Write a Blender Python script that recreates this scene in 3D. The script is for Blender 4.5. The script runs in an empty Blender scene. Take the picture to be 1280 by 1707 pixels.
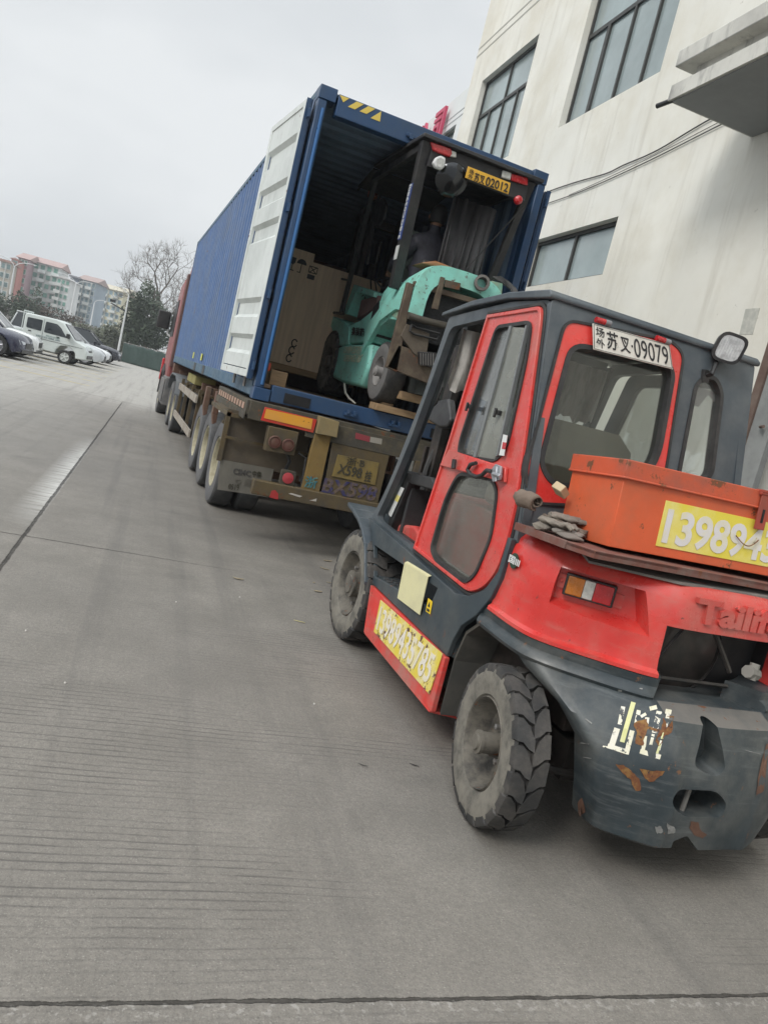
import bpy, bmesh, math, random
from mathutils import Vector, Matrix
R = math.radians
random.seed(7)
scene = bpy.context.scene
COL = scene.collection

# ---------------------------------------------------------------- camera
FPX, IW, IH = 1271.06, 1280.0, 1707.0
CAM = Vector((0.0, 0.0, 1.679))
CROT = Matrix.Rotation(R(-21.0147), 3, 'Z') @ Matrix.Rotation(R(82.1806), 3, 'X') @ Matrix.Rotation(R(14.0016), 3, 'Z')
cd = bpy.data.cameras.new('camera'); cam = bpy.data.objects.new('camera', cd); COL.objects.link(cam)
cam.matrix_world = Matrix.Translation(CAM) @ CROT.to_4x4()
cd.sensor_fit = 'VERTICAL'; cd.sensor_height = 36.0; cd.lens = FPX / IH * 36.0
cd.clip_start = 0.05; cd.clip_end = 3000
scene.camera = cam

# ---------------------------------------------------------------- overcast daylight
SUN_EL, SUN_AZ = R(40), R(-118)          # azimuth measured from +Y towards +X: the sun is high on the left, behind
w = bpy.data.worlds.new('World'); scene.world = w; w.use_nodes = True
nt = w.node_tree; N = nt.nodes; L = nt.links; N.clear()
out = N.new('ShaderNodeOutputWorld'); bg = N.new('ShaderNodeBackground')
sky = N.new('ShaderNodeTexSky'); sky.sky_type = 'NISHITA'; sky.sun_disc = False
sky.sun_elevation = SUN_EL; sky.sun_rotation = SUN_AZ; sky.dust_density = 4.0
hs = N.new('ShaderNodeHueSaturation'); hs.inputs['Saturation'].default_value = 0.25
tc = N.new('ShaderNodeTexCoord'); mp = N.new('ShaderNodeMapping'); mp.inputs['Scale'].default_value = (1.0, 1.0, 2.2)
ns = N.new('ShaderNodeTexNoise'); ns.inputs['Scale'].default_value = 1.3; ns.inputs['Detail'].default_value = 5; ns.inputs['Roughness'].default_value = 0.5
cr = N.new('ShaderNodeValToRGB')
cr.color_ramp.elements[0].position = 0.32; cr.color_ramp.elements[0].color = (5.9, 6.35, 6.75, 1)
cr.color_ramp.elements[1].position = 0.66; cr.color_ramp.elements[1].color = (8.9, 9.2, 9.4, 1)
mx = N.new('ShaderNodeMix'); mx.data_type = 'RGBA'; mx.inputs[0].default_value = 0.9
L.new(sky.outputs[0], hs.inputs['Color']); L.new(tc.outputs['Generated'], mp.inputs[0]); L.new(mp.outputs[0], ns.inputs['Vector'])
L.new(ns.outputs['Fac'], cr.inputs[0]); L.new(hs.outputs[0], mx.inputs[6]); L.new(cr.outputs[0], mx.inputs[7])
sx = N.new('ShaderNodeSeparateXYZ'); L.new(tc.outputs['Generated'], sx.inputs[0])
zr = N.new('ShaderNodeMapRange'); zr.inputs[1].default_value = .45; zr.inputs[2].default_value = 1.0; zr.inputs[3].default_value = 1.0; zr.inputs[4].default_value = 3.0; L.new(sx.outputs[2], zr.inputs[0])
zm = N.new('ShaderNodeVectorMath'); zm.operation = 'SCALE'; L.new(mx.outputs[2], zm.inputs[0]); L.new(zr.outputs[0], zm.inputs['Scale'])      # an overcast sky is brightest overhead
L.new(zm.outputs[0], bg.inputs['Color']); bg.inputs['Strength'].default_value = 0.1; L.new(bg.outputs[0], out.inputs[0])
sd = bpy.data.lights.new('sun', 'SUN'); sd.energy = 1.75; sd.angle = R(20); sd.color = (1.0, 0.97, 0.92)
sun = bpy.data.objects.new('sun', sd); COL.objects.link(sun)
sv = Vector((math.sin(SUN_AZ) * math.cos(SUN_EL), math.cos(SUN_AZ) * math.cos(SUN_EL), math.sin(SUN_EL)))
sun.rotation_euler = sv.to_track_quat('Z', 'Y').to_euler(); sun.location = sv * 30
vs = scene.view_settings
scene.display_settings.display_device = 'sRGB'
vs.view_transform = 'Standard'; vs.look = 'None'; vs.gamma = 1.0; vs.exposure = 0.0; vs.use_curve_mapping = False

# ---------------------------------------------------------------- helpers
def ray(u, v):
    return CROT @ Vector(((u - IW / 2) / FPX, -(v - IH / 2) / FPX, -1.0))
def at(u, v, x=None, y=None, z=None, P=None, Nn=None):
    """point of the photographed surface (a real plane of the scene) seen at a photo pixel"""
    r = ray(u, v)
    if x is not None: t = (x - CAM.x) / r.x
    elif y is not None: t = (y - CAM.y) / r.y
    elif z is not None: t = (z - CAM.z) / r.z
    else: t = (Vector(P) - CAM).dot(Vector(Nn)) / r.dot(Vector(Nn))
    return CAM + r * t

def thing(name, label, cat, loc=(0, 0, 0), group=None, rz=0.0):
    o = bpy.data.objects.new(name, None); COL.objects.link(o); o.location = loc; o.rotation_euler = (0, 0, rz)
    o.empty_display_size = 0.2
    o['label'] = label; o['category'] = cat
    if group: o['group'] = group
    return o
def tag(o, label=None, cat=None, group=None, kind=None):
    if label: o['label'] = label
    if cat: o['category'] = cat
    if group: o['group'] = group
    if kind: o['kind'] = kind
    return o
def kids(o): return [c for c in COL.objects if c.parent is o]
def copy_tree(o, parent=None):
    c = o.copy(); COL.objects.link(c); c.parent = parent
    if parent is not None: c.matrix_parent_inverse = Matrix.Identity(4)
    for ch in kids(o): copy_tree(ch, c)
    return c
def root_of(p):
    while p.parent is not None: p = p.parent
    return p

EACH = {'inner_post_trim', 'skid', 'skid_block', 'cross_member', 'side_box', 'chassis_beam', 'bolster_bracket', 'guard_board', 'guard_post', 'landing_leg', 'fork', 'lock_keeper', 'sill_recess', 'rust_scars',
        'lift_cylinder', 'piston_rod', 'hinge', 'fork_pocket', 'yellow_tag', 'hydraulic_hose', 'chassis_rail', 'mast', 'twist_lock', 'cab_frame', 'lever', 'guard_frame', 'drain', 'batten', 'wall_groove', 'scuff_marks', 'scraped_sticker',
        'visor', 'back_panel', 'brake_hose', 'tray_support', 'wing_mirror', 'grille', 'rear_fairing', 'door_handle', 'pane_latch', 'sliding_pane_bar', 'parapet', 'coping', 'rear_frame', 'front_frame', 'post_tube', 'lock_rod', 'inner_room', 'aerial', 'side_locker', 'shackle', 'eyes_and_mouth', 'fan_guard', 'dash_panel', 'chassis', 'windscreen_rail', 'side_reflectors'}
class M:
    def __init__(s): s.v = []; s.f = []; s.mi = []; s.symx = None
    def add(s, vs, fs, mi=0):
        k = len(s.v); s.v += [Vector(p) for p in vs]
        for f in fs: s.f.append([i + k for i in f]); s.mi.append(mi)
        return s
    def box(s, x0, x1, y0, y1, z0, z1, T=None, mi=0):
        vs = [Vector((x, y, z)) for z in (z0, z1) for y in (y0, y1) for x in (x0, x1)]
        if T is not None: vs = [T @ p for p in vs]
        return s.add(vs, [(0, 2, 3, 1), (4, 5, 7, 6), (0, 1, 5, 4), (2, 6, 7, 3), (0, 4, 6, 2), (1, 3, 7, 5)], mi)
    def hexa(s, a, b, mi=0):
        """a, b: two quads of points -> closed hexahedron"""
        return s.add(list(a) + list(b), [(0, 1, 2, 3), (7, 6, 5, 4), (0, 4, 5, 1), (1, 5, 6, 2), (2, 6, 7, 3), (3, 7, 4, 0)], mi)
    def prism(s, pts, off, mi=0):
        n = len(pts); off = Vector(off); a = [Vector(p) for p in pts]
        return s.add(a + [p + off for p in a], [list(range(n))[::-1], [i + n for i in range(n)]] + [(i, (i + 1) % n, (i + 1) % n + n, i + n) for i in range(n)], mi)
    def quad(s, pts, t=0.004, mi=0):
        a = [Vector(p) for p in pts]; n = (a[1] - a[0]).cross(a[-1] - a[0]).normalized()
        return s.prism(a, n * t, mi)
    def tube(s, path, r, seg=8, mi=0, cap=True):
        P = [Vector(p) for p in path]; n = len(P)
        rr = r if isinstance(r, (list, tuple)) else [r] * n
        rings = []; up = None
        for i in range(n):
            d = (P[min(i + 1, n - 1)] - P[max(i - 1, 0)])
            if d.length < 1e-9: d = Vector((0, 0, 1))
            d.normalize()
            if up is None:
                up = Vector((0, 0, 1)) if abs(d.z) < 0.9 else Vector((1, 0, 0))
            a = d.cross(up)
            if a.length < 1e-6: a = d.orthogonal()
            a.normalize(); b = a.cross(d).normalized(); up = b
            rings.append([P[i] + (a * math.cos(2 * math.pi * k / seg) + b * math.sin(2 * math.pi * k / seg)) * rr[i] for k in range(seg)])
        vs = [p for g in rings for p in g]; fs = []
        for i in range(n - 1):
            for k in range(seg):
                fs.append((i * seg + k, i * seg + (k + 1) % seg, (i + 1) * seg + (k + 1) % seg, (i + 1) * seg + k))
        if cap: fs.append(list(range(seg))[::-1]); fs.append([(n - 1) * seg + k for k in range(seg)])
        return s.add(vs, fs, mi)
    def lathe(s, prof, c, ax=(1, 0, 0), seg=32, mi=0):
        """prof: list of (radius, height along axis); open ends are closed when radius is 0"""
        c = Vector(c); A = Vector(ax).normalized(); B = A.orthogonal().normalized(); Cc = A.cross(B)
        vs = []; fs = []
        for (r, h) in prof:
            for k in range(seg):
                t = 2 * math.pi * k / seg
                vs.append(c + A * h + (B * math.cos(t) + Cc * math.sin(t)) * max(r, 1e-4))
        for i in range(len(prof) - 1):
            for k in range(seg):
                fs.append((i * seg + k, (i + 1) * seg + k, (i + 1) * seg + (k + 1) % seg, i * seg + (k + 1) % seg))
        return s.add(vs, fs, mi)
    def loft(s, rings, cap=True, mi=0):
        n = len(rings[0]); vs = [Vector(p) for g in rings for p in g]; fs = []
        for i in range(len(rings) - 1):
            for k in range(n):
                fs.append((i * n + k, i * n + (k + 1) % n, (i + 1) * n + (k + 1) % n, (i + 1) * n + k))
        if cap: fs.append(list(range(n))[::-1]); fs.append([(len(rings) - 1) * n + k for k in range(n)])
        return s.add(vs, fs, mi)
    def mirror(s, xc):
        k = len(s.v); nf = len(s.f)
        s.v += [Vector((2 * xc - p.x, p.y, p.z)) for p in s.v]
        for i in range(nf): s.f.append([j + k for j in s.f[i]][::-1]); s.mi.append(s.mi[i])
        return s
    def groups(s):
        n = len(s.v); par = list(range(n))
        def fi(a):
            while par[a] != a: par[a] = par[par[a]]; a = par[a]
            return a
        for f in s.f:
            for i in f[1:]: par[fi(i)] = fi(f[0])
        comp = {}
        for i, f in enumerate(s.f): comp.setdefault(fi(f[0]), []).append(i)
        bx = []
        for fs in comp.values():
            vs = [s.v[j] for i in fs for j in s.f[i]]; bx.append([fs, Vector([min(v[k] for v in vs) for k in range(3)]), Vector([max(v[k] for v in vs) for k in range(3)])])
        again = True
        while again:
            again = False
            for i in range(len(bx)):
                for j in range(i + 1, len(bx)):
                    if all(bx[i][1][k] < bx[j][2][k] + .012 and bx[j][1][k] < bx[i][2][k] + .012 for k in range(3)):
                        bx[i] = [bx[i][0] + bx[j][0], Vector(map(min, bx[i][1], bx[j][1])), Vector(map(max, bx[i][2], bx[j][2]))]; del bx[j]; again = True; break
                if again: break
        if len(bx) == 1: return [s]
        o = []
        for fs, _, _ in bx:
            k = M(); mp = {}
            for i in sorted(fs):
                for j in s.f[i]:
                    if j not in mp: mp[j] = len(k.v); k.v.append(Vector(s.v[j]))
                k.f.append([mp[j] for j in s.f[i]]); k.mi.append(s.mi[i])
            o.append(k)
        return o
    def sym(s, xc): s.symx = xc; return s        # built twice: this piece and its mirror image
    def flipx(s, xc):
        s.v = [Vector((2 * xc - p.x, p.y, p.z)) for p in s.v]; s.f = [f[::-1] for f in s.f]; return s
    def xf(s, T): s.v = [T @ p for p in s.v]; return s
    def build(s, name, m, parent=None, bev=0, smooth=None, local=False, label=None, seg=2, fix=True):
        if s.symx is not None:
            k = M(); k.v = [Vector(p) for p in s.v]; k.f = [list(f) for f in s.f]; k.mi = list(s.mi); k.flipx(s.symx); s.symx = None
            first = s.build(name, m, parent, bev, smooth, local, label, seg, fix); k.build(name, m, parent, bev, smooth, local, None, seg, fix); return first
        if name in EACH:
            gs = s.groups()
            if len(gs) > 1: return [g.build(name, m, parent, bev, smooth, local, label if i == 0 else None, seg, fix) for i, g in enumerate(gs)][0]
        me = bpy.data.meshes.new(name)
        off = Vector((0, 0, 0))
        if parent is not None and not local: off = root_of(parent).location
        me.from_pydata([p - off for p in s.v], [], s.f)
        if fix:
            bm = bmesh.new(); bm.from_mesh(me); bmesh.ops.recalc_face_normals(bm, faces=bm.faces); bm.to_mesh(me); bm.free()
        for q in (m if isinstance(m, (list, tuple)) else [m]): me.materials.append(q)
        me.polygons.foreach_set('material_index', s.mi)
        if smooth is not None:
            me.polygons.foreach_set('use_smooth', [True] * len(me.polygons)); me.set_sharp_from_angle(angle=R(smooth))
        o = bpy.data.objects.new(name, me); COL.objects.link(o)
        if parent is not None: o.parent = parent
        if bev:
            b = o.modifiers.new('bevel', 'BEVEL'); b.width = bev; b.segments = seg; b.limit_method = 'ANGLE'; b.angle_limit = R(35)
            if smooth is None: me.polygons.foreach_set('use_smooth', [True] * len(me.polygons)); me.set_sharp_from_angle(angle=R(30)); b.harden_normals = False
        if label: o['label'] = label
        return o

def rnd(pts, r, n=5):
    """round the corners of a 2-D outline"""
    o = []; k = len(pts)
    for i in range(k):
        p = Vector(pts[i]).to_2d() if len(pts[i]) > 2 else Vector(pts[i]); a = Vector(pts[i - 1][:2]); b = Vector(pts[(i + 1) % k][:2])
        rr = r[i] if isinstance(r, (list, tuple)) else r
        if rr <= 0: o.append(p); continue
        da = a - p; db = b - p; q = min(rr, da.length * .49, db.length * .49)
        s = p + da.normalized() * q; e = p + db.normalized() * q
        for j in range(n + 1):
            t = j / n; o.append(s * (1 - t) ** 2 + p * 2 * t * (1 - t) + e * t * t)
    return o
def PX(x): return Matrix(((0, 0, 1, x), (1, 0, 0, 0), (0, 1, 0, 0), (0, 0, 0, 1)))        # 2-D (y,z) on the plane x
def PY(y): return Matrix(((1, 0, 0, 0), (0, 0, -1, y), (0, 1, 0, 0), (0, 0, 0, 1)))       # 2-D (x,z) on the plane y
def plate(name, outer, holes, T, t, m, parent, bev=0, smooth=None, label=None, local=False):
    """flat sheet with holes, thickness t centred on the plane"""
    cu = bpy.data.curves.new(name, 'CURVE'); cu.dimensions = '2D'; cu.fill_mode = 'BOTH'; cu.extrude = t / 2
    for pts in [outer] + list(holes):
        sp = cu.splines.new('POLY'); sp.points.add(len(pts) - 1); sp.use_cyclic_u = True
        for i, p in enumerate(pts): sp.points[i].co = (p[0], p[1], 0, 1)
    tmp = bpy.data.objects.new('tmp', cu); me = bpy.data.meshes.new_from_object(tmp)
    q = M(); q.v = [T @ v.co for v in me.vertices]; q.f = [list(p.vertices) for p in me.polygons]; q.mi = [0] * len(q.f)
    bm = bmesh.new(); bm.from_mesh(me); bmesh.ops.remove_doubles(bm, verts=bm.verts, dist=1e-5)
    if bev: bmesh.ops.dissolve_limit(bm, angle_limit=.01, verts=bm.verts, edges=bm.edges)
    q.v = [T @ v.co for v in bm.verts]; q.f = [[v.index for v in f.verts] for f in bm.faces]; q.mi = [0] * len(q.f); bm.free()
    bpy.data.objects.remove(tmp); bpy.data.curves.remove(cu); bpy.data.meshes.remove(me)
    return q.build(name, m, parent, bev=bev, smooth=smooth, label=label, local=local)
def text(name, s, quad, m, parent, t=0.003, bold=0.0, local=False, label=None, space=1.0, gap=0.001):
    """lettering fitted between four corners bl, br, tr, tl"""
    cu = bpy.data.curves.new(name, 'FONT'); cu.body = s; cu.extrude = 0.5; cu.offset = bold; cu.resolution_u = 4; cu.space_character = space
    tmp = bpy.data.objects.new('tmp', cu); me = bpy.data.meshes.new_from_object(tmp)
    xs = [v.co.x for v in me.vertices]; ys = [v.co.y for v in me.vertices]
    x0, x1, y0, y1 = min(xs), max(xs), min(ys), max(ys)
    bl, br, tr, tl = [Vector(p) for p in quad]; n = (br - bl).cross(tl - bl).normalized()
    q = M()
    bm = bmesh.new(); bm.from_mesh(me); bmesh.ops.remove_doubles(bm, verts=bm.verts, dist=1e-5); bm.verts.ensure_lookup_table()
    for v in bm.verts:
        a = (v.co.x - x0) / (x1 - x0); b = (v.co.y - y0) / (y1 - y0)
        p = bl * (1 - a) * (1 - b) + br * a * (1 - b) + tr * a * b + tl * (1 - a) * b
        q.v.append(p + n * (t * (v.co.z + 0.5) + gap))
    q.f = [[v.index for v in f.verts] for f in bm.faces]; q.mi = [0] * len(q.f); bm.free()
    bpy.data.objects.remove(tmp); bpy.data.curves.remove(cu); bpy.data.meshes.remove(me)
    return q.build(name, m, parent, local=local, label=label)
def cut(o, cutters):
    for c in cutters:
        b = o.modifiers.new('cut', 'BOOLEAN'); b.operation = 'DIFFERENCE'; b.solver = 'EXACT'; b.object = c
    bpy.context.view_layer.update()
    dg = bpy.context.evaluated_depsgraph_get(); me = bpy.data.meshes.new_from_object(o.evaluated_get(dg))
    o.modifiers.clear(); o.data = me
    me.polygons.foreach_set('use_smooth', [True] * len(me.polygons)); me.set_sharp_from_angle(angle=R(35))
    for c in cutters: bpy.data.objects.remove(c)

# ---------------------------------------------------------------- materials
def mat(name, col, rough=.5, metal=0.0, var=0.0, vscale=3.0, dirt=None, dscale=2.5, damt=.5, rust=0.0, rscale=6.0, bump=0.0, bscale=60.0, streak=None, spec=None, emit=None, coat=0, smear=(1, 1, 1), rcol=(.16, .06, .025)):
    m = bpy.data.materials.new(name); m.use_nodes = True; nt = m.node_tree; N = nt.nodes; L = nt.links
    b = N['Principled BSDF']; b.inputs['Roughness'].default_value = rough; b.inputs['Metallic'].default_value = metal
    if spec is not None: b.inputs['Specular IOR Level'].default_value = spec
    if coat: b.inputs['Coat Weight'].default_value = coat; b.inputs['Coat Roughness'].default_value = .15
    tc = N.new('ShaderNodeTexCoord'); src = tc.outputs['Object']
    mp = N.new('ShaderNodeMapping'); mp.inputs['Scale'].default_value = smear; L.new(src, mp.inputs[0])
    rgb = N.new('ShaderNodeRGB'); rgb.outputs[0].default_value = (*col, 1); cur = rgb.outputs[0]
    def noise(sc, det=6, ro=.6, vec=None, seed=0.0):
        n = N.new('ShaderNodeTexNoise'); n.inputs['Scale'].default_value = sc; n.inputs['Detail'].default_value = det; n.inputs['Roughness'].default_value = ro
        if vec is None:
            o = N.new('ShaderNodeVectorMath'); o.operation = 'ADD'; o.inputs[1].default_value = (seed, seed * 1.7, -seed); L.new(mp.outputs[0], o.inputs[0]); vec = o.outputs[0]
        L.new(vec, n.inputs['Vector']); return n.outputs['Fac']
    def ramp(f, a, b_, va=0.0, vb=1.0):
        r = N.new('ShaderNodeMapRange'); r.inputs[1].default_value = a; r.inputs[2].default_value = b_; r.inputs[3].default_value = va; r.inputs[4].default_value = vb; r.interpolation_type = 'SMOOTHSTEP'
        L.new(f, r.inputs[0]); return r.outputs[0]
    def mixc(f, a, c2):
        x = N.new('ShaderNodeMix'); x.data_type = 'RGBA'; L.new(f, x.inputs[0]); L.new(a, x.inputs[6])
        if isinstance(c2, tuple): x.inputs[7].default_value = (*c2, 1)
        else: L.new(c2, x.inputs[7])
        return x.outputs[2]
    if var:
        f = ramp(noise(vscale, 5, .6, seed=3.1), .25, .75, 1 - var, 1 + var)
        x = N.new('ShaderNodeVectorMath'); x.operation = 'SCALE'; L.new(cur, x.inputs[0]); L.new(f, x.inputs['Scale']); cur = x.outputs[0]
    if dirt is not None:
        f = ramp(noise(dscale, 8, .68, seed=11.0), .38, .72, 0, damt); cur = mixc(f, cur, dirt)
    if streak is not None:
        sc, scol, samt, stretch = streak
        m2 = N.new('ShaderNodeMapping'); m2.inputs['Scale'].default_value = stretch; L.new(src, m2.inputs[0])
        f = ramp(noise(sc, 6, .7, vec=m2.outputs[0]), .5, .75, 0, samt); cur = mixc(f, cur, scol)
    rf = None
    if rust:
        f = ramp(noise(rscale, 10, .72, seed=23.0), .66 - rust * .25, .69 - rust * .25); cur = mixc(f, cur, rcol); rf = f
    L.new(cur, b.inputs['Base Color'])
    rr = ramp(noise(vscale * 2.3 + 3, 6, .6, seed=5.0), .3, .7, max(rough - .08, .02), min(rough + .12, 1)); L.new(rr, b.inputs['Roughness'])
    if bump:
        bp = N.new('ShaderNodeBump'); bp.inputs['Strength'].default_value = bump; bp.inputs['Distance'].default_value = .01
        L.new(noise(bscale, 5, .6, seed=1.0), bp.inputs['Height']); L.new(bp.outputs[0], b.inputs['Normal'])
    if emit: b.inputs['Emission Color'].default_value = (*emit[0], 1); b.inputs['Emission Strength'].default_value = emit[1]
    return m
def glass(name, tint=(.8, .85, .84), refl=.12, dirty=0.0, dcol=(.5, .5, .45)):
    m = bpy.data.materials.new(name); m.use_nodes = True; nt = m.node_tree; N = nt.nodes; L = nt.links; N.clear()
    o = N.new('ShaderNodeOutputMaterial'); tr = N.new('ShaderNodeBsdfTransparent'); tr.inputs[0].default_value = (*tint, 1)
    gl = N.new('ShaderNodeBsdfGlossy'); gl.inputs['Roughness'].default_value = .04
    fr = N.new('ShaderNodeLayerWeight'); fr.inputs[0].default_value = .25
    ad = N.new('ShaderNodeMath'); ad.operation = 'MULTIPLY_ADD'; ad.inputs[1].default_value = .5; ad.inputs[2].default_value = refl
    mx = N.new('ShaderNodeMixShader'); L.new(fr.outputs['Fresnel'], ad.inputs[0]); L.new(ad.outputs[0], mx.inputs[0]); L.new(tr.outputs[0], mx.inputs[1]); L.new(gl.outputs[0], mx.inputs[2])
    last = mx.outputs[0]
    if dirty:
        df = N.new('ShaderNodeBsdfDiffuse'); df.inputs[0].default_value = (*dcol, 1)
        tc = N.new('ShaderNodeTexCoord'); n = N.new('ShaderNodeTexNoise'); n.inputs['Scale'].default_value = 5; n.inputs['Detail'].default_value = 8; L.new(tc.outputs['Object'], n.inputs['Vector'])
        r = N.new('ShaderNodeMapRange'); r.inputs[1].default_value = .3; r.inputs[2].default_value = .75; r.inputs[3].default_value = dirty * .45; r.inputs[4].default_value = min(1, dirty * 1.3); L.new(n.outputs['Fac'], r.inputs[0])
        m2 = N.new('ShaderNodeMixShader'); L.new(r.outputs[0], m2.inputs[0]); L.new(last, m2.inputs[1]); L.new(df.outputs[0], m2.inputs[2]); last = m2.outputs[0]
    L.new(last, o.inputs[0]); return m

DUST = (.30, .27, .22)
red = mat('red_paint', (.62, .038, .032), .30, dirt=(.40, .20, .16), dscale=2.6, damt=.5, var=.16, rust=.03, rscale=22, rcol=(.10, .04, .03), bump=.04, bscale=8, spec=.5, streak=(5, (.48, .16, .13), .4, (1.2, 1.2, 5)), coat=.25)
red_dusty = mat('dusty_red_paint', (.60, .042, .033), .45, dirt=(.33, .24, .20), dscale=3.0, damt=.75, var=.15, rust=.12, rscale=14, streak=(6, (.4, .22, .18), .5, (1, 1, 5)), bump=.05, bscale=10)
dgrey = mat('dark_slate_paint', (.035, .05, .06), .42, dirt=(.12, .12, .11), dscale=2.2, damt=.5, var=.15, rust=.1, rscale=9, bump=.05, bscale=9)
slate = mat('slate_blue_paint', (.050, .064, .076), .42, dirt=(.16, .17, .17), dscale=2.0, damt=.5, var=.15, rust=.05, bump=.05, bscale=9)
cw_m = mat('scraped_slate_cast_iron', (.030, .041, .047), .42, dirt=(.13, .13, .12), dscale=3.6, damt=.65, var=.3, rust=.10, rscale=15, streak=(4.5, (.12, .13, .13), .75, (.8, .8, 7)), bump=.12, bscale=25, rcol=(.17, .085, .045), smear=(1, 1, .8))
lipm = mat('dusty_iron_lip', (.16, .15, .135), .7, dirt=(.07, .08, .085), dscale=5, damt=.6, rust=.2, rscale=12)
black = mat('black_plastic', (.015, .015, .016), .45, dirt=(.08, .075, .07), dscale=4, damt=.4)
rubber = mat('black_rubber', (.02, .02, .021), .6, dirt=(.1, .095, .085), dscale=5, damt=.4)
void = mat('unlit_void', (.008, .008, .009), .7)  # near-black colour standing for the unlit inside of openings and slots
mast_m = mat('greasy_black_steel', (.016, .015, .014), .4, dirt=(.08, .06, .05), dscale=6, damt=.6)
chrome = mat('chrome_rod', (.6, .6, .6), .18, 1.0)
steel = mat('worn_steel', (.32, .31, .3), .45, .7, dirt=(.15, .12, .1), dscale=9, damt=.7)
tyre_m = mat('dusty_tyre_rubber', (.028, .028, .028), .7, dirt=(.13, .115, .10), dscale=5, damt=.6, bump=.25, bscale=40)
tyre_side = mat('dusty_tyre_sidewall', (.20, .185, .155), .85, dirt=(.06, .058, .052), dscale=9, damt=.85, bump=.2, bscale=30)
rim_m = mat('dirty_wheel_rim', (.16, .145, .12), .7, .2, dirt=(.03, .029, .028), dscale=9, damt=.9, rust=.15, rscale=14, bump=.1)
orange = mat('orange_chest_paint', (.62, .10, .03), .5, dirt=(.35, .12, .06), dscale=3, damt=.5, var=.12, rust=.16, rscale=9, bump=.05, bscale=14)
traym = mat('rusty_red_steel', (.16, .055, .04), .75, dirt=(.17, .13, .11), dscale=8, damt=.8, rust=.3, rscale=12, bump=.2, bscale=50)
yellow = mat('yellow_board_paint', (.72, .60, .06), .5, dirt=(.75, .68, .35), dscale=5, damt=.7, rust=.05, rscale=12)
yellow_p = mat('peeling_yellow_paint', (.70, .56, .07), .55, dirt=(.75, .7, .5), dscale=9, damt=.8, rust=.42, rscale=11, rcol=(.12, .06, .05))
cream = mat('cream_sticker', (.66, .62, .36), .55, dirt=(.5, .47, .3), dscale=6, damt=.6)
paintw = mat('white_lettering', (.72, .68, .62), .6, dirt=(.72, .62, .3), dscale=14, damt=.6)
paintp = mat('peeling_white_lettering', (.74, .71, .62), .6, dirt=(.7, .66, .4), dscale=14, damt=.6, rust=.42, rscale=26, rcol=(.04, .052, .06))
white = mat('white_paint', (.68, .69, .68), .45, dirt=(.4, .39, .36), dscale=3, damt=.25)
plate_w = mat('white_number_plate', (.66, .64, .58), .5, dirt=(.3, .27, .22), dscale=8, damt=.45, rust=.08, rscale=14)
plate_y = mat('yellow_number_plate', (.75, .42, .04), .5, dirt=(.5, .28, .05), dscale=8, damt=.4)
ink = mat('black_ink', (.018, .018, .02), .6)
redl = mat('red_lens', (.45, .015, .02), .2, spec=.8, var=.2, vscale=20)
ambl = mat('amber_lens', (.42, .13, .01), .25, spec=.8, var=.25, vscale=20)
whl = mat('clear_lens', (.5, .5, .46), .25, spec=.8, var=.25, vscale=25)
lampglass = mat('lamp_glass', (.55, .56, .55), .12, .4, var=.3, vscale=30)
blue_in = mat('container_blue_frame', (.018, .058, .14), .42, dirt=(.05, .07, .09), dscale=2, damt=.45, rust=.08, rscale=7)
blue_rail = mat('container_blue_grey_rail', (.045, .11, .18), .5, dirt=(.1, .13, .14), dscale=2, damt=.5, rust=.05)
blue_side = mat('container_blue_side', (.062, .125, .27), .5, dirt=(.12, .15, .20), dscale=1.2, damt=.6, var=.12, rust=.03, rscale=5, streak=(5, (.13, .15, .18), .5, (2, 2, .3)))
navy = mat('container_inner_wall', (.22, .29, .40), .65, dirt=(.05, .05, .05), dscale=2, damt=.5)
floorw = mat('container_floor_boards', (.22, .15, .10), .7, var=.3)
doorw = mat('white_door_lining', (.62, .65, .63), .5, dirt=(.42, .45, .43), dscale=1.6, damt=.6, streak=(4, (.3, .3, .28), .35, (3, 3, .4)), rust=.02)
mud = mat('muddy_yellow_brown_steel', (.10, .072, .032), .75, dirt=(.06, .052, .042), dscale=3.5, damt=.85, rust=.2, rscale=8, bump=.15, bscale=40, rcol=(.11, .05, .02))
mudg = mat('muddy_grey_steel', (.055, .050, .040), .8, dirt=(.13, .105, .06), dscale=5, damt=.7, rust=.2, rscale=6, bump=.15, bscale=40)
flapm = mat('dusty_rubber_flap', (.16, .15, .125), .85, dirt=(.09, .085, .075), dscale=3, damt=.6, smear=(1, 1, .5))
chas = mat('rusty_brown_chassis', (.12, .06, .04), .75, dirt=(.16, .12, .08), dscale=3, damt=.7, rust=.2)
truckred = mat('shaded_truck_red', (.24, .045, .045), .4, dirt=(.3, .2, .18), dscale=2, damt=.5)  # red made darker to carry the shading on the cab
teal = mat('teal_paint', (.27, .68, .58), .45, dirt=(.22, .34, .27), dscale=3.5, damt=.6, var=.12, rust=.26, rscale=13, bump=.05, rcol=(.13, .11, .09))
teal_p = mat('peeled_teal_paint', (.35, .33, .24), .6, dirt=(.10, .4, .3), dscale=5, damt=.8, rust=.3, rscale=9)
brownst = mat('brown_bare_steel', (.075, .052, .036), .7, dirt=(.15, .12, .08), dscale=7, damt=.8, rust=.25, rscale=8, bump=.1)
carton = mat('plywood_crate', (.64, .49, .34), .7, var=.12, vscale=2, smear=(9, 1, .6), dirt=(.42, .3, .19), damt=.35)
carton_d = mat('dark_brown_crate', (.075, .035, .025), .8, var=.2)
woodm = mat('raw_timber', (.3, .2, .11), .75, var=.25, vscale=4, smear=(1, 6, 6))
glass_c = glass('cab_glass', (.84, .87, .85), .035, .04, (.35, .35, .32))
glass_l = glass('dusty_door_glass', (.88, .9, .88), .03, .12, (.34, .33, .29))
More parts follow.
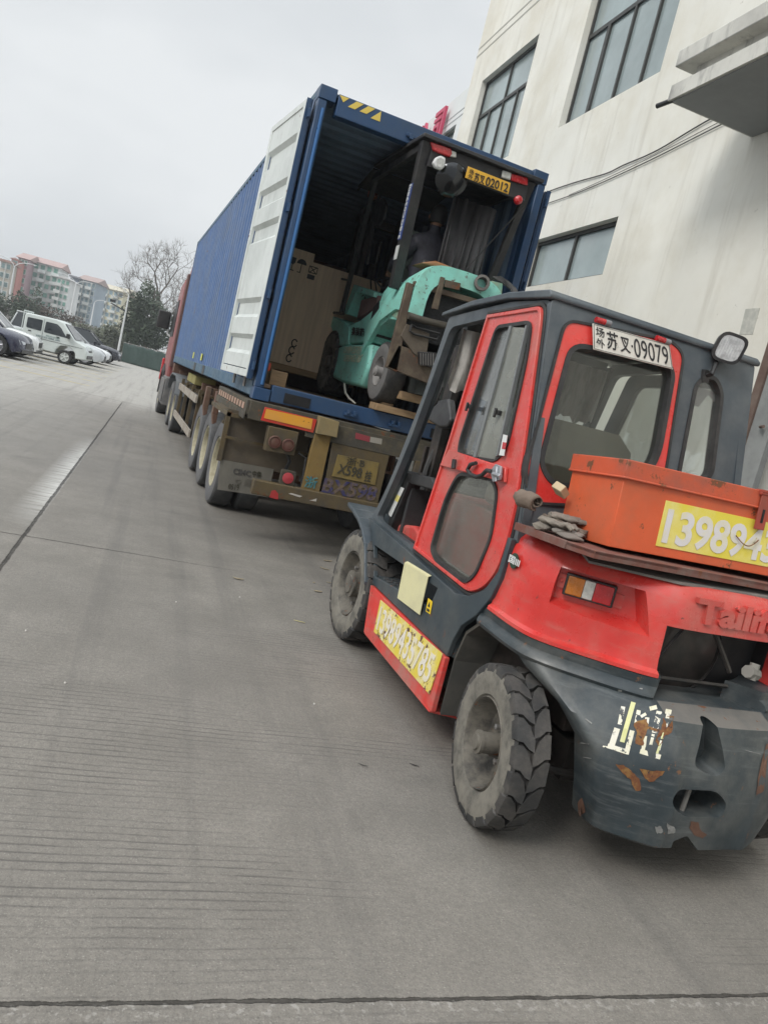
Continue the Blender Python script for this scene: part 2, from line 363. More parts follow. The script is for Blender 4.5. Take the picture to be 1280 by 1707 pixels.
glass_d = glass('clear_pane', (.92, .94, .93), .06, .05, (.5, .5, .48))
# ================================================================ ground
BA = R(2.7); BX = Vector((math.cos(BA), -math.sin(BA), 0)); BY = Vector((math.sin(BA), math.cos(BA), 0))
def bp(a, b, z=0.0): return BX * a + BY * b + Vector((0, 0, z))     # yard frame: a across, b along the factory wall
def ground_mat():
    m = bpy.data.materials.new('yard_concrete'); m.use_nodes = True; nt = m.node_tree; N = nt.nodes; L = nt.links; b = N['Principled BSDF']
    tc = N.new('ShaderNodeTexCoord'); rot = N.new('ShaderNodeMapping'); rot.vector_type = 'POINT'; rot.inputs['Rotation'].default_value = (0, 0, BA); L.new(tc.outputs['Object'], rot.inputs[0]); V = rot.outputs[0]
    sp = N.new('ShaderNodeSeparateXYZ'); L.new(V, sp.inputs[0]); X, Y = sp.outputs[0], sp.outputs[1]
    def noise(sc, det=6, ro=.6, stretch=(1, 1, 1), off=0.0):
        p = N.new('ShaderNodeMapping'); p.inputs['Scale'].default_value = stretch; p.inputs['Location'].default_value = (off, off * 2, 0); L.new(V, p.inputs[0])
        n = N.new('ShaderNodeTexNoise'); n.inputs['Scale'].default_value = sc; n.inputs['Detail'].default_value = det; n.inputs['Roughness'].default_value = ro; L.new(p.outputs[0], n.inputs['Vector']); return n.outputs['Fac']
    def mth(op, a, c=None, d=None):
        n = N.new('ShaderNodeMath'); n.operation = op
        for i, q in enumerate((a, c, d)):
            if q is None: continue
            if isinstance(q, (int, float)): n.inputs[i].default_value = q
            else: L.new(q, n.inputs[i])
        return n.outputs[0]
    def mr(f, a, b_, c=0.0, d=1.0):
        r = N.new('ShaderNodeMapRange'); r.inputs[1].default_value = a; r.inputs[2].default_value = b_; r.inputs[3].default_value = c; r.inputs[4].default_value = d; L.new(f, r.inputs[0]); return r.outputs[0]
    def mixc(f, a, c2):
        x = N.new('ShaderNodeMix'); x.data_type = 'RGBA'; L.new(f, x.inputs[0])
        for k, q in ((6, a), (7, c2)):
            if isinstance(q, tuple): x.inputs[k].default_value = (*q, 1)
            else: L.new(q, x.inputs[k])
        return x.outputs[2]
    big = noise(.35, 4, .55); med = noise(2.2, 8, .65, off=4); fine = noise(55, 4, .7); grit = noise(160, 2, .6)
    c = mixc(mr(med, .3, .7), (.198, .182, .158), (.290, .268, .236))
    c = mixc(mr(big, .35, .7, 0, .55), c, (.165, .155, .142))
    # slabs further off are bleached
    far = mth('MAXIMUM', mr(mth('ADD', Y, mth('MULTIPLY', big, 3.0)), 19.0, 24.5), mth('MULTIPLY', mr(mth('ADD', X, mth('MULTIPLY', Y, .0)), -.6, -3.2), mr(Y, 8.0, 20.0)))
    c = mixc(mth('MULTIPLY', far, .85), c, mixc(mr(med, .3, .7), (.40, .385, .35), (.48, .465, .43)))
    mid = noise(17, 6, .75, off=6)
    c = mixc(mr(mid, .4, .7, 0, .34), c, (.13, .122, .11))
    c = mixc(mr(fine, .38, .72, 0, .55), c, (.11, .104, .095))
    c = mixc(mr(grit, .61, .70, 0, .45), c, (.42, .405, .37))
    c = mixc(mr(grit, .42, .32, 0, .6), c, (.09, .085, .08))
    # tyre marks running with the yard
    tm = mr(noise(1.3, 5, .6, (3.4, .10, 1), 9), .52, .72, 0, .34); c = mixc(tm, c, (.085, .082, .08))
    # oil spots
    oil = mr(noise(1.1, 6, .6, off=21), .64, .74, 0, .35); c = mixc(oil, c, (.075, .072, .068))
    # scraped pale band beside the long joint
    wob = mth('MULTIPLY', mth('SUBTRACT', noise(2.6, 6, .7, (1, 1, 1), 2), .5), .16)
    xj = mth('ADD', mth('SUBTRACT', X, -.735), mth('MULTIPLY', wob, .25))
    pale = mth('MULTIPLY', mth('MULTIPLY', mr(xj, -.26, -.02), mr(xj, .03, -.01)), mth('MULTIPLY', mr(Y, 6.6, 8.2), mr(Y, 13.5, 10.5)))
    pale = mth('MULTIPLY', pale, mr(noise(1.5, 7, .75, (1.2, 7, 1), 5), .36, .52)); c = mixc(mth('MULTIPLY', pale, .9), c, (.56, .55, .52))
    # broom grooves across the yard, worn away in patches
    yy = mth('ADD', Y, mth('MULTIPLY', noise(.6, 3, .5, (1, 1, 1), 7), .10))
    g = mth('FRACT', mth('MULTIPLY', yy, 24.0)); gl = mr(mth('ABSOLUTE', mth('SUBTRACT', g, .5)), .0, .17, 1.0, 0.0)
    patch = mth('MULTIPLY', mr(noise(.9, 6, .6, (.45, 1.4, 1), 13), .45, .62), mr(noise(9, 3, .6, (.3, 2.2, 1), 31), .36, .55))
    near = mr(Y, 9.0, 5.0); gg = mth('MULTIPLY', mth('MULTIPLY', gl, patch), near)
    c = mixc(mth('MULTIPLY', gg, .72), c, (.085, .08, .075))
    # joints
    def joint(D, wd):
        return mr(mth('ABSOLUTE', D), wd, wd * .45, 0.0, 1.0)
    jw = mth('ADD', mth('MULTIPLY', mth('SUBTRACT', noise(9, 8, .8, off=3), .5), .062), 0.0)
    j1 = joint(mth('ADD', mth('SUBTRACT', X, -.735), mth('MULTIPLY', jw, .8)), .016)
    j1 = mth('MULTIPLY', j1, mr(Y, 23.0, 21.5))
    j2 = mr(mth('SUBTRACT', mth('ABSOLUTE', mth('ADD', mth('SUBTRACT', Y, 1.815), mth('MULTIPLY', jw, .42))), mth('MULTIPLY', mth('SUBTRACT', noise(5, 5, .8, off=17), .42), .024)), .0062, .0022, 0.0, 1.0)
    j3 = joint(mth('ADD', mth('SUBTRACT', Y, 6.40), jw), .011); j3 = mth('MULTIPLY', j3, mr(X, 1.1, -.3, .12, .75))
    j4 = joint(mth('ADD', mth('SUBTRACT', Y, 11.0), jw), .014); j5 = joint(mth('SUBTRACT', Y, 22.6), .03); j6 = joint(mth('SUBTRACT', X, -5.3), .03)
    J = mth('MAXIMUM', mth('MAXIMUM', j1, j2), mth('MAXIMUM', mth('MAXIMUM', j3, mth('MULTIPLY', j4, .0)), mth('MAXIMUM', j5, j6)))
    c = mixc(mth('MULTIPLY', J, mr(noise(6, 6, .8, off=27), .30, .62, .55, .97)), c, (.032, .029, .025))
    # crumbs of broken edge along the near joint
    cr = mth('MULTIPLY', mth('MULTIPLY', mr(Y, 1.74, 1.79), mr(Y, 1.815, 1.80)), mr(noise(38, 3, .6, off=8), .56, .62)); c = mixc(mth('MULTIPLY', cr, .6), c, (.36, .345, .32))
    L.new(c, b.inputs['Base Color']); b.inputs['Roughness'].default_value = .82; b.inputs['Specular IOR Level'].default_value = .35
    h = mth('SUBTRACT', mth('SUBTRACT', mth('MULTIPLY', fine, .22), mth('MULTIPLY', gg, .16)), mth('MULTIPLY', J, 1.0)); h = mth('ADD', h, mth('MULTIPLY', grit, .06))
    bu = N.new('ShaderNodeBump'); bu.inputs['Strength'].default_value = .9; bu.inputs['Distance'].default_value = .02; L.new(h, bu.inputs['Height']); L.new(bu.outputs[0], b.inputs['Normal'])
    return m
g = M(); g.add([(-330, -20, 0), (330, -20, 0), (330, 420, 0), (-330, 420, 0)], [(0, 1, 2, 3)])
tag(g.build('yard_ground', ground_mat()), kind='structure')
# yellow bay markings by the parked cars
ymark = mat('worn_yellow_marking', (.55, .42, .12), .8, dirt=(.4, .38, .34), dscale=3, damt=.85)
def mark(a, b, wd=.12):
    a = Vector((*a, 0.004)); b = Vector((*b, .004)); n = (b - a).cross(Vector((0, 0, 1))).normalized() * wd / 2
    q = M(); q.add([a - n, b - n, b + n, a + n], [(0, 1, 2, 3)]); return q
q = M()
for k in range(9):
    y = 26.0 + k * 2.75; s = bp(-1.9 - .9 * 0, y); e = bp(-8.5, y); mk = mark(s.to_2d(), e.to_2d()); q.add(mk.v, mk.f)
tag(q.build('bay_markings', ymark), kind='structure')

# ================================================================ factory building (right)
WD = 5.0
def FT(d=0.0): return Matrix(((BY.x, 0, -BX.x, BX.x * (WD - d)), (BY.y, 0, -BX.y, BX.y * (WD - d)), (0, 1, 0, 0), (0, 0, 0, 1)))   # 2-D (b,z) on the wall, d in front of it
wallm = mat('stained_cream_render', (.74, .725, .66), .85, var=.06, vscale=.9, dirt=(.60, .56, .46), dscale=.8, damt=.7, rust=.02, rscale=9, rcol=(.5, .48, .42),
            streak=(2.4, (.50, .47, .40), .5, (2.2, 2.2, .16)), bump=.10, bscale=18)
yel = mat('factory_yellow_stain', (.6, .5, .34), .85)
framem = mat('dark_bronze_frame', (.045, .045, .042), .5)
winm = mat('window_glass', (.30, .36, .36), .10, .15, var=.22, vscale=.8, spec=1.0, dirt=(.38, .42, .42), dscale=.9, damt=.5)
fb = thing('factory_building', 'tall cream rendered factory with dark framed windows and a concrete canopy right of the container', 'building', bp(WD, 8))
W2 = [(8.88, 11.42), (13.2, 15.68)]
win = [(a, b, 6.37, 8.42) for a, b in W2] + [(4.5, 7.0, 6.37, 8.42), (8.91, 11.25, 3.915, 4.64), (13.2, 15.3, 3.915, 4.64)]
door = [(3.3, -0.06), (5.44, -0.06), (5.44, 3.7), (3.3, 3.7)]
plate('facade_wall', [(-3, -.08), (16.45, -.08), (16.45, 13.5), (-3, 13.5)], [[(a, z0), (b, z0), (b, z1), (a, z1)] for a, b, z0, z1 in win] + [[(p[0], p[1] + .02) for p in door]], FT(-.15), .30, wallm, fb)
q = M(); q.prism([bp(WD + .3, 16.45, 0), bp(WD + 14, 16.45, 0), bp(WD + 14, 16.45, 13.5), bp(WD + .3, 16.45, 13.5)], -BY * .3); q.build('end_wall', wallm, fb)
q = M(); q.prism([bp(WD + .02, -3, 13.5), bp(WD + 14, -3, 13.5), bp(WD + 14, 16.4, 13.5), bp(WD + .02, 16.4, 13.5)], (0, 0, .15)); q.build('roof', wallm, fb)
# inside the wall a dark room so that the door and windows have depth
q = M(); q.prism([bp(WD + .35, 0, .01), bp(WD + 8, 0, .01), bp(WD + 8, 7, .01), bp(WD + .35, 7, .01)], (0, 0, 3.9)); q.f = q.f[:-1] + []
inn = M(); A_, B_ = bp(WD + 6, 0), bp(WD + 6, 8)
inn.quad([bp(WD + 6, -2, 0), bp(WD + 6, 8, 0), bp(WD + 6, 8, 4), bp(WD + 6, -2, 4)], .1); inn.quad([bp(WD + .3, 6.2, 0), bp(WD + 6, 6.2, 0), bp(WD + 6, 6.2, 4), bp(WD + .3, 6.2, 4)], .1)
inn.quad([bp(WD + .3, -2, 3.9), bp(WD + 6, -2, 3.9), bp(WD + 6, 8, 3.9), bp(WD + .3, 8, 3.9)], .1)
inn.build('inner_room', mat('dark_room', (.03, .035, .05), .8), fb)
def window(a, b, z0, z1, tr, lower, upper):
    fr = M(); d0, d1 = -.16, -.10
    def bar(a0, a1, c0, c1, dd=0):
        fr.prism([bp(WD - d1 + dd * 0, a0, c0), bp(WD - d1, a1, c0), bp(WD - d1, a1, c1), bp(WD - d1, a0, c1)], BX * .07)
    t = .05
    bar(a, b, z0, z0 + t); bar(a, b, z1 - t, z1); bar(a, a + t, z0 + t, z1 - t); bar(b - t, b, z0 + t, z1 - t)
    if tr: bar(a + t, b - t, tr - .03, tr + .03)
    for s in lower:
        m_ = a + (b - a) * s[0]; bar(m_ - s[1], m_ + s[1], z0 + t, (tr or z1) - (.03 if tr else t))
    for s in upper:
        m_ = a + (b - a) * s[0]; bar(m_ - s[1], m_ + s[1], tr + .03, z1 - t)
    f = fr.build('window', framem, fb)
    g = M(); g.prism([bp(WD + .135, a, z0), bp(WD + .135, b, z0), bp(WD + .135, b, z1), bp(WD + .135, a, z1)], BX * .02); g.build('pane', winm, f)
    
for a, b, z0, z1 in win:
    if z1 > 6: window(a, b, z0, z1, 7.72, [(.25, .02), (.5, .022), (.76, .04)], [(.5, .025)])
    else: window(a, b, z0, z1, None, [(.5, .025)], [])
# shallow groove lines high on the wall
q = M()
for z in (9.12, 9.28): q.prism([bp(WD - .006, -3, z), bp(WD - .006, 16.44, z), bp(WD - .006, 16.44, z + .03), bp(WD - .006, -3, z + .03)], BX * .004)
q.build('wall_groove', mat('groove_shadowed_render', (.40, .39, .35), .9), fb)
# canopy over the loading door
canm = mat('grey_canopy_concrete', (.60, .59, .54), .85, dirt=(.3, .29, .27), dscale=1.3, damt=.6, streak=(3, (.16, .155, .15), .75, (2, 2, .5)))
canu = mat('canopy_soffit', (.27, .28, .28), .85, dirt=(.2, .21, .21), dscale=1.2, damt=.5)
cz = 5.07; q = M(); q.prism([bp(4.0, 3.0, cz), bp(WD - .003, 3.0, cz), bp(WD - .003, 6.82, cz), bp(4.0, 6.82, cz)], (0, 0, .14)); cn = q.build('canopy', canm, fb)
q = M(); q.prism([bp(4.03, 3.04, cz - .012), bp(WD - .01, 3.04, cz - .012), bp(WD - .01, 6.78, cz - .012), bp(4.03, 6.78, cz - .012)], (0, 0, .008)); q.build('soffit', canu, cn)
q = M(); q.prism([bp(4.14, 3.0, cz + .14), bp(4.32, 3.0, cz + .14), bp(4.32, 6.70, cz + .14), bp(4.14, 6.70, cz + .14)], (0, 0, .18)); q.prism([bp(4.32, 6.54, cz + .14), bp(WD - .003, 6.54, cz + .14), bp(WD - .003, 6.70, cz + .14), bp(4.32, 6.70, cz + .14)], (0, 0, .18)); q.build('parapet', canm, cn)
q = M(); q.prism([bp(4.0, 3.0, cz + .32), bp(4.38, 3.0, cz + .32), bp(4.38, 6.86, cz + .32), bp(4.0, 6.86, cz + .32)], (0, 0, .15)); q.prism([bp(4.38, 6.46, cz + .32), bp(WD - .003, 6.46, cz + .32), bp(WD - .003, 6.86, cz + .32), bp(4.38, 6.86, cz + .32)], (0, 0, .15)); q.build('coping', canm, cn, bev=.01)
q = M(); q.tube([bp(4.05, 6.76, cz + .02), bp(4.0, 6.98, cz + .0)], .024, 10); q.build('drain_pipe', black, cn)
# loading door jambs
rustp = mat('rust_brown_pole', (.12, .075, .06), .7, dirt=(.2, .16, .13), dscale=5, damt=.6)
q = M(); q.prism([bp(WD - .05, 5.60, 0), bp(WD - .05, 5.69, 0), bp(WD - .05, 5.69, 3.8), bp(WD - .05, 5.60, 3.8)], BX * .045); q.build('door_post', rustp, fb)
galv = mat('galvanised_jamb', (.36, .37, .36), .5, .3, dirt=(.2, .2, .2), dscale=3, damt=.6)
q = M(); q.prism([bp(WD - .03, 5.40, 0), bp(WD - .03, 5.595, 0), bp(WD - .03, 5.595, 3.75), bp(WD - .03, 5.40, 3.75)], BX * .027); q.prism([bp(WD - .055, 5.34, 0), bp(WD - .055, 5.40, 0), bp(WD - .055, 5.40, 3.75), bp(WD - .055, 5.34, 3.75)], BX * .06); q.build('door_jamb', galv, fb)
q = M(); q.tube([bp(WD - .05, 5.47, 2.27), bp(WD - .10, 5.38, 2.27)], .014, 8); q.build('door_bolt', rustp, fb)
# cables across the wall
def cable(pts, r=.008):
    q = M(); q.tube([bp(WD - .018, b, z) for b, z in pts], r, 6); q.build('wall_cable', black, fb)
def catm(pts, n=6):
    o = []
    for i in range(len(pts) - 1):
        p0, p1, p2, p3 = pts[max(i - 1, 0)], pts[i], pts[i + 1], pts[min(i + 2, len(pts) - 1)]
        for j in range(n):
            t = j / n; o.append(tuple(.5 * ((2 * p1[k]) + (-p0[k] + p2[k]) * t + (2 * p0[k] - 5 * p1[k] + 4 * p2[k] - p3[k]) * t * t + (-p0[k] + 3 * p1[k] - 3 * p2[k] + p3[k]) * t ** 3) for k in range(len(p1))))
    o.append(tuple(pts[-1])); return o
cable(catm([(5.6, 5.55), (7.4, 5.45), (8.4, 5.32), (9.1, 5.30), (9.5, 5.28), (10.3, 5.33), (11.2, 5.36), (13.5, 5.40), (16.4, 5.42)]))
cable(catm([(5.6, 5.42), (7.2, 5.33), (8.6, 5.22), (10.0, 5.16), (11.5, 5.17), (16.4, 5.2)]), .006)
cable(catm([(5.6, 5.47), (7.2, 5.37), (8.4, 5.27), (9.6, 5.20), (10.4, 5.17)]), .004)
# paper remnant on the wall, broad stains
q = M(); q.prism([bp(WD - .004, 5.96, 3.10), bp(WD - .004, 6.13, 3.10), bp(WD - .004, 6.15, 3.34), bp(WD - .004, 5.97, 3.34)], BX * .003)
q.build('paper_remnant', mat('grey_scuffed_paper', (.42, .42, .38), .9, dirt=(.6, .59, .53), dscale=14, damt=.9), fb)
# lower annex with red letters beyond
fx = thing('annex_building', 'lower white tiled factory annex with red sign letters beyond the cream factory', 'building', bp(5.3, 24))
aw = mat('white_tile_wall', (.66, .68, .67), .6, var=.05, vscale=2)
plate('wall', [(16.5, 0), (40, 0), (40, 8.97), (16.5, 8.97)], [[(17.75, 7.1), (19.6, 7.1), (19.6, 8.24), (17.75, 8.24)]], Matrix.Translation(BX * .3) @ FT(-.1), .2, aw, fx)
q = M(); q.prism([bp(5.5, 16.5, 8.97), bp(14, 16.5, 8.97), bp(14, 40, 8.97), bp(5.5, 40, 8.97)], (0, 0, -.2)); q.build('roof', aw, fx)
q = M()
for z in (8.37, 8.5): q.prism([bp(5.29, 16.5, z), bp(5.29, 40, z), bp(5.29, 40, z + .02), bp(5.29, 16.5, z + .02)], BX * .008)
q.build('tile_band', mat('tile_band', (.48, .5, .5), .7), fx)
q = M()
for a, b, c, d in ((17.75, 19.6, 8.18, 8.24), (17.75, 17.81, 7.1, 8.18), (18.6, 18.66, 7.1, 8.18), (19.54, 19.6, 7.1, 8.18)): q.prism([bp(5.36, a, c), bp(5.36, b, c), bp(5.36, b, d), bp(5.36, a, d)], BX * .06)
f = q.build('window', mat('green_grey_frame', (.12, .14, .12), .5), fx); q = M(); q.prism([bp(5.43, 17.75, 7.1), bp(5.43, 19.6, 7.1), bp(5.43, 19.6, 8.24), bp(5.43, 17.75, 8.24)], BX * .02); q.build('pane', winm, f)
rl = mat('faded_red_sign', (.5, .06, .12), .5)
for ch, b in (('司', 18.78), ('公', 20.0)):
    text('sign_letter', ch, [bp(5.22, b + .34, 8.02), bp(5.22, b - .34, 8.02), bp(5.22, b - .34, 8.80), bp(5.22, b + .34, 8.80)], rl, fx, t=.07, bold=.02)
# ================================================================ trees, hedges, far houses
leafm = mat('dark_evergreen_leaf', (.045, .062, .038), .7, var=.4, vscale=.6)
leaf2 = mat('grey_green_leaf', (.085, .095, .06), .7, var=.4, vscale=.8)
leafr = mat('reddish_hedge_leaf', (.075, .055, .04), .7, var=.4, vscale=1.2)
barkm = mat('winter_bark', (.13, .115, .10), .85, var=.2)
def foliage(blobs, n, size, rs, holes=.0):
    q = M(); tot = sum(b[3] * b[4] * b[5] for b in blobs)
    for (cx, cy, cz, rx, ry, rz) in blobs:
        k = int(n * rx * ry * rz / tot)
        for _ in range(k):
            while True:
                p = Vector((rs.uniform(-1, 1), rs.uniform(-1, 1), rs.uniform(-1, 1)))
                if .3 < p.length < 1: break
            if rs.random() < holes and p.length < .8: continue
            ce = Vector((cx + p.x * rx, cy + p.y * ry, cz + p.z * rz)); s = size * rs.uniform(.5, 1.4)
            a = Vector((rs.uniform(-1, 1), rs.uniform(-1, 1), rs.uniform(-1, 1))).normalized(); b = a.orthogonal().normalized()
            q.add([ce - a * s, ce + b * s * .6, ce + a * s, ce - b * s * .6], [(0, 1, 2, 3)])
    return q
def bare(q, p, d, ln, r, dep, rs, bend=.25):
    pts = [p]; dd = d.copy()
    n = 3
    for i in range(n):
        dd = (dd + Vector((rs.uniform(-1, 1), rs.uniform(-1, 1), rs.uniform(-.3, .7))) * bend * .5).normalized(); pts.append(pts[-1] + dd * ln / n)
    q.tube(pts, [r * (1 - .35 * i / n) for i in range(n + 1)], 5 if r > .04 else 3, cap=False)
    if dep == 0: return
    k = 3 if dep > 1 else 4
    for i in range(k):
        a = rs.uniform(0, 6.28); o = dd.orthogonal().normalized(); o = (Matrix.Rotation(a, 3, dd) @ o)
        nd = (dd * rs.uniform(.55, 1.0) + o * rs.uniform(.35, .9)).normalized()
        st = pts[rs.choice((1, 2, 3, 3))] if i else pts[-1]
        bare(q, st, nd, ln * rs.uniform(.6, .85), r * rs.uniform(.5, .68), dep - 1, rs, bend)
def bare_tree(x, y, h, label, seed, dep=6):
    rs = random.Random(seed); t = thing('bare_tree', label, 'tree', (x, y, 0), group='bare winter trees')
    q = M(); q.tube([(x, y, 0), (x + .1, y, h * .15), (x, y, h * .32)], [.26, .22, .18], 8, cap=False); q.build('trunk', barkm, t, smooth=40)
    q = M(); bare(q, Vector((x, y, h * .31)), Vector((0, 0, 1)), h * .185, .16, dep, rs, .34)
    for a in range(4): bare(q, Vector((x, y, h * (.2 + .03 * a))), Vector((math.cos(a * 1.7), math.sin(a * 1.7), .9)).normalized(), h * .14, .10, dep - 1, rs, .34)
    q.build('crown', barkm, t, fix=False)
def bush_tree(x, y, blobs, n, size, m, label, seed, name='evergreen_tree', cat='tree', group=None, trunk=True):
    rs = random.Random(seed); t = thing(name, label, cat, (x, y, 0), group=group)
    zt = max(b[2] for b in blobs)
    if trunk:
        q = M(); q.tube([(x, y, 0), (x + .1, y, zt * .6), (x, y, zt)], [.2, .14, .05], 6)
        for b in blobs[:5]: q.tube([(x, y, zt * .4), (b[0], b[1], b[2])], [.08, .03], 5)
        q.build('trunk', barkm, t)
    foliage(blobs, n, size, rs).build('crown', m, t, fix=False)
def gx(u, v, y): p = at(u, v, y=y); return p.x, p.z
def blobs_at(spec, y):      # spec: centre pixel, radius in metres
    o = []
    for u, v, rx, rz in spec: x, z = gx(u, v, y); o.append((x, y + random.Random(int(u)).uniform(-1, 1), z, rx, rx, rz))
    return o
b = blobs_at([(232, 510, 1.1, 1.2), (221, 525, 1.0, 1.4), (248, 500, 1.1, 1.3), (250, 530, 1.5, 1.8), (232, 550, 1.5, 1.4), (256, 556, 1.4, 1.3), (270, 548, 1.2, 2.0), (240, 570, 1.6, 1.1), (247, 480, .6, .8), (222, 552, 1.1, 1.2)], 72)
bush_tree(b[3][0], 72, b, 7500, .13, leafm, 'dark green evergreen tree behind the white railing, below bare branches', 3)
x, z = gx(256, 540, 78); bare_tree(x, 78, 14.5, 'tall bare winter tree rising above the dark evergreen', 12, 6)
x, z = gx(296, 560, 84); bare_tree(x, 84, 12.5, 'smaller bare tree beside the red truck cab', 5, 6)
def shrub(u, v, y, w, h, label, seed, m=leaf2, n=900, lean=0, size=.14):
    x, z = gx(u, v, y); rs = random.Random(seed)
    bl = [(x + rs.uniform(-w, w) * .6, y + rs.uniform(-.5, .5), max(h * .5, .6) + rs.uniform(-.2, .3) * h, w * .45, .8, h * .45) for _ in range(6)]
    bush_tree(x, y, bl, n, size, m, label, seed, 'shrub', 'shrub', 'shrubs along the far edge of the yard')
shrub(196, 560, 86, 2.0, 2.9, 'leafy shrub left of the camera pole', 21, leaf2, 1600)
shrub(172, 560, 92, 2.4, 2.4, 'green shrub below the yellow flats', 22, leaf2, 1400)
shrub(150, 550, 98, 2.6, 2.2, 'low shrub under the blue grey flats', 23, leaf2, 1300)
shrub(104, 538, 100, 2.6, 2.9, 'sparse shrub between the van roof and the white flats', 24, leafr, 1200)
shrub(70, 525, 100, 3.0, 3.0, 'brownish shrub above the white minivan roof', 25, leafr, 1500)
shrub(44, 510, 96, 1.5, 4.2, 'dark bushy young tree in front of the white flats', 28, leafm, 1500)
shrub(38, 520, 100, 3.2, 2.9, 'dark red-brown hedge clump behind the parked cars', 26, leafr, 1600)
shrub(10, 512, 98, 3.4, 3.0, 'dark hedge clump at the left below the red building', 27, leafm, 1700)
# long low wall under the hedge
wl = M(); wl.prism([(-40, 104, 0), (2.2, 104, 0), (2.2, 104, 2.3), (-40, 104, 2.3)], (0, .3, 0))
tag(wl.build('boundary_wall', mat('grey_boundary_wall', (.22, .21, .2), .9, var=.2)), 'long low grey boundary wall behind the shrubs and parked cars', 'wall')
# white railing above the tarpaulin
t = thing('railing', 'white picket railing behind the green tarpaulin screen', 'railing', (4, 76, 0))
q = M(); q.box(.4, 9.0, 76, 76.1, 0, 1.15); q.build('base_wall', mat('dark_base', (.12, .12, .11), .9), t)
q = M(); q.box(.4, 9, 75.95, 76.05, 2.05, 2.12); q.box(.4, 9, 75.95, 76.05, 1.2, 1.26)
k = .4
while k < 9: q.box(k, k + .06, 75.97, 76.03, 1.15, 2.1); k += .19
q.build('pickets', mat('white_railing', (.6, .6, .58), .6), t)
# green tarpaulin screen
tarp = mat('green_tarpaulin', (.022, .045, .038), .6, var=.2, vscale=2)
q = M(); nx, nz = 40, 10; vs = []; fs = []
for i in range(nx + 1):
    for j in range(nz + 1):
        X = .2 + i * (3.9 / nx); Y = 63 - i * .12; z = j / nz * (1.42 + .04 * math.sin(i)); vs.append((X, Y + .07 * math.sin(i * .45 + j * .35) + .03 * math.sin(i * 1.3) + .10 * (1 - j / nz), z))
for i in range(nx):
    for j in range(nz): a = i * (nz + 1) + j; fs.append((a, a + nz + 1, a + nz + 2, a + 1))
t = thing('tarpaulin_screen', 'dark green tarpaulin screen on a low frame between the parked cars and the truck', 'screen', (1.5, 60, 0))
q.add(vs, fs); o = q.build('tarpaulin', tarp, t, smooth=60); s = o.modifiers.new('thick', 'SOLIDIFY'); s.thickness = .03
q = M(); q.tube([(.2, 63.1, 1.45), (4.1, 58.4, 1.45)], .03, 6); q.tube([(.2, 63.1, 0), (.2, 63.1, 1.45)], .03, 6); q.tube([(4.1, 58.4, 0), (4.1, 58.4, 1.45)], .03, 6); q.build('frame', steel, t)
# lamp posts
polem = mat('pale_lamp_post', (.55, .56, .56), .5)
def lamp(u0, u1, v1, y, label, arms):
    x, _ = gx(u0, 560, y); p1 = at(u1, v1, y=y); h = p1.z
    t = thing('street_lamp', label, 'street lamp', (x, y, 0), group='tall curved street lamps beyond the yard')
    q = M(); q.tube([(p1.x, y, 0), (p1.x, y, h * .6), (p1.x, y, h)], [.16, .12, .08], 8); q.build('pole', polem, t, smooth=40)
    for s, ln in arms:
        pts = [(p1.x + s * ln * (1 - math.cos(a)), y, h + ln * .55 * math.sin(a)) for a in [i * math.pi / 2 / 6 for i in range(7)]]
        q = M(); q.tube([(p1.x, y, h - .4)] + pts, .055, 6); q.build('arm', polem, t, smooth=40)
        e = pts[-1]; q = M(); q.box(e[0] - .1 + (s * .35), e[0] + .1 + (s * .35), y - .12, y + .12, e[2] - .12, e[2] + .02); q.box(min(e[0], e[0] + s * .6), max(e[0], e[0] + s * .6), y - .08, y + .08, e[2] - .03, e[2] + .03); q.build('lantern', polem, t)
lamp(14, 24.5, 447, 112, 'double armed street lamp in front of the red and pink building', ((-1, 2.0), (1, 1.9)))
lamp(116, 126.8, 476, 120, 'double armed street lamp between the white and blue-grey flats', ((-1, 2.1), (1, 1.6)))
lamp(152, 158, 505, 150, 'slim distant street lamp in front of the blue-grey flats', ((1, 1.4),))
# camera pole
t = thing('camera_pole', 'pale surveillance camera pole with a long dark arm beside the evergreen', 'camera pole', (*at(201, 571, y=70).to_2d(), 0))
pb = at(201.4, 571, y=70); pt = at(214, 492, y=70); pj = at(210.5, 519, y=70); pe = at(186, 501, y=70); X = (pb.x + pt.x) / 2
q = M(); q.tube([(X, 70, 0), (X, 70, pt.z)], [.1, .06], 8); q.build('pole', polem, t, smooth=40)
q = M(); q.tube([(X, 70, pj.z), (pe.x, 70, pe.z - .2)], .06, 6); q.build('arm', black, t)
q = M(); q.box(pe.x - .1, pe.x + .35, 69.85, 70.1, pe.z - .1, pe.z + .12); q.build('camera', black, t, bev=.02)
q = M(); q.tube([(X, 70, pt.z), (X - .7, 70, pt.z + .55)], .03, 5); q.build('aerial', polem, t)
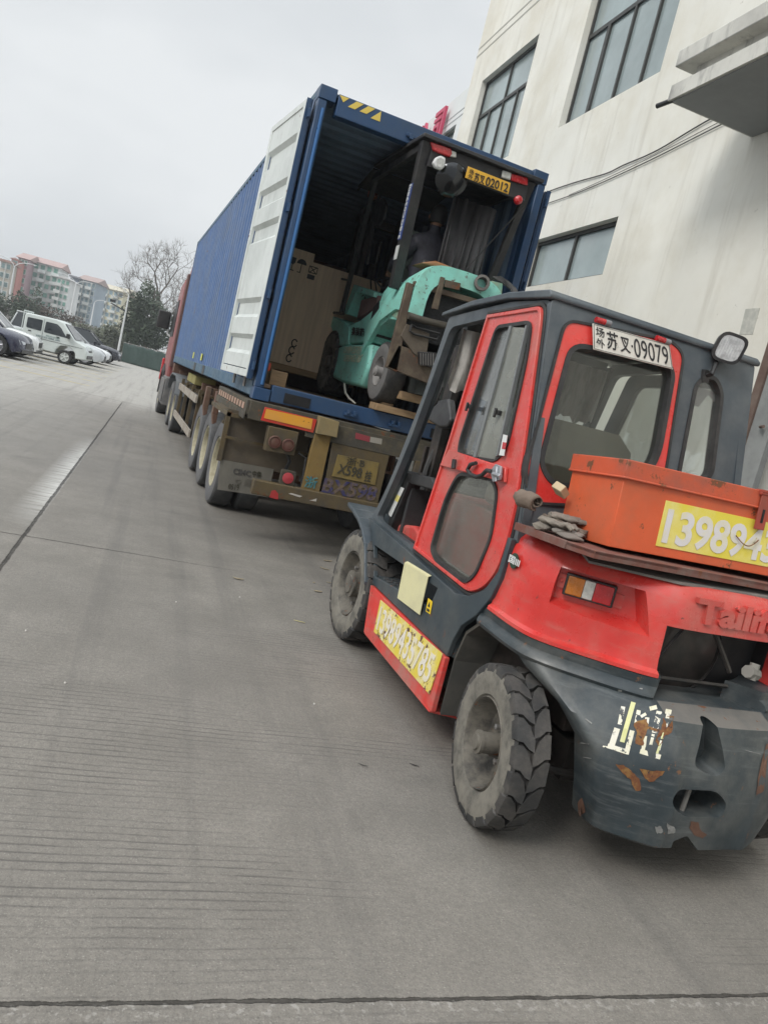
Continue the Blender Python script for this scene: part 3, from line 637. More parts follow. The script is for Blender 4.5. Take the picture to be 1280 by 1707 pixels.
# far apartment houses
def flats(name, label, x0, x1, y, z1, wallc, roofc, rz, nx, nz, balc, gable=True, z0=2.0, wm=None, depth=11, cat='apartment building', accent=None):
    wM = mat(name + '_wall', wallc, .85, var=.08, vscale=.2, dirt=tuple(c * .75 for c in wallc), dscale=.4, damt=.5); rM = mat(name + '_roof', roofc, .8)
    wd = x1 - x0; t = thing(name, label, cat, (x0, y, 0), rz=rz)
    q = M(); q.box(0, wd, 0, depth, 0, z1); q.build('wall', wM, t, local=True)
    q = M()
    if gable == 'front': q.prism([(-.4, -.4, z1), (wd + .4, -.4, z1), (wd * .5, -.4, z1 + wd * .24)], (0, depth + .8, 0))
    elif gable: q.prism([(-.5, -.7, z1), (-.5, depth + .7, z1), (-.5, depth * .5, z1 + 1.5)], (wd + 1, 0, 0))
    else: q.box(-.4, wd + .4, -.5, depth + .4, z1, z1 + .4)
    q.build('roof', rM, t, local=True)
    fh = (z1 - z0) / nz; cw = wd / nx
    gm = wm or mat(name + '_glass', (.10, .15, .15), .3, var=.5, vscale=.5); fm = mat(name + '_frame', (.5, .52, .5), .6)
    for i in range(nx):
        for k in range(nz):
            a = i * cw + cw * .2; b_ = (i + 1) * cw - cw * .2; zz = z0 + k * fh + fh * .3; h = fh * .5
            q = M(); q.box(a - .12, b_ + .12, -.10, -.002, zz - .12, zz + h + .12); f = q.build('window', fm, t, local=True)
            q = M(); q.box(a, b_, -.16, -.105, zz, zz + h); q.build('pane', gm, f, local=True)
            if balc and i % balc == 0:
                q = M(); q.box(a - .4, b_ + .4, -1.0, -.18, zz - .75, zz - .05); q.build('balcony', accent or fm, t, local=True)
    for i in range(1, nx, 2):
        q = M(); q.tube([(i * cw, -.16, .2), (i * cw, -.16, z1 - .1)], .09, 5); q.build('downpipe', fm, t, local=True)
    return t
def X(u, y, v=520): return at(u, v, y=y).x
greeng = mat('green_tinted_glass', (.10, .24, .19), .3, var=.5, vscale=.4); bluegl = mat('blue_tinted_glass', (.13, .2, .23), .3, var=.5, vscale=.4)
Y = 190
flats('cream_block', 'cream block with arched attic cut by the left edge of the photo', X(-12, 170), X(7, 170), 170, 10.6, (.42, .38, .32), (.3, .18, .15), 0, 2, 5, 0, False)
flats('red_block', 'narrow salmon red apartment block with a pointed gable at the left', X(5, 178), X(18, 178), 178, 12.0, (.46, .19, .16), (.38, .26, .24), R(-4), 1, 6, 0, 'front')
t = flats('pink_block', 'pink and mauve block between the red gable and the white flats', X(16, 184), X(33, 184), 184, 13.0, (.38, .25, .27), (.38, .27, .25), R(-6), 3, 6, 3, True, wm=greeng)
flats('white_flats', 'long white apartment block with a pinkish tile roof and green windows', X(31, 190), X(88, 190), 190, 13.4, (.60, .62, .60), (.38, .27, .25), R(-6), 5, 6, 2, True, wm=greeng, accent=mat('white_balcony', (.58, .62, .6), .7))
flats('white_end_flats', 'white end section with a front gable right of the long white flats', X(86, 186), X(109, 186), 186, 11.2, (.62, .63, .62), (.5, .5, .49), R(-8), 3, 6, 3, 'front', wm=greeng)
flats('blue_grey_flats', 'blue-grey apartment block with a plain dark end wall', X(123, 205), X(153, 205), 205, 13.2, (.27, .33, .38), (.33, .25, .23), R(-12), 4, 6, 2, True, wm=bluegl)
q = M(); xx = X(109, 203)
flats('slate_tower', 'plain slate blue stair tower between the white and blue-grey flats', X(108, 204), X(122, 204), 204, 13.0, (.17, .2, .26), (.2, .2, .22), R(-4), 1, 2, 0, False)
flats('yellow_flats', 'cream yellow apartment block with a gable behind the lamp posts', X(150, 235), X(206, 235), 235, 14.2, (.56, .52, .36), (.5, .46, .36), R(-24), 6, 6, 2, True, wm=bluegl)
flats('far_flats', 'farthest pale grey flats peeping out behind the camera pole', X(196, 300), X(212, 300), 300, 12.5, (.5, .5, .48), (.4, .38, .36), 0, 3, 5, 0, True)
# ================================================================ wheels
def wheel(parent, cx, cy, cz, r, wd, rim_r, side, name='wheel', lugs=0, hub=.1, hubout=.0, lug_h=.016, seg=48, tread_m=None, side_m=None, steer=0.0, bolts=8, dish=.05, full=True, rmat=None):
    """side=-1: the outer face looks to -X. cx is the outer face plane"""
    w = None; T = Matrix.Translation((cx - side * wd / 2, cy, cz)) @ Matrix.Rotation(steer, 4, 'Z')
    s = side; tm = tread_m or tyre_m; sm = side_m or tyre_side
    h = wd / 2
    q = M()
    prof = [(rim_r, h * .80), (rim_r * 1.03, h * .93), (rim_r + (r - rim_r) * .35, h * 1.0), (rim_r + (r - rim_r) * .7, h * .99), (r - .028, h * .93)]
    q.lathe([(a, b * s) for a, b in prof], (0, 0, 0), (1, 0, 0), seg, mi=1)
    q.lathe([(r - .028, h * .93 * s), (r - .008, h * .82 * s), (r - lug_h * (1 if lugs else 0), h * .7 * s), (r - lug_h * (1 if lugs else 0), -h * .7 * s), (r - .008, -h * .82 * s), (r - .03, -h * .94 * s), (rim_r * 1.03, -h * .95 * s), (rim_r, -h * .8 * s), (rim_r, h * .8 * s)], (0, 0, 0), (1, 0, 0), seg, mi=0)
    if lugs:
        def P(th, a, rr): return Vector((a * s, math.cos(th) * rr, math.sin(th) * rr))
        dt = 2 * math.pi / lugs
        for k in range(lugs):
            for sg in (1, -1):
                t0 = k * dt + (dt * .5 if sg < 0 else 0)
                path = [(h * .985, 0, -.020), (h * .90, 0, -.004), (h * .60, .02, 0), (h * .28, .26, 0), (-h * .02, .56, 0)]
                wdt = [.36, .43, .44, .42, .22]
                top = []; bot = []
                for (a, sh, dr), wv in zip(path, wdt):
                    for e in (-1, 1):
                        th = t0 + (sh + e * wv) * dt
                        top.append(P(th, a * sg, r + dr - .0005)); bot.append(P(th, a * sg, r - lug_h * 1.6 + dr))
                n = len(path); fs = []
                for i in range(n - 1):
                    a0, a1, b0, b1 = 2 * i, 2 * i + 1, 2 * i + 2, 2 * i + 3
                    fs += [(a0, a1, b1, b0), (a0 + 2 * n, b0 + 2 * n, b1 + 2 * n, a1 + 2 * n), (a0, b0, b0 + 2 * n, a0 + 2 * n), (a1, a1 + 2 * n, b1 + 2 * n, b1)]
                fs += [(0, 2 * n, 2 * n + 1, 1), (2 * n - 2, 2 * n - 1, 4 * n - 1, 4 * n - 2)]
                q.add(top + bot, fs, 0)
    q.xf(T); ty = q.build(name if full else 'wheel', [tm, sm], parent, smooth=38, fix=not lugs)
    if lugs:
        pass
    q = M(); o = h * .8
    pr = [(rim_r, -h * .7), (rim_r, o), (rim_r * .965, o + .012), (rim_r * .93, o), (rim_r * .88, o - dish * .5), (rim_r * .80, o - dish), (rim_r * .55, o - dish * 1.15), (hub * 1.9, o - dish * 1.05), (hub * 1.15, o - dish), (hub, o - dish + .005), (hub * .97, h + hubout - .022), (hub * 1.08, h + hubout - .022), (hub * 1.08, h + hubout - .006), (hub * .75, h + hubout - .004), (hub * .7, h + hubout + .006), (0, h + hubout + .008)]
    q.lathe([(a, b * s) for a, b in pr], (0, 0, 0), (1, 0, 0), 32)
    q.xf(T); q.build('rim', rmat or rim_m, ty, smooth=30)
    q = M()
    for k in range(bolts):
        a = 2 * math.pi * k / bolts; q.lathe([(.014, (o - dish * 1.2) * s), (.014, (o - dish * .6) * s), (0, (o - dish * .55) * s)], (0, math.cos(a) * hub * 1.55, math.sin(a) * hub * 1.55), (1, 0, 0), 6)
    if bolts: q.xf(T); q.build('wheel_nuts', steel, ty)
    return ty

# ================================================================ container
CX, CY, HB = 1.236, 7.349, 1.43
CX1, CY1, CT = CX + 2.438, CY + 12.192, HB + 2.896
co = thing('shipping_container', 'long blue shipping container on the trailer with its rear doors swung open', 'container', ((CX + CX1) / 2, (CY + CY1) / 2, HB))
def corr(p0, p1, z0, z1, nrm, per=.278, dep=.036, m=None, name='side_panel', par=None, thick=.0, horiz=False):
    """vertical trapezoid corrugation from p0 to p1 (x,y)"""
    p0 = Vector(p0); p1 = Vector(p1); d = p1 - p0; ln = d.length; d.normalize(); nrm = Vector(nrm); prof = []
    n = int(ln / per); per = ln / n
    for i in range(n):
        for f, h in ((0, 0), (.26, 0), (.5, 1), (.76, 1)): prof.append((i * per + f * per, h * dep))
    prof.append((ln, 0)); q = M(); vs = []
    for s, h in prof:
        c = p0 + d * s - nrm * h; vs += [(c.x, c.y, z0), (c.x, c.y, z1)]
    q.add(vs, [(2 * i, 2 * i + 2, 2 * i + 3, 2 * i + 1) for i in range(len(prof) - 1)])
    return q.build(name, m, par, fix=False)
corr((CX + .004, CY + .18), (CX + .004, CY1 - .16), HB + .165, CT - .07, (-1, 0), m=blue_side, par=co)
corr((CX1 - .004, CY1 - .16), (CX1 - .004, CY + .18), HB + .165, CT - .07, (1, 0), m=blue_side, par=co)
corr((CX + .05, CY1 - .14), (CX + .05, CY + .12), HB + .16, CT - .07, (1, 0), m=navy, name='inner_lining', par=co)
corr((CX1 - .05, CY + .12), (CX1 - .05, CY1 - .14), HB + .16, CT - .07, (-1, 0), m=navy, name='inner_lining', par=co)
q = M(); q.box(CX + .02, CX1 - .02, CY1 - .1, CY1 - .04, HB + .1, CT - .03); q.build('front_wall', navy, co)
q = M(); vs = []; n = 46
for i in range(n * 4 + 1):
    f = i % 4; y = CY + .1 + (12.0 / n) * (i // 4 + (0, .3, .5, .8)[f]); z = CT - .085 - (0, 0, .02, .02)[f] * (1 if i < n * 4 else 0); vs += [(CX + .05, y, z), (CX1 - .05, y, z)]
q.add(vs, [(2 * i, 2 * i + 1, 2 * i + 3, 2 * i + 2) for i in range(n * 4)]); q.build('ceiling_panel', navy, co, fix=False)
q = M(); q.box(CX + .05, CX1 - .05, CY + .05, CY1 - .05, CT - .05, CT - .02); q.build('roof', blue_rail, co)
q = M(); q.box(CX + .04, CX1 - .04, CY + .12, CY1 - .1, HB + .13, HB + .165); q.build('floor', floorw, co)
# rails
for xa, xb in ((CX, CX + .06), (CX1 - .06, CX1)):
    q = M(); q.box(xa, xb, CY + .17, CY1 - .17, HB + .012, HB + .165)
    q.box(xa - .0, xb, CY + .17, CY1 - .17, HB + .012, HB + .03); q.build('bottom_rail', blue_rail, co, bev=.004)
    q = M(); q.box(xa, xb, CY + .17, CY1 - .17, CT - .07, CT - .008); q.build('top_rail', blue_rail, co, bev=.004)
q = M()
for yy in (13.6, 12.1): q.box(CX - .004, CX + .01, yy, yy + .34, HB + .02, HB + .155)
q.build('fork_pocket', black, co)
# end frames
for (ya, yb, nm) in ((CY, CY + .12, 'rear_frame'), (CY1 - .12, CY1, 'front_frame')):
    q = M()
    for xa, xb in ((CX + .002, CX + .088), (CX1 - .088, CX1 - .002)): q.box(xa, xb, ya + .003, yb, HB + .118, CT - .12)
    q.box(CX + .18, CX1 - .18, ya + .003, yb, CT - .215, CT - .025)
    q.box(CX + .17, CX1 - .17, ya + .003, yb, HB + .01, HB + .17)
    o = q.build(nm, blue_in, co, bev=.008)
pipe = mat('post_edge_blue', (.03, .12, .30), .35)
q = M()
q.tube([(CX + .062, CY - .008, HB + .15), (CX + .062, CY - .008, CT - .2)], .016, 10)
q.build('post_tube', pipe, co, smooth=40)
# castings with their oval holes
for xa in (CX, CX1 - .162):
    for ya in (CY - .006, CY1 - .172):
        for za in (HB, CT - .118):
            q = M(); q.box(xa, xa + .162, ya, ya + .178, za, za + .118); o = q.build('corner_casting', blue_in, co, bev=.008)
            if ya < 8:
                c = M(); hx = .034; c.prism([(xa + .081 + math.cos(a) * hx, ya - .05, za + .06 + math.sin(a) * .03 + (.012 if math.sin(a) > 0 else -.012)) for a in [2 * math.pi * k / 20 for k in range(20)]], (0, .3, 0))
                cc = c.build('cutter', void); cc.location = -root_of(o).location; o.modifiers.clear(); cut(o, [cc]); b = o.modifiers.new('bevel', 'BEVEL'); b.width = .006; b.segments = 2; b.limit_method = 'ANGLE'; b.angle_limit = R(60)
# sill details
q = M(); q.box(CX + .30, CX + .56, CY - .008, CY + .01, HB + .03, HB + .125); q.box(CX1 - .56, CX1 - .3, CY - .008, CY + .01, HB + .03, HB + .125); q.build('sill_recess', void, co)  # black blocks painted as the shade inside the recesses
q = M()
for xx in (CX + .92, CX + 1.40): q.box(xx, xx + .14, CY - .03, CY + .004, HB + .05, HB + .075); q.box(xx + .02, xx + .05, CY - .04, CY - .004, HB + .07, HB + .11); q.box(xx + .09, xx + .12, CY - .04, CY - .004, HB + .07, HB + .11)
q.build('lock_keeper', blue_in, co, bev=.003)
q = M()
for xx in (CX + .88, CX + 1.5): q.box(xx, xx + .12, CY - .025, CY + .004, CT - .16, CT - .13); q.box(xx + .03, xx + .07, CY - .035, CY - .02, CT - .18, CT - .13)
q.build('lock_keeper', blue_in, co, bev=.003)
hz = mat('yellow_hazard_paint', (.7, .52, .10), .5)
q = M(); zt, zb = CT - .035, CT - .125
for k in range(4):
    x0 = CX + .185 + k * .115
    if k == 0: pts = [(x0, zt), (x0 + .09, zt), (x0 + .045, zt - .05)]
    elif k == 3: pts = [(x0 - .02, zb), (x0 + .075, zb), (x0 + .065, zt + .0)]
    else: pts = [(x0 - .02, zb + .02), (x0 + .05, zt), (x0 + .12, zt), (x0 + .05, zb + .02)]
    q.prism([(a, CY - .001, b) for a, b in pts], (0, .006, 0))
q.build('hazard_stripes', hz, co)
q = M()
for yy in (12.85, 14.35): q.box(CX - .006, CX + .002, yy, yy + .16, HB + .22, HB + .33)
q.build('yellow_tag', mat('yellow_tag_sticker', (.6, .6, .12), .5), co)
# doors
def leaf(hx, hy, ex, ey, sgn, name, lab):
    a = Vector((hx, hy)); b = Vector((ex, ey)); d = (b - a).normalized(); ln = (b - a).length; nrm = Vector((d.y, -d.x)) * sgn     # nrm: away from the container side
    z0, z1 = HB + .185, CT - .145
    def W(s, n, z): p = a + d * s + nrm * n; return Vector((p.x, p.y, z))
    def bx(q, s0, s1, n0, n1, za, zb): q.hexa([W(s0, n0, za), W(s1, n0, za), W(s1, n1, za), W(s0, n1, za)], [W(s0, n0, zb), W(s1, n0, zb), W(s1, n1, zb), W(s0, n1, zb)])
    q = M(); bx(q, 0, .06, 0, .036, z0, z1); bx(q, ln - .06, ln, 0, .036, z0, z1); bx(q, .06, ln - .06, 0, .036, z1 - .06, z1); bx(q, .06, ln - .06, 0, .036, z0, z0 + .07)
    f = q.build(name, doorw, co, bev=.004, label=lab)
    # pressed panel with four recessed bands
    q = M(); zs = []; n = 5; hgt = (z1 - .07 - z0 - .08); zc = z0 + .08; prof = [(zc, .026)]
    for c in (.055, .205, .52, .67, .835):
        m_ = zc + hgt * c; prof += [(m_, .026), (m_ + .04, -.012), (m_ + .155, -.012), (m_ + .195, .026)]
    prof.append((z1 - .06, .026)); vs = []
    for z, nn in prof: vs += [W(.06, nn, z), W(ln - .06, nn, z)]
    q.add(vs, [(2 * i, 2 * i + 1, 2 * i + 3, 2 * i + 2) for i in range(len(prof) - 1)])
    q.build('door_panel', doorw, f, fix=False)
    q = M(); bx(q, -.012, 0, -.015, .030, z0 - .01, z1 + .01); bx(q, 0, .03, -.016, -.004, z0, z1); q.build('door_gasket', blue_in, f)
    q = M(); bx(q, .0, ln, -.030, -.018, z0, z1); q.build('door_outer_skin', blue_in, f)
    q = M()
    for s in (ln * .35, ln * .75):
        q.tube([W(s, -.065, z0 - .10), W(s, -.065, z1 + .10)], .016, 8)
        for z in (z0 + .05, z1 - .05): bx(q, s - .04, s + .04, -.09, -.045, z - .03, z + .03)
    q.build('lock_rod', steel, f)
    q = M()
    for z in (z0 + .12, z0 + .8, z0 + 1.6, z1 - .12): bx(q, -.07, .0, -.012, .006, z - .04, z + .04)
    q.build('hinge', blue_in, f)
leaf(1.182, 7.42, 1.075, 8.58, -1, 'door_leaf', 'left door leaf folded back with its white ribbed lining showing')
leaf(CX1 + .075, 7.42, CX1 + .21, 8.57, 1, 'door_leaf', 'right door leaf folded back and seen edge-on')

# ================================================================ crates in the container
def crate_syms(par, x, y, z, S=1.0):
    q = M(); yy = y - .004
    def pr(pts): q.prism([(x + a * S, yy, z + b * S) for a, b in pts], (0, .003, 0))
    pr([(0, .10), (.06, .10), (.055, .05), (.035, .03), (.025, .03), (.005, .05)]); pr([(.026, .03), (.034, .03), (.034, -.02), (.026, -.02)]); pr([(.005, -.03), (.055, -.03), (.055, -.02), (.005, -.02)])
    ux = .12; pr([(ux + .05 * math.cos(a), .055 + .05 * math.sin(a)) for a in [math.pi * k / 8 for k in range(9)]]); pr([(ux - .004, -.03), (ux + .004, -.03), (ux + .004, .055), (ux - .004, .055)]); pr([(ux - .004, -.03), (ux - .03, -.03), (ux - .03, -.022), (ux - .004, -.022)])
    bx = .2
    for p in ([(0, .0), (.09, .0), (.09, .008), (0, .008)], [(0, .06), (.09, .06), (.09, .068), (0, .068)], [(0, 0), (.007, 0), (.007, .068), (0, .068)], [(.083, 0), (.09, 0), (.09, .068), (.083, .068)], [(0, .0), (.012, 0), (.09, .068), (.078, .068)], [(.078, 0), (.09, 0), (.012, .068), (0, .068)], [(0, -.06), (.075, -.06), (.075, -.015), (0, -.015)]): pr([(bx + a, b) for a, b in p])
    q.build('handling_marks', ink, par)
t = thing('plywood_crate', 'tall tan plywood crate with wine glass and umbrella marks just inside the container', 'crate', (2.2, 10.0, 1.86))
yc = 9.75; k_ = yc / 8.0; x0_ = 1.38 * k_ - .0; zb = 1.86; zt = CAM.z + (2.985 - CAM.z) * k_; xs_ = 1.655 * k_
plate('front_panel', [(x0_, zb), (2.95, zb), (2.95, zt - .10), (xs_, zt - .10), (xs_, zt), (x0_, zt)], [], PY(yc), .02, carton, t)
q = M(); q.box(x0_, x0_ + .02, yc + .012, yc + 1.1, zb, zt - .01); q.build('side_panel', carton, t)
q = M(); q.box(x0_ + .02, 2.95, yc + 1.08, yc + 1.1, zb, zt - .11); q.box(x0_ + .02, 2.95, yc + .012, yc + 1.08, zt - .15, zt - .12); q.box(2.93, 2.95, yc + .012, yc + 1.08, zb, zt - .16); q.build('back_panel', carton, t)
p = at(487, 443, y=yc); crate_syms(t, p.x - .04, yc - .01, p.z - .02, 1.25)
q = M()
for k, (u, v) in enumerate(((491, 572), (486.5, 584), (482, 597))):
    p = at(u, v, y=yc - .015); q.tube([(p.x + .034 * math.cos(a), yc - .015, p.z + .046 * math.sin(a)) for a in [2 * math.pi * i / 14 * .86 + .5 for i in range(15)]], .008, 5)
q.build('chain_mark', ink, t)
q = M(); q.box(x0_, 2.9, yc, yc + .1, zb - .08, zb - .002); q.box(x0_, 2.9, yc + .95, yc + 1.05, zb - .08, zb - .002); q.build('skid', woodm, t, bev=.004)
q = M()
for xx in (x0_ + .02, x0_ + .9): q.box(xx, xx + .14, yc, yc + .14, 1.597, zb - .082)
q.build('skid_block', woodm, t, bev=.004)
t = thing('dark_crate', 'dark brown crate edge showing behind the plywood crate', 'crate', (2.6, 11.6, 1.6))
q = M(); q.box(xs_ + .02, 3.2, yc + 1.14, yc + 2.3, 1.6, zt + .12); q.build('box_body', carton_d, t, bev=.01)
q = M()
for k in range(4): q.box(xs_ + k * .4, xs_ + .06 + k * .4, yc + 1.115, yc + 1.138, 1.6, zt + .1)
q.build('batten', carton_d, t)
t = thing('timber_block', 'small square timber block on the container floor under the plywood crate', 'timber', (1.62, 7.72, 1.597))
p0 = at(452, 622, y=7.72); p1 = at(475, 645, y=7.72); q = M(); q.box(p0.x, p0.x + .17, 7.72, 7.86, 1.597, 1.597 + .15); q.build('block', woodm, t, bev=.006)
q = M(); q.box(1.36, 1.41, 7.70, 7.74, 1.72, 1.80); tag(q.build('red_clip', mat('red_orange_plastic', (.5, .07, .03), .5), bev=.004), 'small red-orange clip beside the left container post', 'clip')
t = thing('timber_plank', 'pale timber plank lying under the rear wheel of the turquoise forklift', 'timber', (3.0, 7.1, 1.6))
p0 = at(662, 655, y=7.25); p1 = at(697, 668, y=7.25)
q = M(); q.box(2.44, 3.1, 7.27, 7.50, 1.605, 1.672); q.build('plank', woodm, t, bev=.004); q = M(); q.box(p0.x, p0.x + .55, 7.10, 7.24, p1.z - .03, p1.z + .05); q.build('plank_end', woodm, t, bev=.004)
p0 = at(585, 690, y=7.33)
t = thing('wooden_wedge', 'brown wooden wedge on the blue container sill beneath the turquoise forklift', 'timber', (2.6, 7.4, 1.6))
a = at(637, 672, y=7.36); q = M(); q.prism([(a.x - .06, 7.36, 1.603), (a.x + .12, 7.36, 1.603), (a.x + .12, 7.36, 1.70), (a.x + .02, 7.36, 1.72)], (0, .15, 0)); q.build('wedge', woodm, t)

# ================================================================ trailer
tr = thing('semi_trailer', 'muddy skeletal semi-trailer carrying the blue container', 'trailer', (2.455, 12, 0))
YR = 7.30
def AY(u, v, y=YR): return at(u, v, y=y)
q = M()
for xa in (1.95, 2.82): q.box(xa, xa + .14, 7.6, 18.6, 1.36, 1.395); q.box(xa + .06, xa + .08, 7.6, 18.6, 1.0, 1.36); q.box(xa, xa + .14, 7.6, 18.6, .97, 1.0)
q.build('chassis_beam', chas, tr)
q = M()
for yy in (9.2, 10.4, 11.5, 13.0, 14.5, 16.0, 18.3): q.box(1.35, 3.56, yy, yy + .12, 1.18, 1.30)
q.box(1.25, 3.66, 18.9, 19.4, 1.22, 1.42); q.build('cross_member', chas, tr)
# rear head: beam, side boxes
q = M(); q.box(1.225, 3.685, YR + .004, YR + .30, 1.235, 1.418); q.build('rear_beam', mudg, tr, bev=.008)
q = M(); q.box(1.80, 3.68, YR - .02, YR + .0, 1.19, 1.37); q.build('rear_beam_plate', mudg, tr, bev=.005)
q = M(); q.box(1.195, 1.42, YR + .02, 9.60, 1.27, 1.415); q.box(3.49, 3.715, YR + .02, 9.60, 1.27, 1.415); q.box(1.185, 1.20, YR, 9.6, 1.225, 1.30); q.build('side_box', mudg, tr, bev=.006)
q = M(); rw = mat('dusty_reflector', (.45, .27, .2), .5, dirt=(.3, .25, .18), dscale=9, damt=.5)
for k in range(11): q.box(1.188, 1.1935, 7.45 + k * .19, 7.45 + k * .19 + .10, 1.315, 1.375)
q.build('side_reflectors', rw, tr)
q = M(); q.box(1.13, 1.16, YR + .8, YR + .86, 1.10, 1.24); q.lathe([(.03, 0), (.035, .03), (.0, .05)], (1.145, YR + .83, 1.08), (0, 0, 1), 8); q.build('twist_lock', mud, tr)
q = M()
for yy in (9.75, 10.9): q.box(1.2, 1.27, yy, yy + .14, 1.05, 1.33); q.box(1.27, 2.0, yy + .02, yy + .12, 1.22, 1.32); q.prism([(1.2, yy, 1.05), (1.27, yy, 1.05), (1.27, yy, .95), (1.23, yy, .92)], (0, .14, 0))
q.build('bolster_bracket', chas, tr, bev=.006)
# red bordered yellow board
def board(name, pts, th, m, b=0, par=tr, dy=0.0, lab=None):
    q = M(); q.prism([Vector((p.x, p.y - dy, p.z)) for p in pts], (0, th, 0)); return q.build(name, m, par, bev=b, label=lab)
pts = [AY(433.5, 701), AY(522, 721), AY(527, 697.5), AY(445, 677)]
o = board('rear_marker_board', [AY(434, 700), AY(521, 721), AY(527, 699), AY(441, 678)], .012, mat('marker_red', (.55, .03, .02), .5, dirt=(.3, .1, .05), dscale=6, damt=.5), .003, dy=.035)
board('marker_field', [AY(439, 696), AY(517, 715), AY(520, 698), AY(443, 681)], .004, mat('marker_amber', (.72, .33, .03), .5, dirt=(.62, .3, .08), dscale=6, damt=.8, rust=.12, rscale=11), par=o, dy=.041)
# lamp box with twin round lamps
lb = board('lamp_box', [AY(440, 750), AY(489, 758.5), AY(497, 720), AY(447.5, 709)], .12, mud, .006, dy=.05)
q = M()
for u, v in ((458, 736.5), (480, 742)):
    p = AY(u, v, YR - .055); q.lathe([(.062, 0), (.062, .02), (.052, .024), (.052, .012), (.03, .018), (0, .02)], p, (0, -1, 0), 24)
q.build('round_tail_lamp', mat('muddy_red_lens', (.11, .04, .03), .6, dirt=(.13, .09, .06), dscale=9, damt=.6), lb, smooth=30)
# uprights, bumper bar, plate board
cl = board('bumper_upright', [AY(501, 815), AY(531, 821), AY(551, 727), AY(524, 722)], .06, mat('yellow_brown_mud', (.20, .13, .04), .75, dirt=(.09, .075, .045), dscale=3, damt=.8, rust=.2, rscale=8, bump=.15), .006, dy=.03)
q = M(); q.box(3.0, 3.18, YR - .03, YR + .03, .62, 1.2); q.build('bumper_upright', mud, tr, bev=.006)
q = M(); a = AY(424, 799, YR - .06); b = AY(424, 824, YR - .06); q.box(a.x, 4.91 - a.x, YR - .06, YR + .04, b.z, a.z); q.build('bumper_bar', mud, tr, bev=.01)
pb = board('plate_board', [AY(538, 823), AY(627, 845), AY(650, 752), AY(555, 729)], .02, mud, .004, dy=.015)
o = board('number_plate', [AY(552, 793), AY(624, 808), AY(631, 771), AY(562, 757)], .005, mat('muddy_number_plate', (.21, .15, .045), .7, dirt=(.10, .08, .045), dscale=6, damt=.8), .002, par=pb, dy=.026)
mi = mat('muddy_ink', (.05, .045, .03), .8)
def tq(u0, v0, u1, v1, u2, v2, u3, v3, y): return [AY(u0, v0, y), AY(u1, v1, y), AY(u2, v2, y), AY(u3, v3, y)]
text('plate_text', '浙·B', tq(577, 774, 607, 780, 609, 766, 579, 761, YR - .029), mi, o, bold=.01)
text('plate_text', 'X598', tq(561, 789, 601, 798, 605, 781, 566, 773, YR - .029), mi, o, bold=.02)
text('plate_text', '挂', tq(606, 802, 617, 804, 621, 786, 610, 784, YR - .029), mi, o, bold=.01)
pu = mat('worn_navy_paint', (.035, .035, .11), .8, dirt=(.22, .15, .04), dscale=11, damt=.8)
text('painted_number', 'BX598', tq(535, 821, 624, 836, 631, 812, 542, 796, YR - .017), pu, pb, bold=.03)
text('painted_number', '浙', tq(506, 812, 526, 815, 531, 796, 510, 793, YR - .032), mat('worn_teal_paint', (.03, .16, .2), .8, dirt=(.4, .33, .04), dscale=9, damt=.8), cl, bold=.02)
q = M(); q.prism([AY(449, 829, YR - .062), AY(464, 833, YR - .062), AY(464, 823, YR - .062), AY(459, 817, YR - .062), AY(453, 818, YR - .062)], (0, .003, 0)); q.build('red_triangle_reflector', mat('dull_red_reflector', (.35, .03, .03), .5), tr)
q = M(); q.prism([AY(481, 823, YR - .062), AY(500, 829, YR - .062), AY(504, 827, YR - .062), AY(486, 822, YR - .062)], (0, .003, 0)); q.prism([AY(516, 834, YR - .062), AY(527, 836, YR - .062), AY(528, 831, YR - .062), AY(522, 833, YR - .062)], (0, .003, 0)); q.build('scraped_sticker', mat('scraped_white', (.45, .42, .38), .7), tr)
q = M(); q.prism([AY(592, 731, YR - .022), AY(616, 737, YR - .022), AY(617, 728, YR - .022), AY(593, 721, YR - .022)], (0, .003, 0)); q.build('reflective_strip', mat('dull_red_strip', (.25, .04, .05), .6), tr)
q = M(); q.prism([AY(616.5, 737, YR - .022), AY(636, 741, YR - .022), AY(637, 731.5, YR - .022), AY(617.5, 728, YR - .022)], (0, .003, 0)); q.build('reflective_strip', mat('dull_white_strip', (.3, .28, .24), .6), tr)
board('step_block', [AY(524, 721), AY(558, 728), AY(562, 702), AY(530, 692)], .10, mat('khaki_block', (.2, .16, .085), .8, dirt=(.27, .2, .09), dscale=6, damt=.7), .006, dy=.09)
# red round lamp low down
p = AY(480, 797, YR - .02); q = M(); q.prism([Vector((p.x + .075 * sx, p.y, p.z + .075 * sz)) for sx, sz in rnd([(-1, -1), (1, -1), (1, 1), (-1, 1)], .3)], (0, .05, 0)); o = q.build('square_lamp', mudg, tr, bev=.004)
q = M(); q.lathe([(.055, 0), (.055, .012), (.04, .016), (0, .02)], p + Vector((0, -.001, 0)), (0, -1, 0), 20); q.build('red_lens', mat('muddy_bright_red_lens', (.4, .05, .06), .35), o, smooth=30)
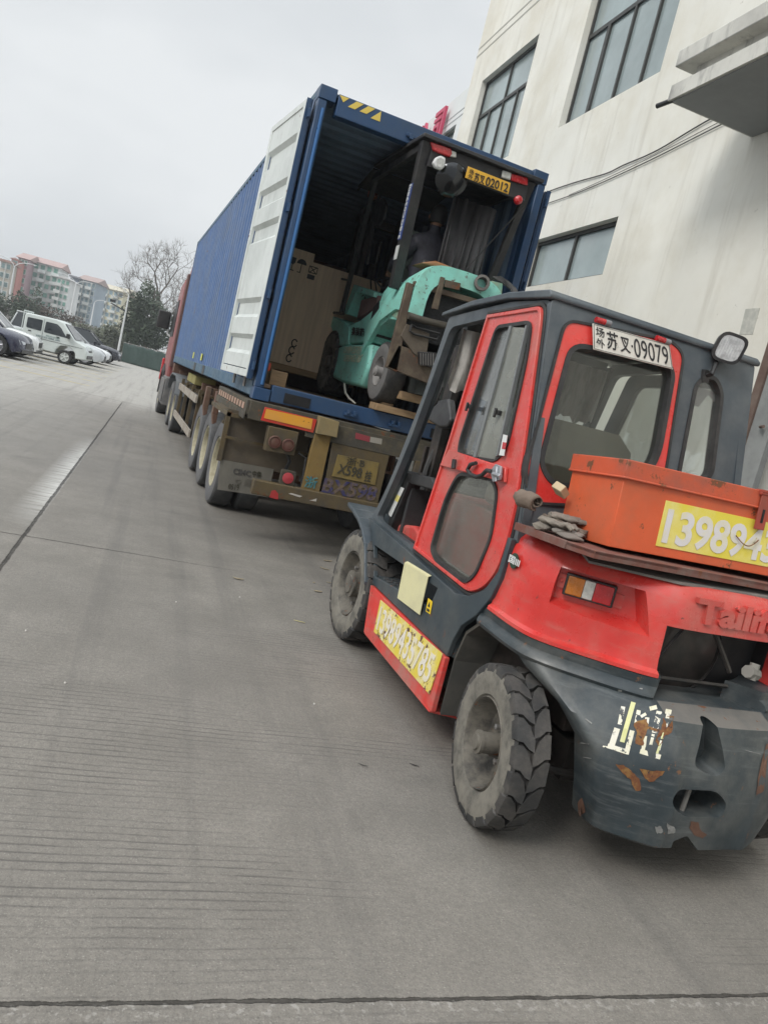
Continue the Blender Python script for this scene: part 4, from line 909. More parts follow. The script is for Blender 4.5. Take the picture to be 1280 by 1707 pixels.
# mud flap and guard
fl = board('mud_flap', [AY(363, 816, 7.62), AY(424, 825, 7.62), AY(446, 829, 7.62), AY(457, 782, 7.62), AY(368, 766, 7.62)], .012, flapm)
fl.data.vertices
text('flap_text', 'CIMC', tq(388, 790, 418, 795, 419, 785, 390, 780, 7.618), mat('faded_black_print', (.07, .065, .06), .8), fl, bold=.03)
text('flap_text', '中集', tq(420, 794, 435, 797, 437, 787, 422, 784, 7.618), mi, fl, bold=.01)
text('flap_text', '◎ 通华', tq(391, 807, 430, 813, 432, 800, 393, 796, 7.618), mat('very_faded_print', (.13, .12, .1), .8), fl)
text('flap_text', '0519', tq(380, 815, 398, 818, 399, 808, 382, 806, 7.618), mi, fl)
q = M(); a = AY(366, 767, 7.66); b = AY(375, 680, 7.66); q.box(a.x - .02, 1.98, 7.64, 7.66, a.z, 1.27); q.build('inner_guard', mat('muddy_guard_sheet', (.12, .095, .065), .85, dirt=(.06, .05, .04), dscale=2, damt=.8), tr)
q = M(); q.box(a.x - .035, a.x + .01, 7.60, 7.63, a.z, 1.26); q.box(a.x, 1.95, 7.57, 7.60, .985, 1.01); q.box(a.x - .03, 1.3, 7.6, 9.0, 1.20, 1.24); q.build('guard_frame', mud, tr)
q = M(); q.tube([AY(497, 755), AY(510, 764), AY(503, 812)], .012, 6); q.tube([(1.6, 7.5, 1.2), (1.75, 7.45, .9), (1.7, 7.4, .72)], .02, 6); q.box(1.95, 2.2, 7.6, 7.7, .7, 1.2); q.build('brake_hose', rubber, tr)
# axles and wheels
tt = mat('truck_tyre', (.05, .052, .055), .8, dirt=(.13, .125, .12), dscale=3, damt=.6, bump=.1, bscale=30); trm = mat('truck_rim', (.42, .39, .28), .7, dirt=(.2, .17, .1), dscale=4, damt=.7)
trs = mat('truck_sidewall', (.10, .10, .105), .8, dirt=(.16, .155, .145), dscale=3, damt=.6)
for yy in (9.37, 10.66, 11.95):
    for xo, s in ((1.285, -1), (3.625, 1)):
        wheel(tr, xo, yy, .515, .515, .26, .31, s, hub=.11, hubout=-.06, dish=.16, seg=36, tread_m=tt, side_m=trs, rmat=trm, bolts=8)
        wheel(tr, xo - s * .31, yy, .515, .515, .26, .31, s, hub=.11, hubout=-.1, dish=.1, seg=24, tread_m=tt, side_m=trs, rmat=trm, bolts=0)
    q = M(); q.tube([(1.5, yy, .515), (3.4, yy, .515)], .07, 8); q.build('axle', chas, tr)
# side guard with two boards
wb = mat('scraped_pale_board', (.35, .32, .27), .75, dirt=(.15, .09, .06), dscale=4, damt=.8)
q = M(); q.box(1.24, 1.27, 12.5, 16.3, .98, 1.10); q.box(3.65, 3.68, 12.5, 16.3, .98, 1.10); q.build('guard_board', wb, tr)
q = M(); q.box(1.24, 1.27, 12.5, 16.3, .42, .54); q.box(3.65, 3.68, 12.5, 16.3, .42, .54); q.build('guard_board', wb, tr)
q = M()
for yy in (12.55, 13.8, 15.0, 16.2): q.box(1.275, 1.33, yy, yy + .07, .42, 1.2)
for k in range(12): q.box(1.3, 3.6, 12.6 + k * .3, 12.66 + k * .3, 1.10, 1.14)
q.build('guard_post', mud, tr)
q = M(); q.box(1.45, 1.6, 13.6, 13.8, .35, 1.1); q.box(3.3, 3.45, 13.6, 13.8, .35, 1.1); q.build('landing_leg', mud, tr)
q = M(); q.box(1.33, 1.7, 14.2, 15.8, 1.20, 1.36); q.build('tool_locker', mat('khaki_locker', (.25, .22, .08), .8, var=.2), tr, bev=.01)

# ================================================================ tractor unit
tk = thing('truck_tractor', 'red tractor unit in front of the blue container with its black mirror sticking out', 'truck', (2.45, 20, 0))
for yy in (17.2, 18.55):
    for xo, s in ((1.26, -1), (3.65, 1)):
        wheel(tk, xo, yy, .515, .515, .26, .31, s, hub=.11, hubout=-.06, dish=.16, seg=32, tread_m=tt, side_m=trs, rmat=trm)
        wheel(tk, xo - s * .31, yy, .515, .515, .26, .31, s, hub=.11, hubout=-.1, dish=.1, seg=24, tread_m=tt, side_m=trs, rmat=trm, bolts=0)
for xo, s in ((1.16, -1), (3.76, 1)): wheel(tk, xo, 21.6, .515, .515, .3, .31, s, hub=.11, dish=.1, seg=32, tread_m=tt, side_m=trs, rmat=trm)
fg = mat('grey_mudguard', (.13, .14, .15), .6, dirt=(.2, .2, .19), dscale=2, damt=.6)
q = M(); pr = [(16.55, .85), (16.75, 1.1), (17.2, 1.22), (18.5, 1.22), (19.0, 1.12), (19.2, .85)]
for i in range(5): q.hexa([(1.2, pr[i][0], pr[i][1]), (1.75, pr[i][0], pr[i][1]), (1.75, pr[i + 1][0], pr[i + 1][1]), (1.2, pr[i + 1][0], pr[i + 1][1])], [(1.2, pr[i][0], pr[i][1] - .03), (1.75, pr[i][0], pr[i][1] - .03), (1.75, pr[i + 1][0], pr[i + 1][1] - .03), (1.2, pr[i + 1][0], pr[i + 1][1] - .03)])
q.build('mudguard', fg, tk)
q = M(); q.box(2.0, 2.12, 16.2, 22, .75, .98); q.box(2.78, 2.9, 16.2, 22, .75, .98); q.build('chassis_rail', black, tk)
q = M(); q.box(1.14, 1.7, 19.3, 20.6, .38, 1.05); q.box(1.10, 1.14, 19.35, 19.9, .45, 1.0); q.box(1.10, 1.14, 19.95, 20.55, .45, 1.0); q.build('side_locker', mat('grey_side_locker', (.12, .12, .12), .7, dirt=(.24, .22, .2), dscale=4, damt=.6), tk, bev=.02)
cabp = [(20.15, 1.0), (22.35, .75), (22.45, 1.6), (22.1, 2.9), (21.6, 3.42), (20.35, 3.52), (20.15, 3.3)]
q = M(); q.prism([(1.19, a, b) for a, b in cabp], (2.52, 0, 0)); cb = q.build('cab', truckred, tk, bev=.06, seg=3)
q = M(); q.prism([(1.175, a, b) for a, b in [(20.9, 2.05), (22.28, 2.05), (22.0, 2.95), (20.9, 3.0)]], (.014, 0, 0)); q.build('side_window', black, cb)
q = M(); q.prism([(1.3, a, b) for a, b in [(20.3, 3.52), (21.6, 3.44), (21.3, 3.62), (20.5, 3.9), (20.3, 3.9)]], (2.3, 0, 0)); q.build('roof_deflector', truckred, tk, bev=.04)
q = M(); q.box(1.2, 1.34, 19.95, 20.2, 1.3, 3.6); q.box(1.35, 3.5, 20.08, 20.14, 1.3, 3.4); q.build('rear_fairing', mat('shadowed_brown_panel', (.11, .06, .055), .7, dirt=(.2, .08, .06), dscale=2, damt=.6), tk, bev=.02)
p0 = at(265, 519, y=22.1); p1 = at(281, 547, y=22.1)
q = M(); q.box(p0.x, p1.x, 22.0, 22.14, p1.z - .04, p0.z + .06); q.box(p1.x + .05, p1.x + .2, 22.02, 22.12, p1.z - .1, p0.z + .1); mr_ = q.build('wing_mirror', black, tk, bev=.03)
q = M(); q.tube([(1.25, 22.0, p0.z + .35), (p1.x, 22.07, p0.z + .2), (p1.x, 22.07, p1.z - .15), (1.25, 22.0, p1.z - .25)], .025, 6); q.build('mirror_arm', polem, mr_)
q = M(); q.prism([(1.15, a, b) for a, b in [(20.9, .55), (21.05, 1.15), (21.6, 1.32), (22.2, 1.15), (22.5, .5), (22.35, .5), (22.1, 1.0), (21.6, 1.16), (21.2, 1.0), (21.05, .5)]], (.35, 0, 0)); q.build('wheel_arch', black, tk)
q = M(); q.box(1.13, 1.2, 22.3, 22.5, .85, 1.45); q.build('corner_lamp', redl, tk, bev=.02)
# ================================================================ turquoise forklift standing half in the container
TX, TY = 2.42, 6.90
tf = thing('turquoise_forklift', 'battered turquoise forklift with an open black cab driving into the container', 'forklift', (3.02, 8.3, 1.62))
XC = 2.88
def SX(u, v, x=TX): return at(u, v, x=x)
def RY(u, v, y=TY): return at(u, v, y=y)
dk = mat('teal_underframe', (.03, .035, .032), .7, dirt=(.08, .08, .07), dscale=5, damt=.5)
def side(name, px, x, th, m, bev=.012, mir=True, par=tf):
    pts = [SX(u, v, x) for u, v in px]; q = M(); q.prism(pts, (th, 0, 0))
    if mir: q.sym(XC)
    return q.build(name, m, par, bev=bev)
# wheels
wheel(tf, TX + .01, 7.47, 1.985, .31, .22, .15, -1, hub=.05, hubout=.03, dish=.06, seg=40, lugs=0, side_m=mat('grey_solid_tyre', (.15, .145, .14), .85, dirt=(.09, .09, .09), dscale=6, damt=.6, bump=.3, bscale=25), rmat=mat('dusty_grey_rim', (.26, .25, .24), .75, var=.2))
wheel(tf, 2 * XC - TX - .01, 7.47, 1.985, .31, .22, .15, 1, hub=.05, dish=.06, seg=24)
wheel(tf, TX - .03, 9.45, 2.02, .40, .28, .20, -1, hub=.08, hubout=.0, dish=.06, seg=44, lugs=20, lug_h=.03, side_m=tyre_side)
wheel(tf, 2 * XC - TX + .03, 9.45, 2.02, .40, .28, .20, 1, hub=.08, dish=.06, seg=24)
# side body: lower tank, upper panel, front fender
side('tank_cover', [(549, 627), (570, 638), (600, 644), (612, 612), (618, 573), (582, 574), (557, 579)], TX, .35, teal, .035)
side('side_panel', [(578, 573), (617, 570), (622, 556), (633, 543), (648, 530), (652, 505), (630, 500), (627, 512), (600, 534), (583, 541)], TX + .01, .30, teal, .015)
side('front_fender', [(542, 529), (553, 526), (575, 538), (582, 547), (581, 574), (560, 577), (553, 548)], TX, .28, teal, .012)
side('seat_step', [(556, 546), (583, 544), (583, 576), (557, 578)], TX + .02, .28, teal, .01)
# hood: arched shell lofted from the front to the rear of the truck
hood = []
st = [(8.1, 2.42, 2.78, .10), (7.7, 2.80, 2.92, .16), (7.3, 2.90, 3.02, .22), (7.0, 2.88, 3.075, .26), (TY + .0, 2.86, 3.07, .26)]
def hring(y, ze, zc, rr, x0=TX - .02, thick=0.0):
    hw = XC - x0 - thick; pts = []; n = 18
    for i in range(n + 1):
        a = math.pi * i / n; cx = -math.cos(a); sx = math.sin(a)
        xx = math.copysign(abs(cx) ** .55, cx) * hw; zz = ze - .30 + (zc - ze + .30 - thick) * (abs(sx) ** .55)
        pts.append((XC + xx, y, zz))
    return pts
q = M(); rings = []
for (y, ze, zc, rr) in st:
    o_ = hring(y, ze, zc, rr); i_ = hring(y, ze, zc, rr, thick=.05 + .10 * max(0, min(1, (7.3 - y) / .3)))[::-1]; rings.append(o_ + i_)
q.loft(rings); q.build('engine_hood', teal, tf, smooth=50)
side('hood_side', [(630, 500), (651, 508), (671, 530), (652, 530), (660, 500), (672, 475), (660, 468), (644, 482), (632, 505)][:0] or [(632, 507), (648, 532), (676, 536), (684, 483), (668, 470), (650, 472), (638, 488)], TX + .015, .04, teal, .01)
side('peeled_patch', [(649, 523), (661, 531), (674, 534), (682, 487), (664, 498), (672, 508)], TX + .008, .008, teal_p, 0)
side('vent_slot', [(616, 541), (622, 513), (632, 500), (631, 520), (624, 542)], TX + .004, .01, void, 0, mir=False)  # black patch stands for the shade inside the slot
# rear frame: side posts, radiator, cross tube, tow plate
post = [RY(680, 470), RY(690, 474), RY(662, 620), RY(644, 612)]
q = M(); q.prism(post, (0, .06, 0)); q.sym(XC + .02); q.build('frame_post', brownst, tf, bev=.006)
q = M(); q.prism([RY(692, 477, TY + .10), RY(800, 512, TY + .10), RY(790, 600, TY + .1), RY(668, 578, TY + .10)], (0, .08, 0)); q.build('radiator', mat('dark_radiator', (.02, .021, .022), .8, var=.3, vscale=20), tf)
q = M(); q.prism([RY(645, 612), RY(720, 642), RY(740, 600), RY(664, 575)], (0, .08, 0)); q.build('tow_plate', brownst, tf, bev=.006)
q = M(); q.prism([RY(668, 560, TY - .01), RY(690, 590, TY - .01), RY(710, 600, TY - .01), RY(716, 556, TY - .01), RY(678, 540, TY - .01)], (0, .05, 0)); q.build('bracket_plate', mat('brown_grey_bracket', (.10, .08, .06), .75, dirt=(.17, .14, .10), dscale=6, damt=.7, rust=.2), tf, bev=.004)
q = M(); q.tube([RY(681, 526, TY - .04), RY(705, 534, TY - .04), RY(752, 545, TY + .05)], .033, 12); q.build('silencer_tube', mat('oily_grey_tube', (.09, .08, .065), .45, .3, dirt=(.07, .06, .05), dscale=5, damt=.6), tf, smooth=40)
q = M(); q.tube([RY(686, 541, TY - .03), RY(683, 552, TY - .03), RY(690, 557, TY - .03), RY(728, 566, TY - .03), RY(732, 556, TY - .03), RY(694, 546, TY - .03), RY(686, 541, TY - .03)], .012, 6); q.build('grab_loop', black, tf)
q = M(); q.prism([RY(699, 586, TY - .06), RY(701, 608, TY - .06), RY(724, 613, TY - .06), RY(727, 588, TY - .06)], (0, .08, 0)); lb = q.build('grid_lamp', black, tf, bev=.006)
q = M()
for i in range(6):
    a = RY(701 + i * 4.2, 589, TY - .065); b = RY(701 + i * 4.2, 609, TY - .065); q.tube([a, b], .004, 4)
q.build('lamp_grid', steel, lb)
q = M(); q.prism([RY(735, 461, TY - .02), RY(742, 463, TY - .02), RY(730, 516, TY - .02), RY(721, 514, TY - .02)], (0, .04, 0)); q.prism([RY(742, 466, TY - .01), RY(768, 472, TY - .01), RY(766, 484, TY - .01), RY(740, 478, TY - .01)], (0, .02, 0)); q.build('latch_strap', brownst, tf, bev=.003)
p = RY(802, 473, TY - .02); q = M(); q.lathe([(.055, -.12), (.06, 0), (.075, .01), (.075, .05), (.05, .055), (.045, -.05), (0, -.05)], p, (-.3, -1, .1), 20); q.build('air_pipe', mat('grey_rubber_pipe', (.12, .11, .10), .7, var=.2), tf, smooth=35)
q = M(); q.prism([RY(692, 468, TY + .02), RY(800, 500, TY + .02), RY(800, 509, TY + .02), RY(690, 477, TY + .02)], (0, .06, 0)); q.build('rear_crossbar', brownst, tf, bev=.004)
q = M()
for k in range(3): q.tube([RY(832 - k * 5, 462, TY + .25), RY(845, 470 + k * 3, TY + .1), RY(858 - k * 3, 482, TY), RY(863 - k * 4, 492, TY - .02)], .016, 6)
q.build('hydraulic_hose', rubber, tf, smooth=40)
q = M(); q.prism([RY(820, 468, TY + .05), RY(838, 473, TY + .05), RY(836, 492, TY + .05), RY(818, 488, TY + .05)], (0, .05, 0)); q.build('hood_hinge', teal_p, tf, bev=.004)
# underside chassis
q = M(); q.box(TX + .28, 2 * XC - TX - .28, TY + .1, 9.9, 1.85, 2.35); q.build('chassis', dk, tf)
q = M(); q.box(TX + .05, 2 * XC - TX - .05, 7.9, 8.9, 2.35, 2.5); q.build('floor_plate', dk, tf)
# cab: roof, posts, curtain
roof = [RY(707, 224), RY(895, 288)]
zR = roof[0].z; xl, xr = roof[0].x, 3.42
blk = mat('dusty_black_cab', (.022, .022, .024), .5, dirt=(.09, .085, .075), dscale=4, damt=.45)
q = M(); q.prism([(xl, TY, zR - .015), (xl, TY, zR + .02), (xl, TY + 1.5, zR + .05), (xl, TY + 1.5, zR + .015)], (xr - xl, 0, 0)); q.build('cab_roof', blk, tf, bev=.006)
q = M(); q.prism([(xl, TY + 1.6, zR - .02), (xl, TY + 1.6, zR - .01), (xl, TY + 2.0, zR - .13), (xl, TY + 2.0, zR - .14)], (.02, 0, 0)); q.prism([(xl, TY + 1.5, zR + .0), (xl + .9, TY + 1.5, zR), (xl + .9, TY + 2.0, zR - .1), (xl, TY + 2.0, zR - .1)], (0, 0, .012)); q.build('visor', blk, tf)
# rear posts lean forward towards the hood
def bar(q, a, b, wx, wy):
    a = Vector(a); b = Vector(b); q.hexa([a + Vector((0, 0, 0)), a + Vector((wx, 0, 0)), a + Vector((wx, wy, 0)), a + Vector((0, wy, 0))], [b, b + Vector((wx, 0, 0)), b + Vector((wx, wy, 0)), b + Vector((0, wy, 0))])
q = M(); bar(q, (xl + .02, TY + .06, zR - .02), (TX - .10, TY + .45, 2.80), .10, .09); pr_ = q.build('rear_post', blk, tf, bev=.008); q = M(); bar(q, (xr - .12, TY + .06, zR - .02), (2 * XC - TX - .06, TY + .45, 2.90), .07, .07); q.build('rear_post', blk, tf, bev=.008)
a = (xl + .02, TY + .06, zR - .02); b_ = (TX - .10, TY + .45, 2.80)
def onpost(t, dx): return Vector(a).lerp(Vector(b_), t) + Vector((-.002, dx, 0))
bl_ = mat('blue_number_strip', (.05, .09, .30), .5); 
q = M(); q.prism([onpost(.28, .0), onpost(.28, .09), onpost(.66, .09), onpost(.66, .0)], (-.003, 0, 0)); q.build('number_strip', bl_, pr_)
text('strip_text', '3-BGC03980J', [onpost(.655, .010) + Vector((-.004, 0, 0)), onpost(.285, .010) + Vector((-.004, 0, 0)), onpost(.285, .08) + Vector((-.004, 0, 0)), onpost(.655, .08) + Vector((-.004, 0, 0))], white, pr_, bold=.02)
q = M(); q.prism([onpost(.70, .0), onpost(.70, .09), onpost(.80, .09), onpost(.80, .0)], (-.003, 0, 0)); q.build('white_sticker', white, pr_)
q = M(); bar(q, (xl + .05, TY + 1.55, zR - .03), (TX - .0, TY + 2.55, 2.62), .05, .06); bar(q, (xr - .1, TY + 1.55, zR - .03), (2 * XC - TX - .05, TY + 2.55, 2.62), .05, .06); q.box(xl + .04, xl + .09, TY + .1, TY + 1.6, zR - .09, zR - .02); q.box(xr - .09, xr - .04, TY + .1, TY + 1.6, zR - .09, zR - .02)
q.box(xl + .12, xr - .12, TY + .06, TY + .10, zR - .22, zR - .02); q.build('cab_frame', blk, tf, bev=.004)
# right rear curtain and window
q = M(); vs = []; n = 36
for i in range(n + 1):
    x = 2.80 + i * (.50 / n); y = TY + .62 + .035 * math.sin(i * 1.15) + .02 * math.sin(i * .4); vs += [(x, y, 2.93), (x + .04 * math.sin(i), y, zR - .22)]
q.add(vs, [(2 * i, 2 * i + 2, 2 * i + 3, 2 * i + 1) for i in range(n)]); o = q.build('curtain', mat('grey_plastic_curtain', (.15, .145, .15), .5, dirt=(.07, .07, .075), dscale=2, damt=.7), tf, smooth=60)
s = o.modifiers.new('thick', 'SOLIDIFY'); s.thickness = .004
q = M(); q.box(2.72, 3.12, TY + 1.52, TY + 1.54, 3.0, 3.62); q.build('windscreen_board', mat('pale_green_panel', (.17, .2, .18), .6, var=.3), tf)
q = M(); q.tube([(3.32, TY + .1, zR - .25), (3.0, TY + .45, 3.1)], .006, 5); q.build('cord', black, tf)
# lights and plate on the rear of the cab
def rl_(px, m, name, th=.03, y=TY + .03, bev=.01, par=tf): q = M(); q.prism([RY(u, v, y) for u, v in px], (0, th, 0)); return q.build(name, m, par, bev=bev)
rl_([(718, 236), (752, 247), (756, 258), (749, 262), (722, 250)], redl, 'tail_lamp'); rl_([(752, 250), (761, 253), (761, 263), (750, 261)], whl, 'reversing_lamp', .025)
rl_([(838, 283), (853, 288), (851, 300), (836, 296)], whl, 'reversing_lamp', .03); rl_([(853, 289), (880, 296), (880, 309), (852, 301)], redl, 'tail_lamp')
o = rl_([(727, 262), (735, 259), (743, 263), (742, 277), (736, 283), (726, 279), (722, 271)], white, 'work_lamp', .05, TY - .02); rl_([(729, 265), (735, 263), (740, 266), (739, 275), (734, 279), (728, 276)], lampglass, 'lamp_lens', .004, TY - .026, .0, o)
p = RY(756, 283, TY + .02); q = M(); q.lathe([(0, -.02), (.09, -.01), (.15, .02), (.155, .03), (.0, .035)], RY(753, 301, TY + .05), (.1, .8, .3), 28); q.build('round_mirror', mat('dark_mirror', (.05, .052, .055), .12, .8), tf, smooth=40)
q = M(); q.lathe([(0, 0), (.04, .005), (.05, .03), (0, .035)], p, (0, 1, 0), 16); q.build('mirror_mount', steel, tf, smooth=40)
pl_ = rl_([(775, 296), (847, 324), (851, 305), (780, 277)], plate_y, 'number_plate', .006, TY - .012, .002)
text('plate_text', '苏叉', [RY(789, 302, TY - .014), RY(806, 308, TY - .014), RY(809, 293, TY - .014), RY(792, 287, TY - .014)], ink, pl_, bold=.01)
text('plate_text', '02012', [RY(808, 309, TY - .014), RY(845, 321, TY - .014), RY(848, 307, TY - .014), RY(811, 294, TY - .014)], ink, pl_, bold=.015)
text('plate_text', '场\n外', [RY(779, 297, TY - .014), RY(787, 300, TY - .014), RY(790, 284, TY - .014), RY(783, 281, TY - .014)], ink, pl_)
q = M(); q.lathe([(.04, 0), (.04, .03), (.02, .045), (0, .047)], RY(862, 334, TY + .02), (0, -1, 0), 18); q.build('beacon', redl, tf, smooth=30)
# left door mirror, amber lamp, mast
p = SX(629, 352, TX - .05)
q = M(); q.prism([SX(u, v, TX - .05) for u, v in ((622, 333), (638, 330), (643, 342), (638, 366), (630, 375), (618, 368))], (.03, 0, 0)); q.build('wing_mirror', blk, tf, bev=.006)
q = M(); q.prism([SX(u, v, TX + .0) for u, v in ((614, 316), (625, 318), (627, 329), (618, 333), (612, 328))], (.06, 0, 0)); q.build('indicator_lamp', mat('amber_indicator', (.5, .16, .04), .35), tf, bev=.008)
q = M(); q.tube([SX(668, 275, TX), SX(640, 300, TX), SX(628, 340, TX), SX(612, 440, TX)], .018, 6); q.build('mirror_stay', blk, tf)
q = M()
for x in (TX + .12, TX + .24, 2 * XC - TX - .27, 2 * XC - TX - .15): q.box(x, x + .06, 9.95, 10.12, 1.75, 4.05)
for z in (2.1, 3.1, 3.9): q.box(TX + .12, 2 * XC - TX - .12, 10.13, 10.2, z, z + .1)
q.build('mast', mast_m, tf)
q = M(); q.tube([(TX + .42, 9.98, 1.9), (TX + .42, 9.98, 3.4)], .04, 10); q.tube([(XC, 9.98, 1.9), (XC, 9.98, 3.7)], .025, 8); q.build('lift_cylinder', mast_m, tf, smooth=40)
# grab rail at the front left, dash, seat
q = M(); q.tube([SX(536, 552, TX), SX(543, 515, TX), SX(551, 483, TX), SX(558, 470, TX), SX(570, 465, TX), SX(583, 468, TX), SX(578, 488, TX), SX(573, 520, TX)], .014, 8); q.tube([SX(543, 520, TX), SX(573, 523, TX)], .018, 6); q.build('grab_rail', blk, tf, smooth=40)
q = M(); q.prism([SX(u, v, TX + .06) for u, v in ((571, 522), (578, 524), (594, 486), (622, 495), (624, 486), (590, 474))], (.9, 0, 0)); q.build('dashboard', teal, tf, bev=.01)
q = M(); q.prism([SX(u, v, TX + .1) for u, v in ((594, 533), (602, 500), (630, 492), (626, 512))], (.5, 0, 0)); q.build('seat_base', mat('mauve_brown_box', (.2, .12, .11), .8, var=.3), tf, bev=.01)
q = M(); q.lathe([(.19, -.012), (.205, 0), (.19, .012), (.178, 0), (.19, -.012)], (XC - .1, 8.75, 3.02), (0, -.5, .85), 28); q.tube([(XC - .1, 8.75, 3.02), (XC - .1, 9.2, 2.55)], .03, 8); q.build('steering_wheel', black, tf, smooth=40)
q = M(); q.tube([SX(619, 488, TX + .3), SX(617, 450, TX + .3)], .01, 6); q.tube([SX(628, 486, TX + .35), SX(624, 462, TX + .35)], .01, 6); q.build('lever', black, tf)
# seat back, brown cushion on hood
mid = lambda u, v, y: at(u, v, y=y)
q = M(); c = mid(740, 425, 7.5); q.box(c.x - .22, c.x + .22, 7.46, 7.54, 2.97, c.z - .10); q.build('seat_back', mat('black_seat', (.03, .03, .032), .5, dirt=(.1, .09, .08), dscale=5, damt=.4), tf, bev=.04, seg=4)
a = mid(700, 437, 7.2); b_ = mid(787, 456, 7.2)
q = M(); q.prism([(a.x - .02, 7.1, 3.06), (a.x + .12, 7.1, 3.12), (b_.x - .2, 7.1, 3.11), (b_.x, 7.1, 3.06)], (0, .32, 0)); q.build('brown_cushion', mat('brown_leather_pad', (.30, .13, .05), .5, dirt=(.3, .2, .12), dscale=5, damt=.5), tf, bev=.02, seg=3)
# wording on the flank
text('flank_text', '集装箱', [SX(586, 559, TX + .0) + Vector((-.003, 0, 0)), SX(607, 561, TX) + Vector((-.003, 0, 0)), SX(608, 547, TX) + Vector((-.003, 0, 0)), SX(588, 545, TX) + Vector((-.003, 0, 0))], ink, tf, bold=.02)
wt = mat('faded_cream_digits', (.55, .6, .45), .6, dirt=(.2, .5, .4), dscale=9, damt=.6)
for v0, s in ((586, '13989435785'), (600, '13989435785')):
    text('flank_text', s, [SX(573, v0 + 3, TX) + Vector((-.004, 0, 0)), SX(600, v0 + 5, TX) + Vector((-.004, 0, 0)), SX(606, v0 - 9, TX) + Vector((-.004, 0, 0)), SX(576, v0 - 8, TX) + Vector((-.004, 0, 0))], wt, tf, bold=.03)
q = M(); q.tube([RY(574, 640, 8.2), RY(576, 655, 8.0), RY(582, 664, 7.8), RY(592, 672, 7.5)], [.014, .012, .01, .008], 6); q.build('hanging_cord', mat('pale_cord', (.35, .34, .3), .8), tf)

# ================================================================ driver seen from behind
def skin_person(loc_pts, edges, radii, root, name, m, parent=None):
    me = bpy.data.meshes.new(name); me.from_pydata([tuple(p) for p in loc_pts], edges, []); o = bpy.data.objects.new(name, me); COL.objects.link(o)
    s = o.modifiers.new('skin', 'SKIN'); s.use_smooth_shade = True
    if not me.skin_vertices: me.attributes  # layer made by the modifier below
    bm = bmesh.new(); bm.from_mesh(me); ly = bm.verts.layers.skin.verify()
    for v, r in zip(bm.verts, radii):
        v[ly].radius = r if isinstance(r, tuple) else (r, r); v[ly].use_root = False
    bm.verts.ensure_lookup_table(); bm.verts[root][ly].use_root = True; bm.to_mesh(me); bm.free()
    sb = o.modifiers.new('sub', 'SUBSURF'); sb.levels = 2; sb.render_levels = 2
    bpy.context.view_layer.update(); dg = bpy.context.evaluated_depsgraph_get(); nm = bpy.data.meshes.new_from_object(o.evaluated_get(dg)); o.modifiers.clear(); o.data = nm
    nm.materials.clear(); nm.materials.append(m); nm.polygons.foreach_set('use_smooth', [True] * len(nm.polygons))
    if parent: o.parent = parent
    return o
jac = mat('dark_jacket', (.024, .024, .034), .65, var=.4, vscale=9, bump=.3, bscale=14); skinm = mat('skin', (.32, .18, .12), .5); hairm = mat('black_hair', (.008, .007, .007), .6, bump=.5, bscale=60); trou = mat('dark_trousers', (.02, .022, .03), .8)
h = at(731, 362, y=7.78); px_, pz_ = h.x, h.z            # head centre
B = Vector((px_ + .02, 7.80, pz_ - .74))                  # pelvis
J = [B, B + Vector((0, -.02, .18)), B + Vector((-.005, -.03, .34)), B + Vector((-.01, -.01, .47)), Vector((px_, 7.80, pz_ - .17)), Vector((px_, 7.79, pz_ - .02)),
     B + Vector((-.18, 0, .44)), B + Vector((-.30, .16, .22)), B + Vector((-.26, .40, .16)), B + Vector((.18, .0, .44)), B + Vector((.27, .14, .22)), B + Vector((.22, .38, .14)),
     B + Vector((-.11, .05, -.02)), B + Vector((-.14, .46, .02)), B + Vector((-.14, .50, -.40)), B + Vector((.11, .05, -.02)), B + Vector((.14, .46, .02)), B + Vector((.14, .50, -.40)), B + Vector((-.14, .62, -.43)), B + Vector((.14, .62, -.43))]
E_ = [(0, 1), (1, 2), (2, 3), (3, 4), (4, 5), (3, 6), (6, 7), (7, 8), (3, 9), (9, 10), (10, 11), (0, 12), (12, 13), (13, 14), (0, 15), (15, 16), (16, 17), (14, 18), (17, 19)]
Rr = [(.18, .14), (.19, .14), (.21, .14), (.16, .12), .06, .05, .095, .075, .05, .095, .075, .05, .09, .065, .045, .09, .065, .045, .04, .04]
pe = thing('person', 'driver in a dark jacket with black hair seated in the turquoise forklift, seen from behind', 'person', (0, 0, 0))
body = skin_person(J, E_, Rr, 0, 'body', jac)
bpy.data.objects.remove(pe); pe = tag(body, 'driver in a dark jacket with black hair seated in the turquoise forklift, seen from behind', 'person'); pe.name = 'person'
hd = M(); rings = []
for i in range(15):
    a = -math.pi / 2 + math.pi * i / 14; z = math.sin(a) * .118; r = math.cos(a)
    ring = []
    for k in range(20):
        t = 2 * math.pi * k / 20; x = math.cos(t) * .078 * r; y = math.sin(t) * .095 * r
        if y > 0: y *= 1.0 + (.08 if z < -.03 else 0); x *= 1 - (.12 if z < -.03 else 0)
        ring.append((px_ + x, 7.80 + y, pz_ + z))
    rings.append(ring)
hd.loft(rings); hd.prism([(px_ - .012, 7.885, pz_ - .03), (px_ + .012, 7.885, pz_ - .03), (px_ + .008, 7.885, pz_ + .02), (px_ - .008, 7.885, pz_ + .02)], (0, .03, 0))
for s in (-1, 1): hd.lathe([(.03, -.008), (.032, 0), (.02, .012), (0, .012)], (px_ + s * .08, 7.80, pz_ - .01), (s, -.2, 0), 12)
head = hd.build('head', skinm, None, smooth=60); head.parent = pe
ey = M()
for s in (-1, 1): ey.lathe([(.011, 0), (.008, .006), (0, .008)], (px_ + s * .03, 7.888, pz_ + .012), (0, 1, 0), 10)
ey.box(px_ - .022, px_ + .022, 7.888, 7.893, pz_ - .06, pz_ - .053); e_ = ey.build('face_features', ink, head, local=True)
ha = M(); rings = []
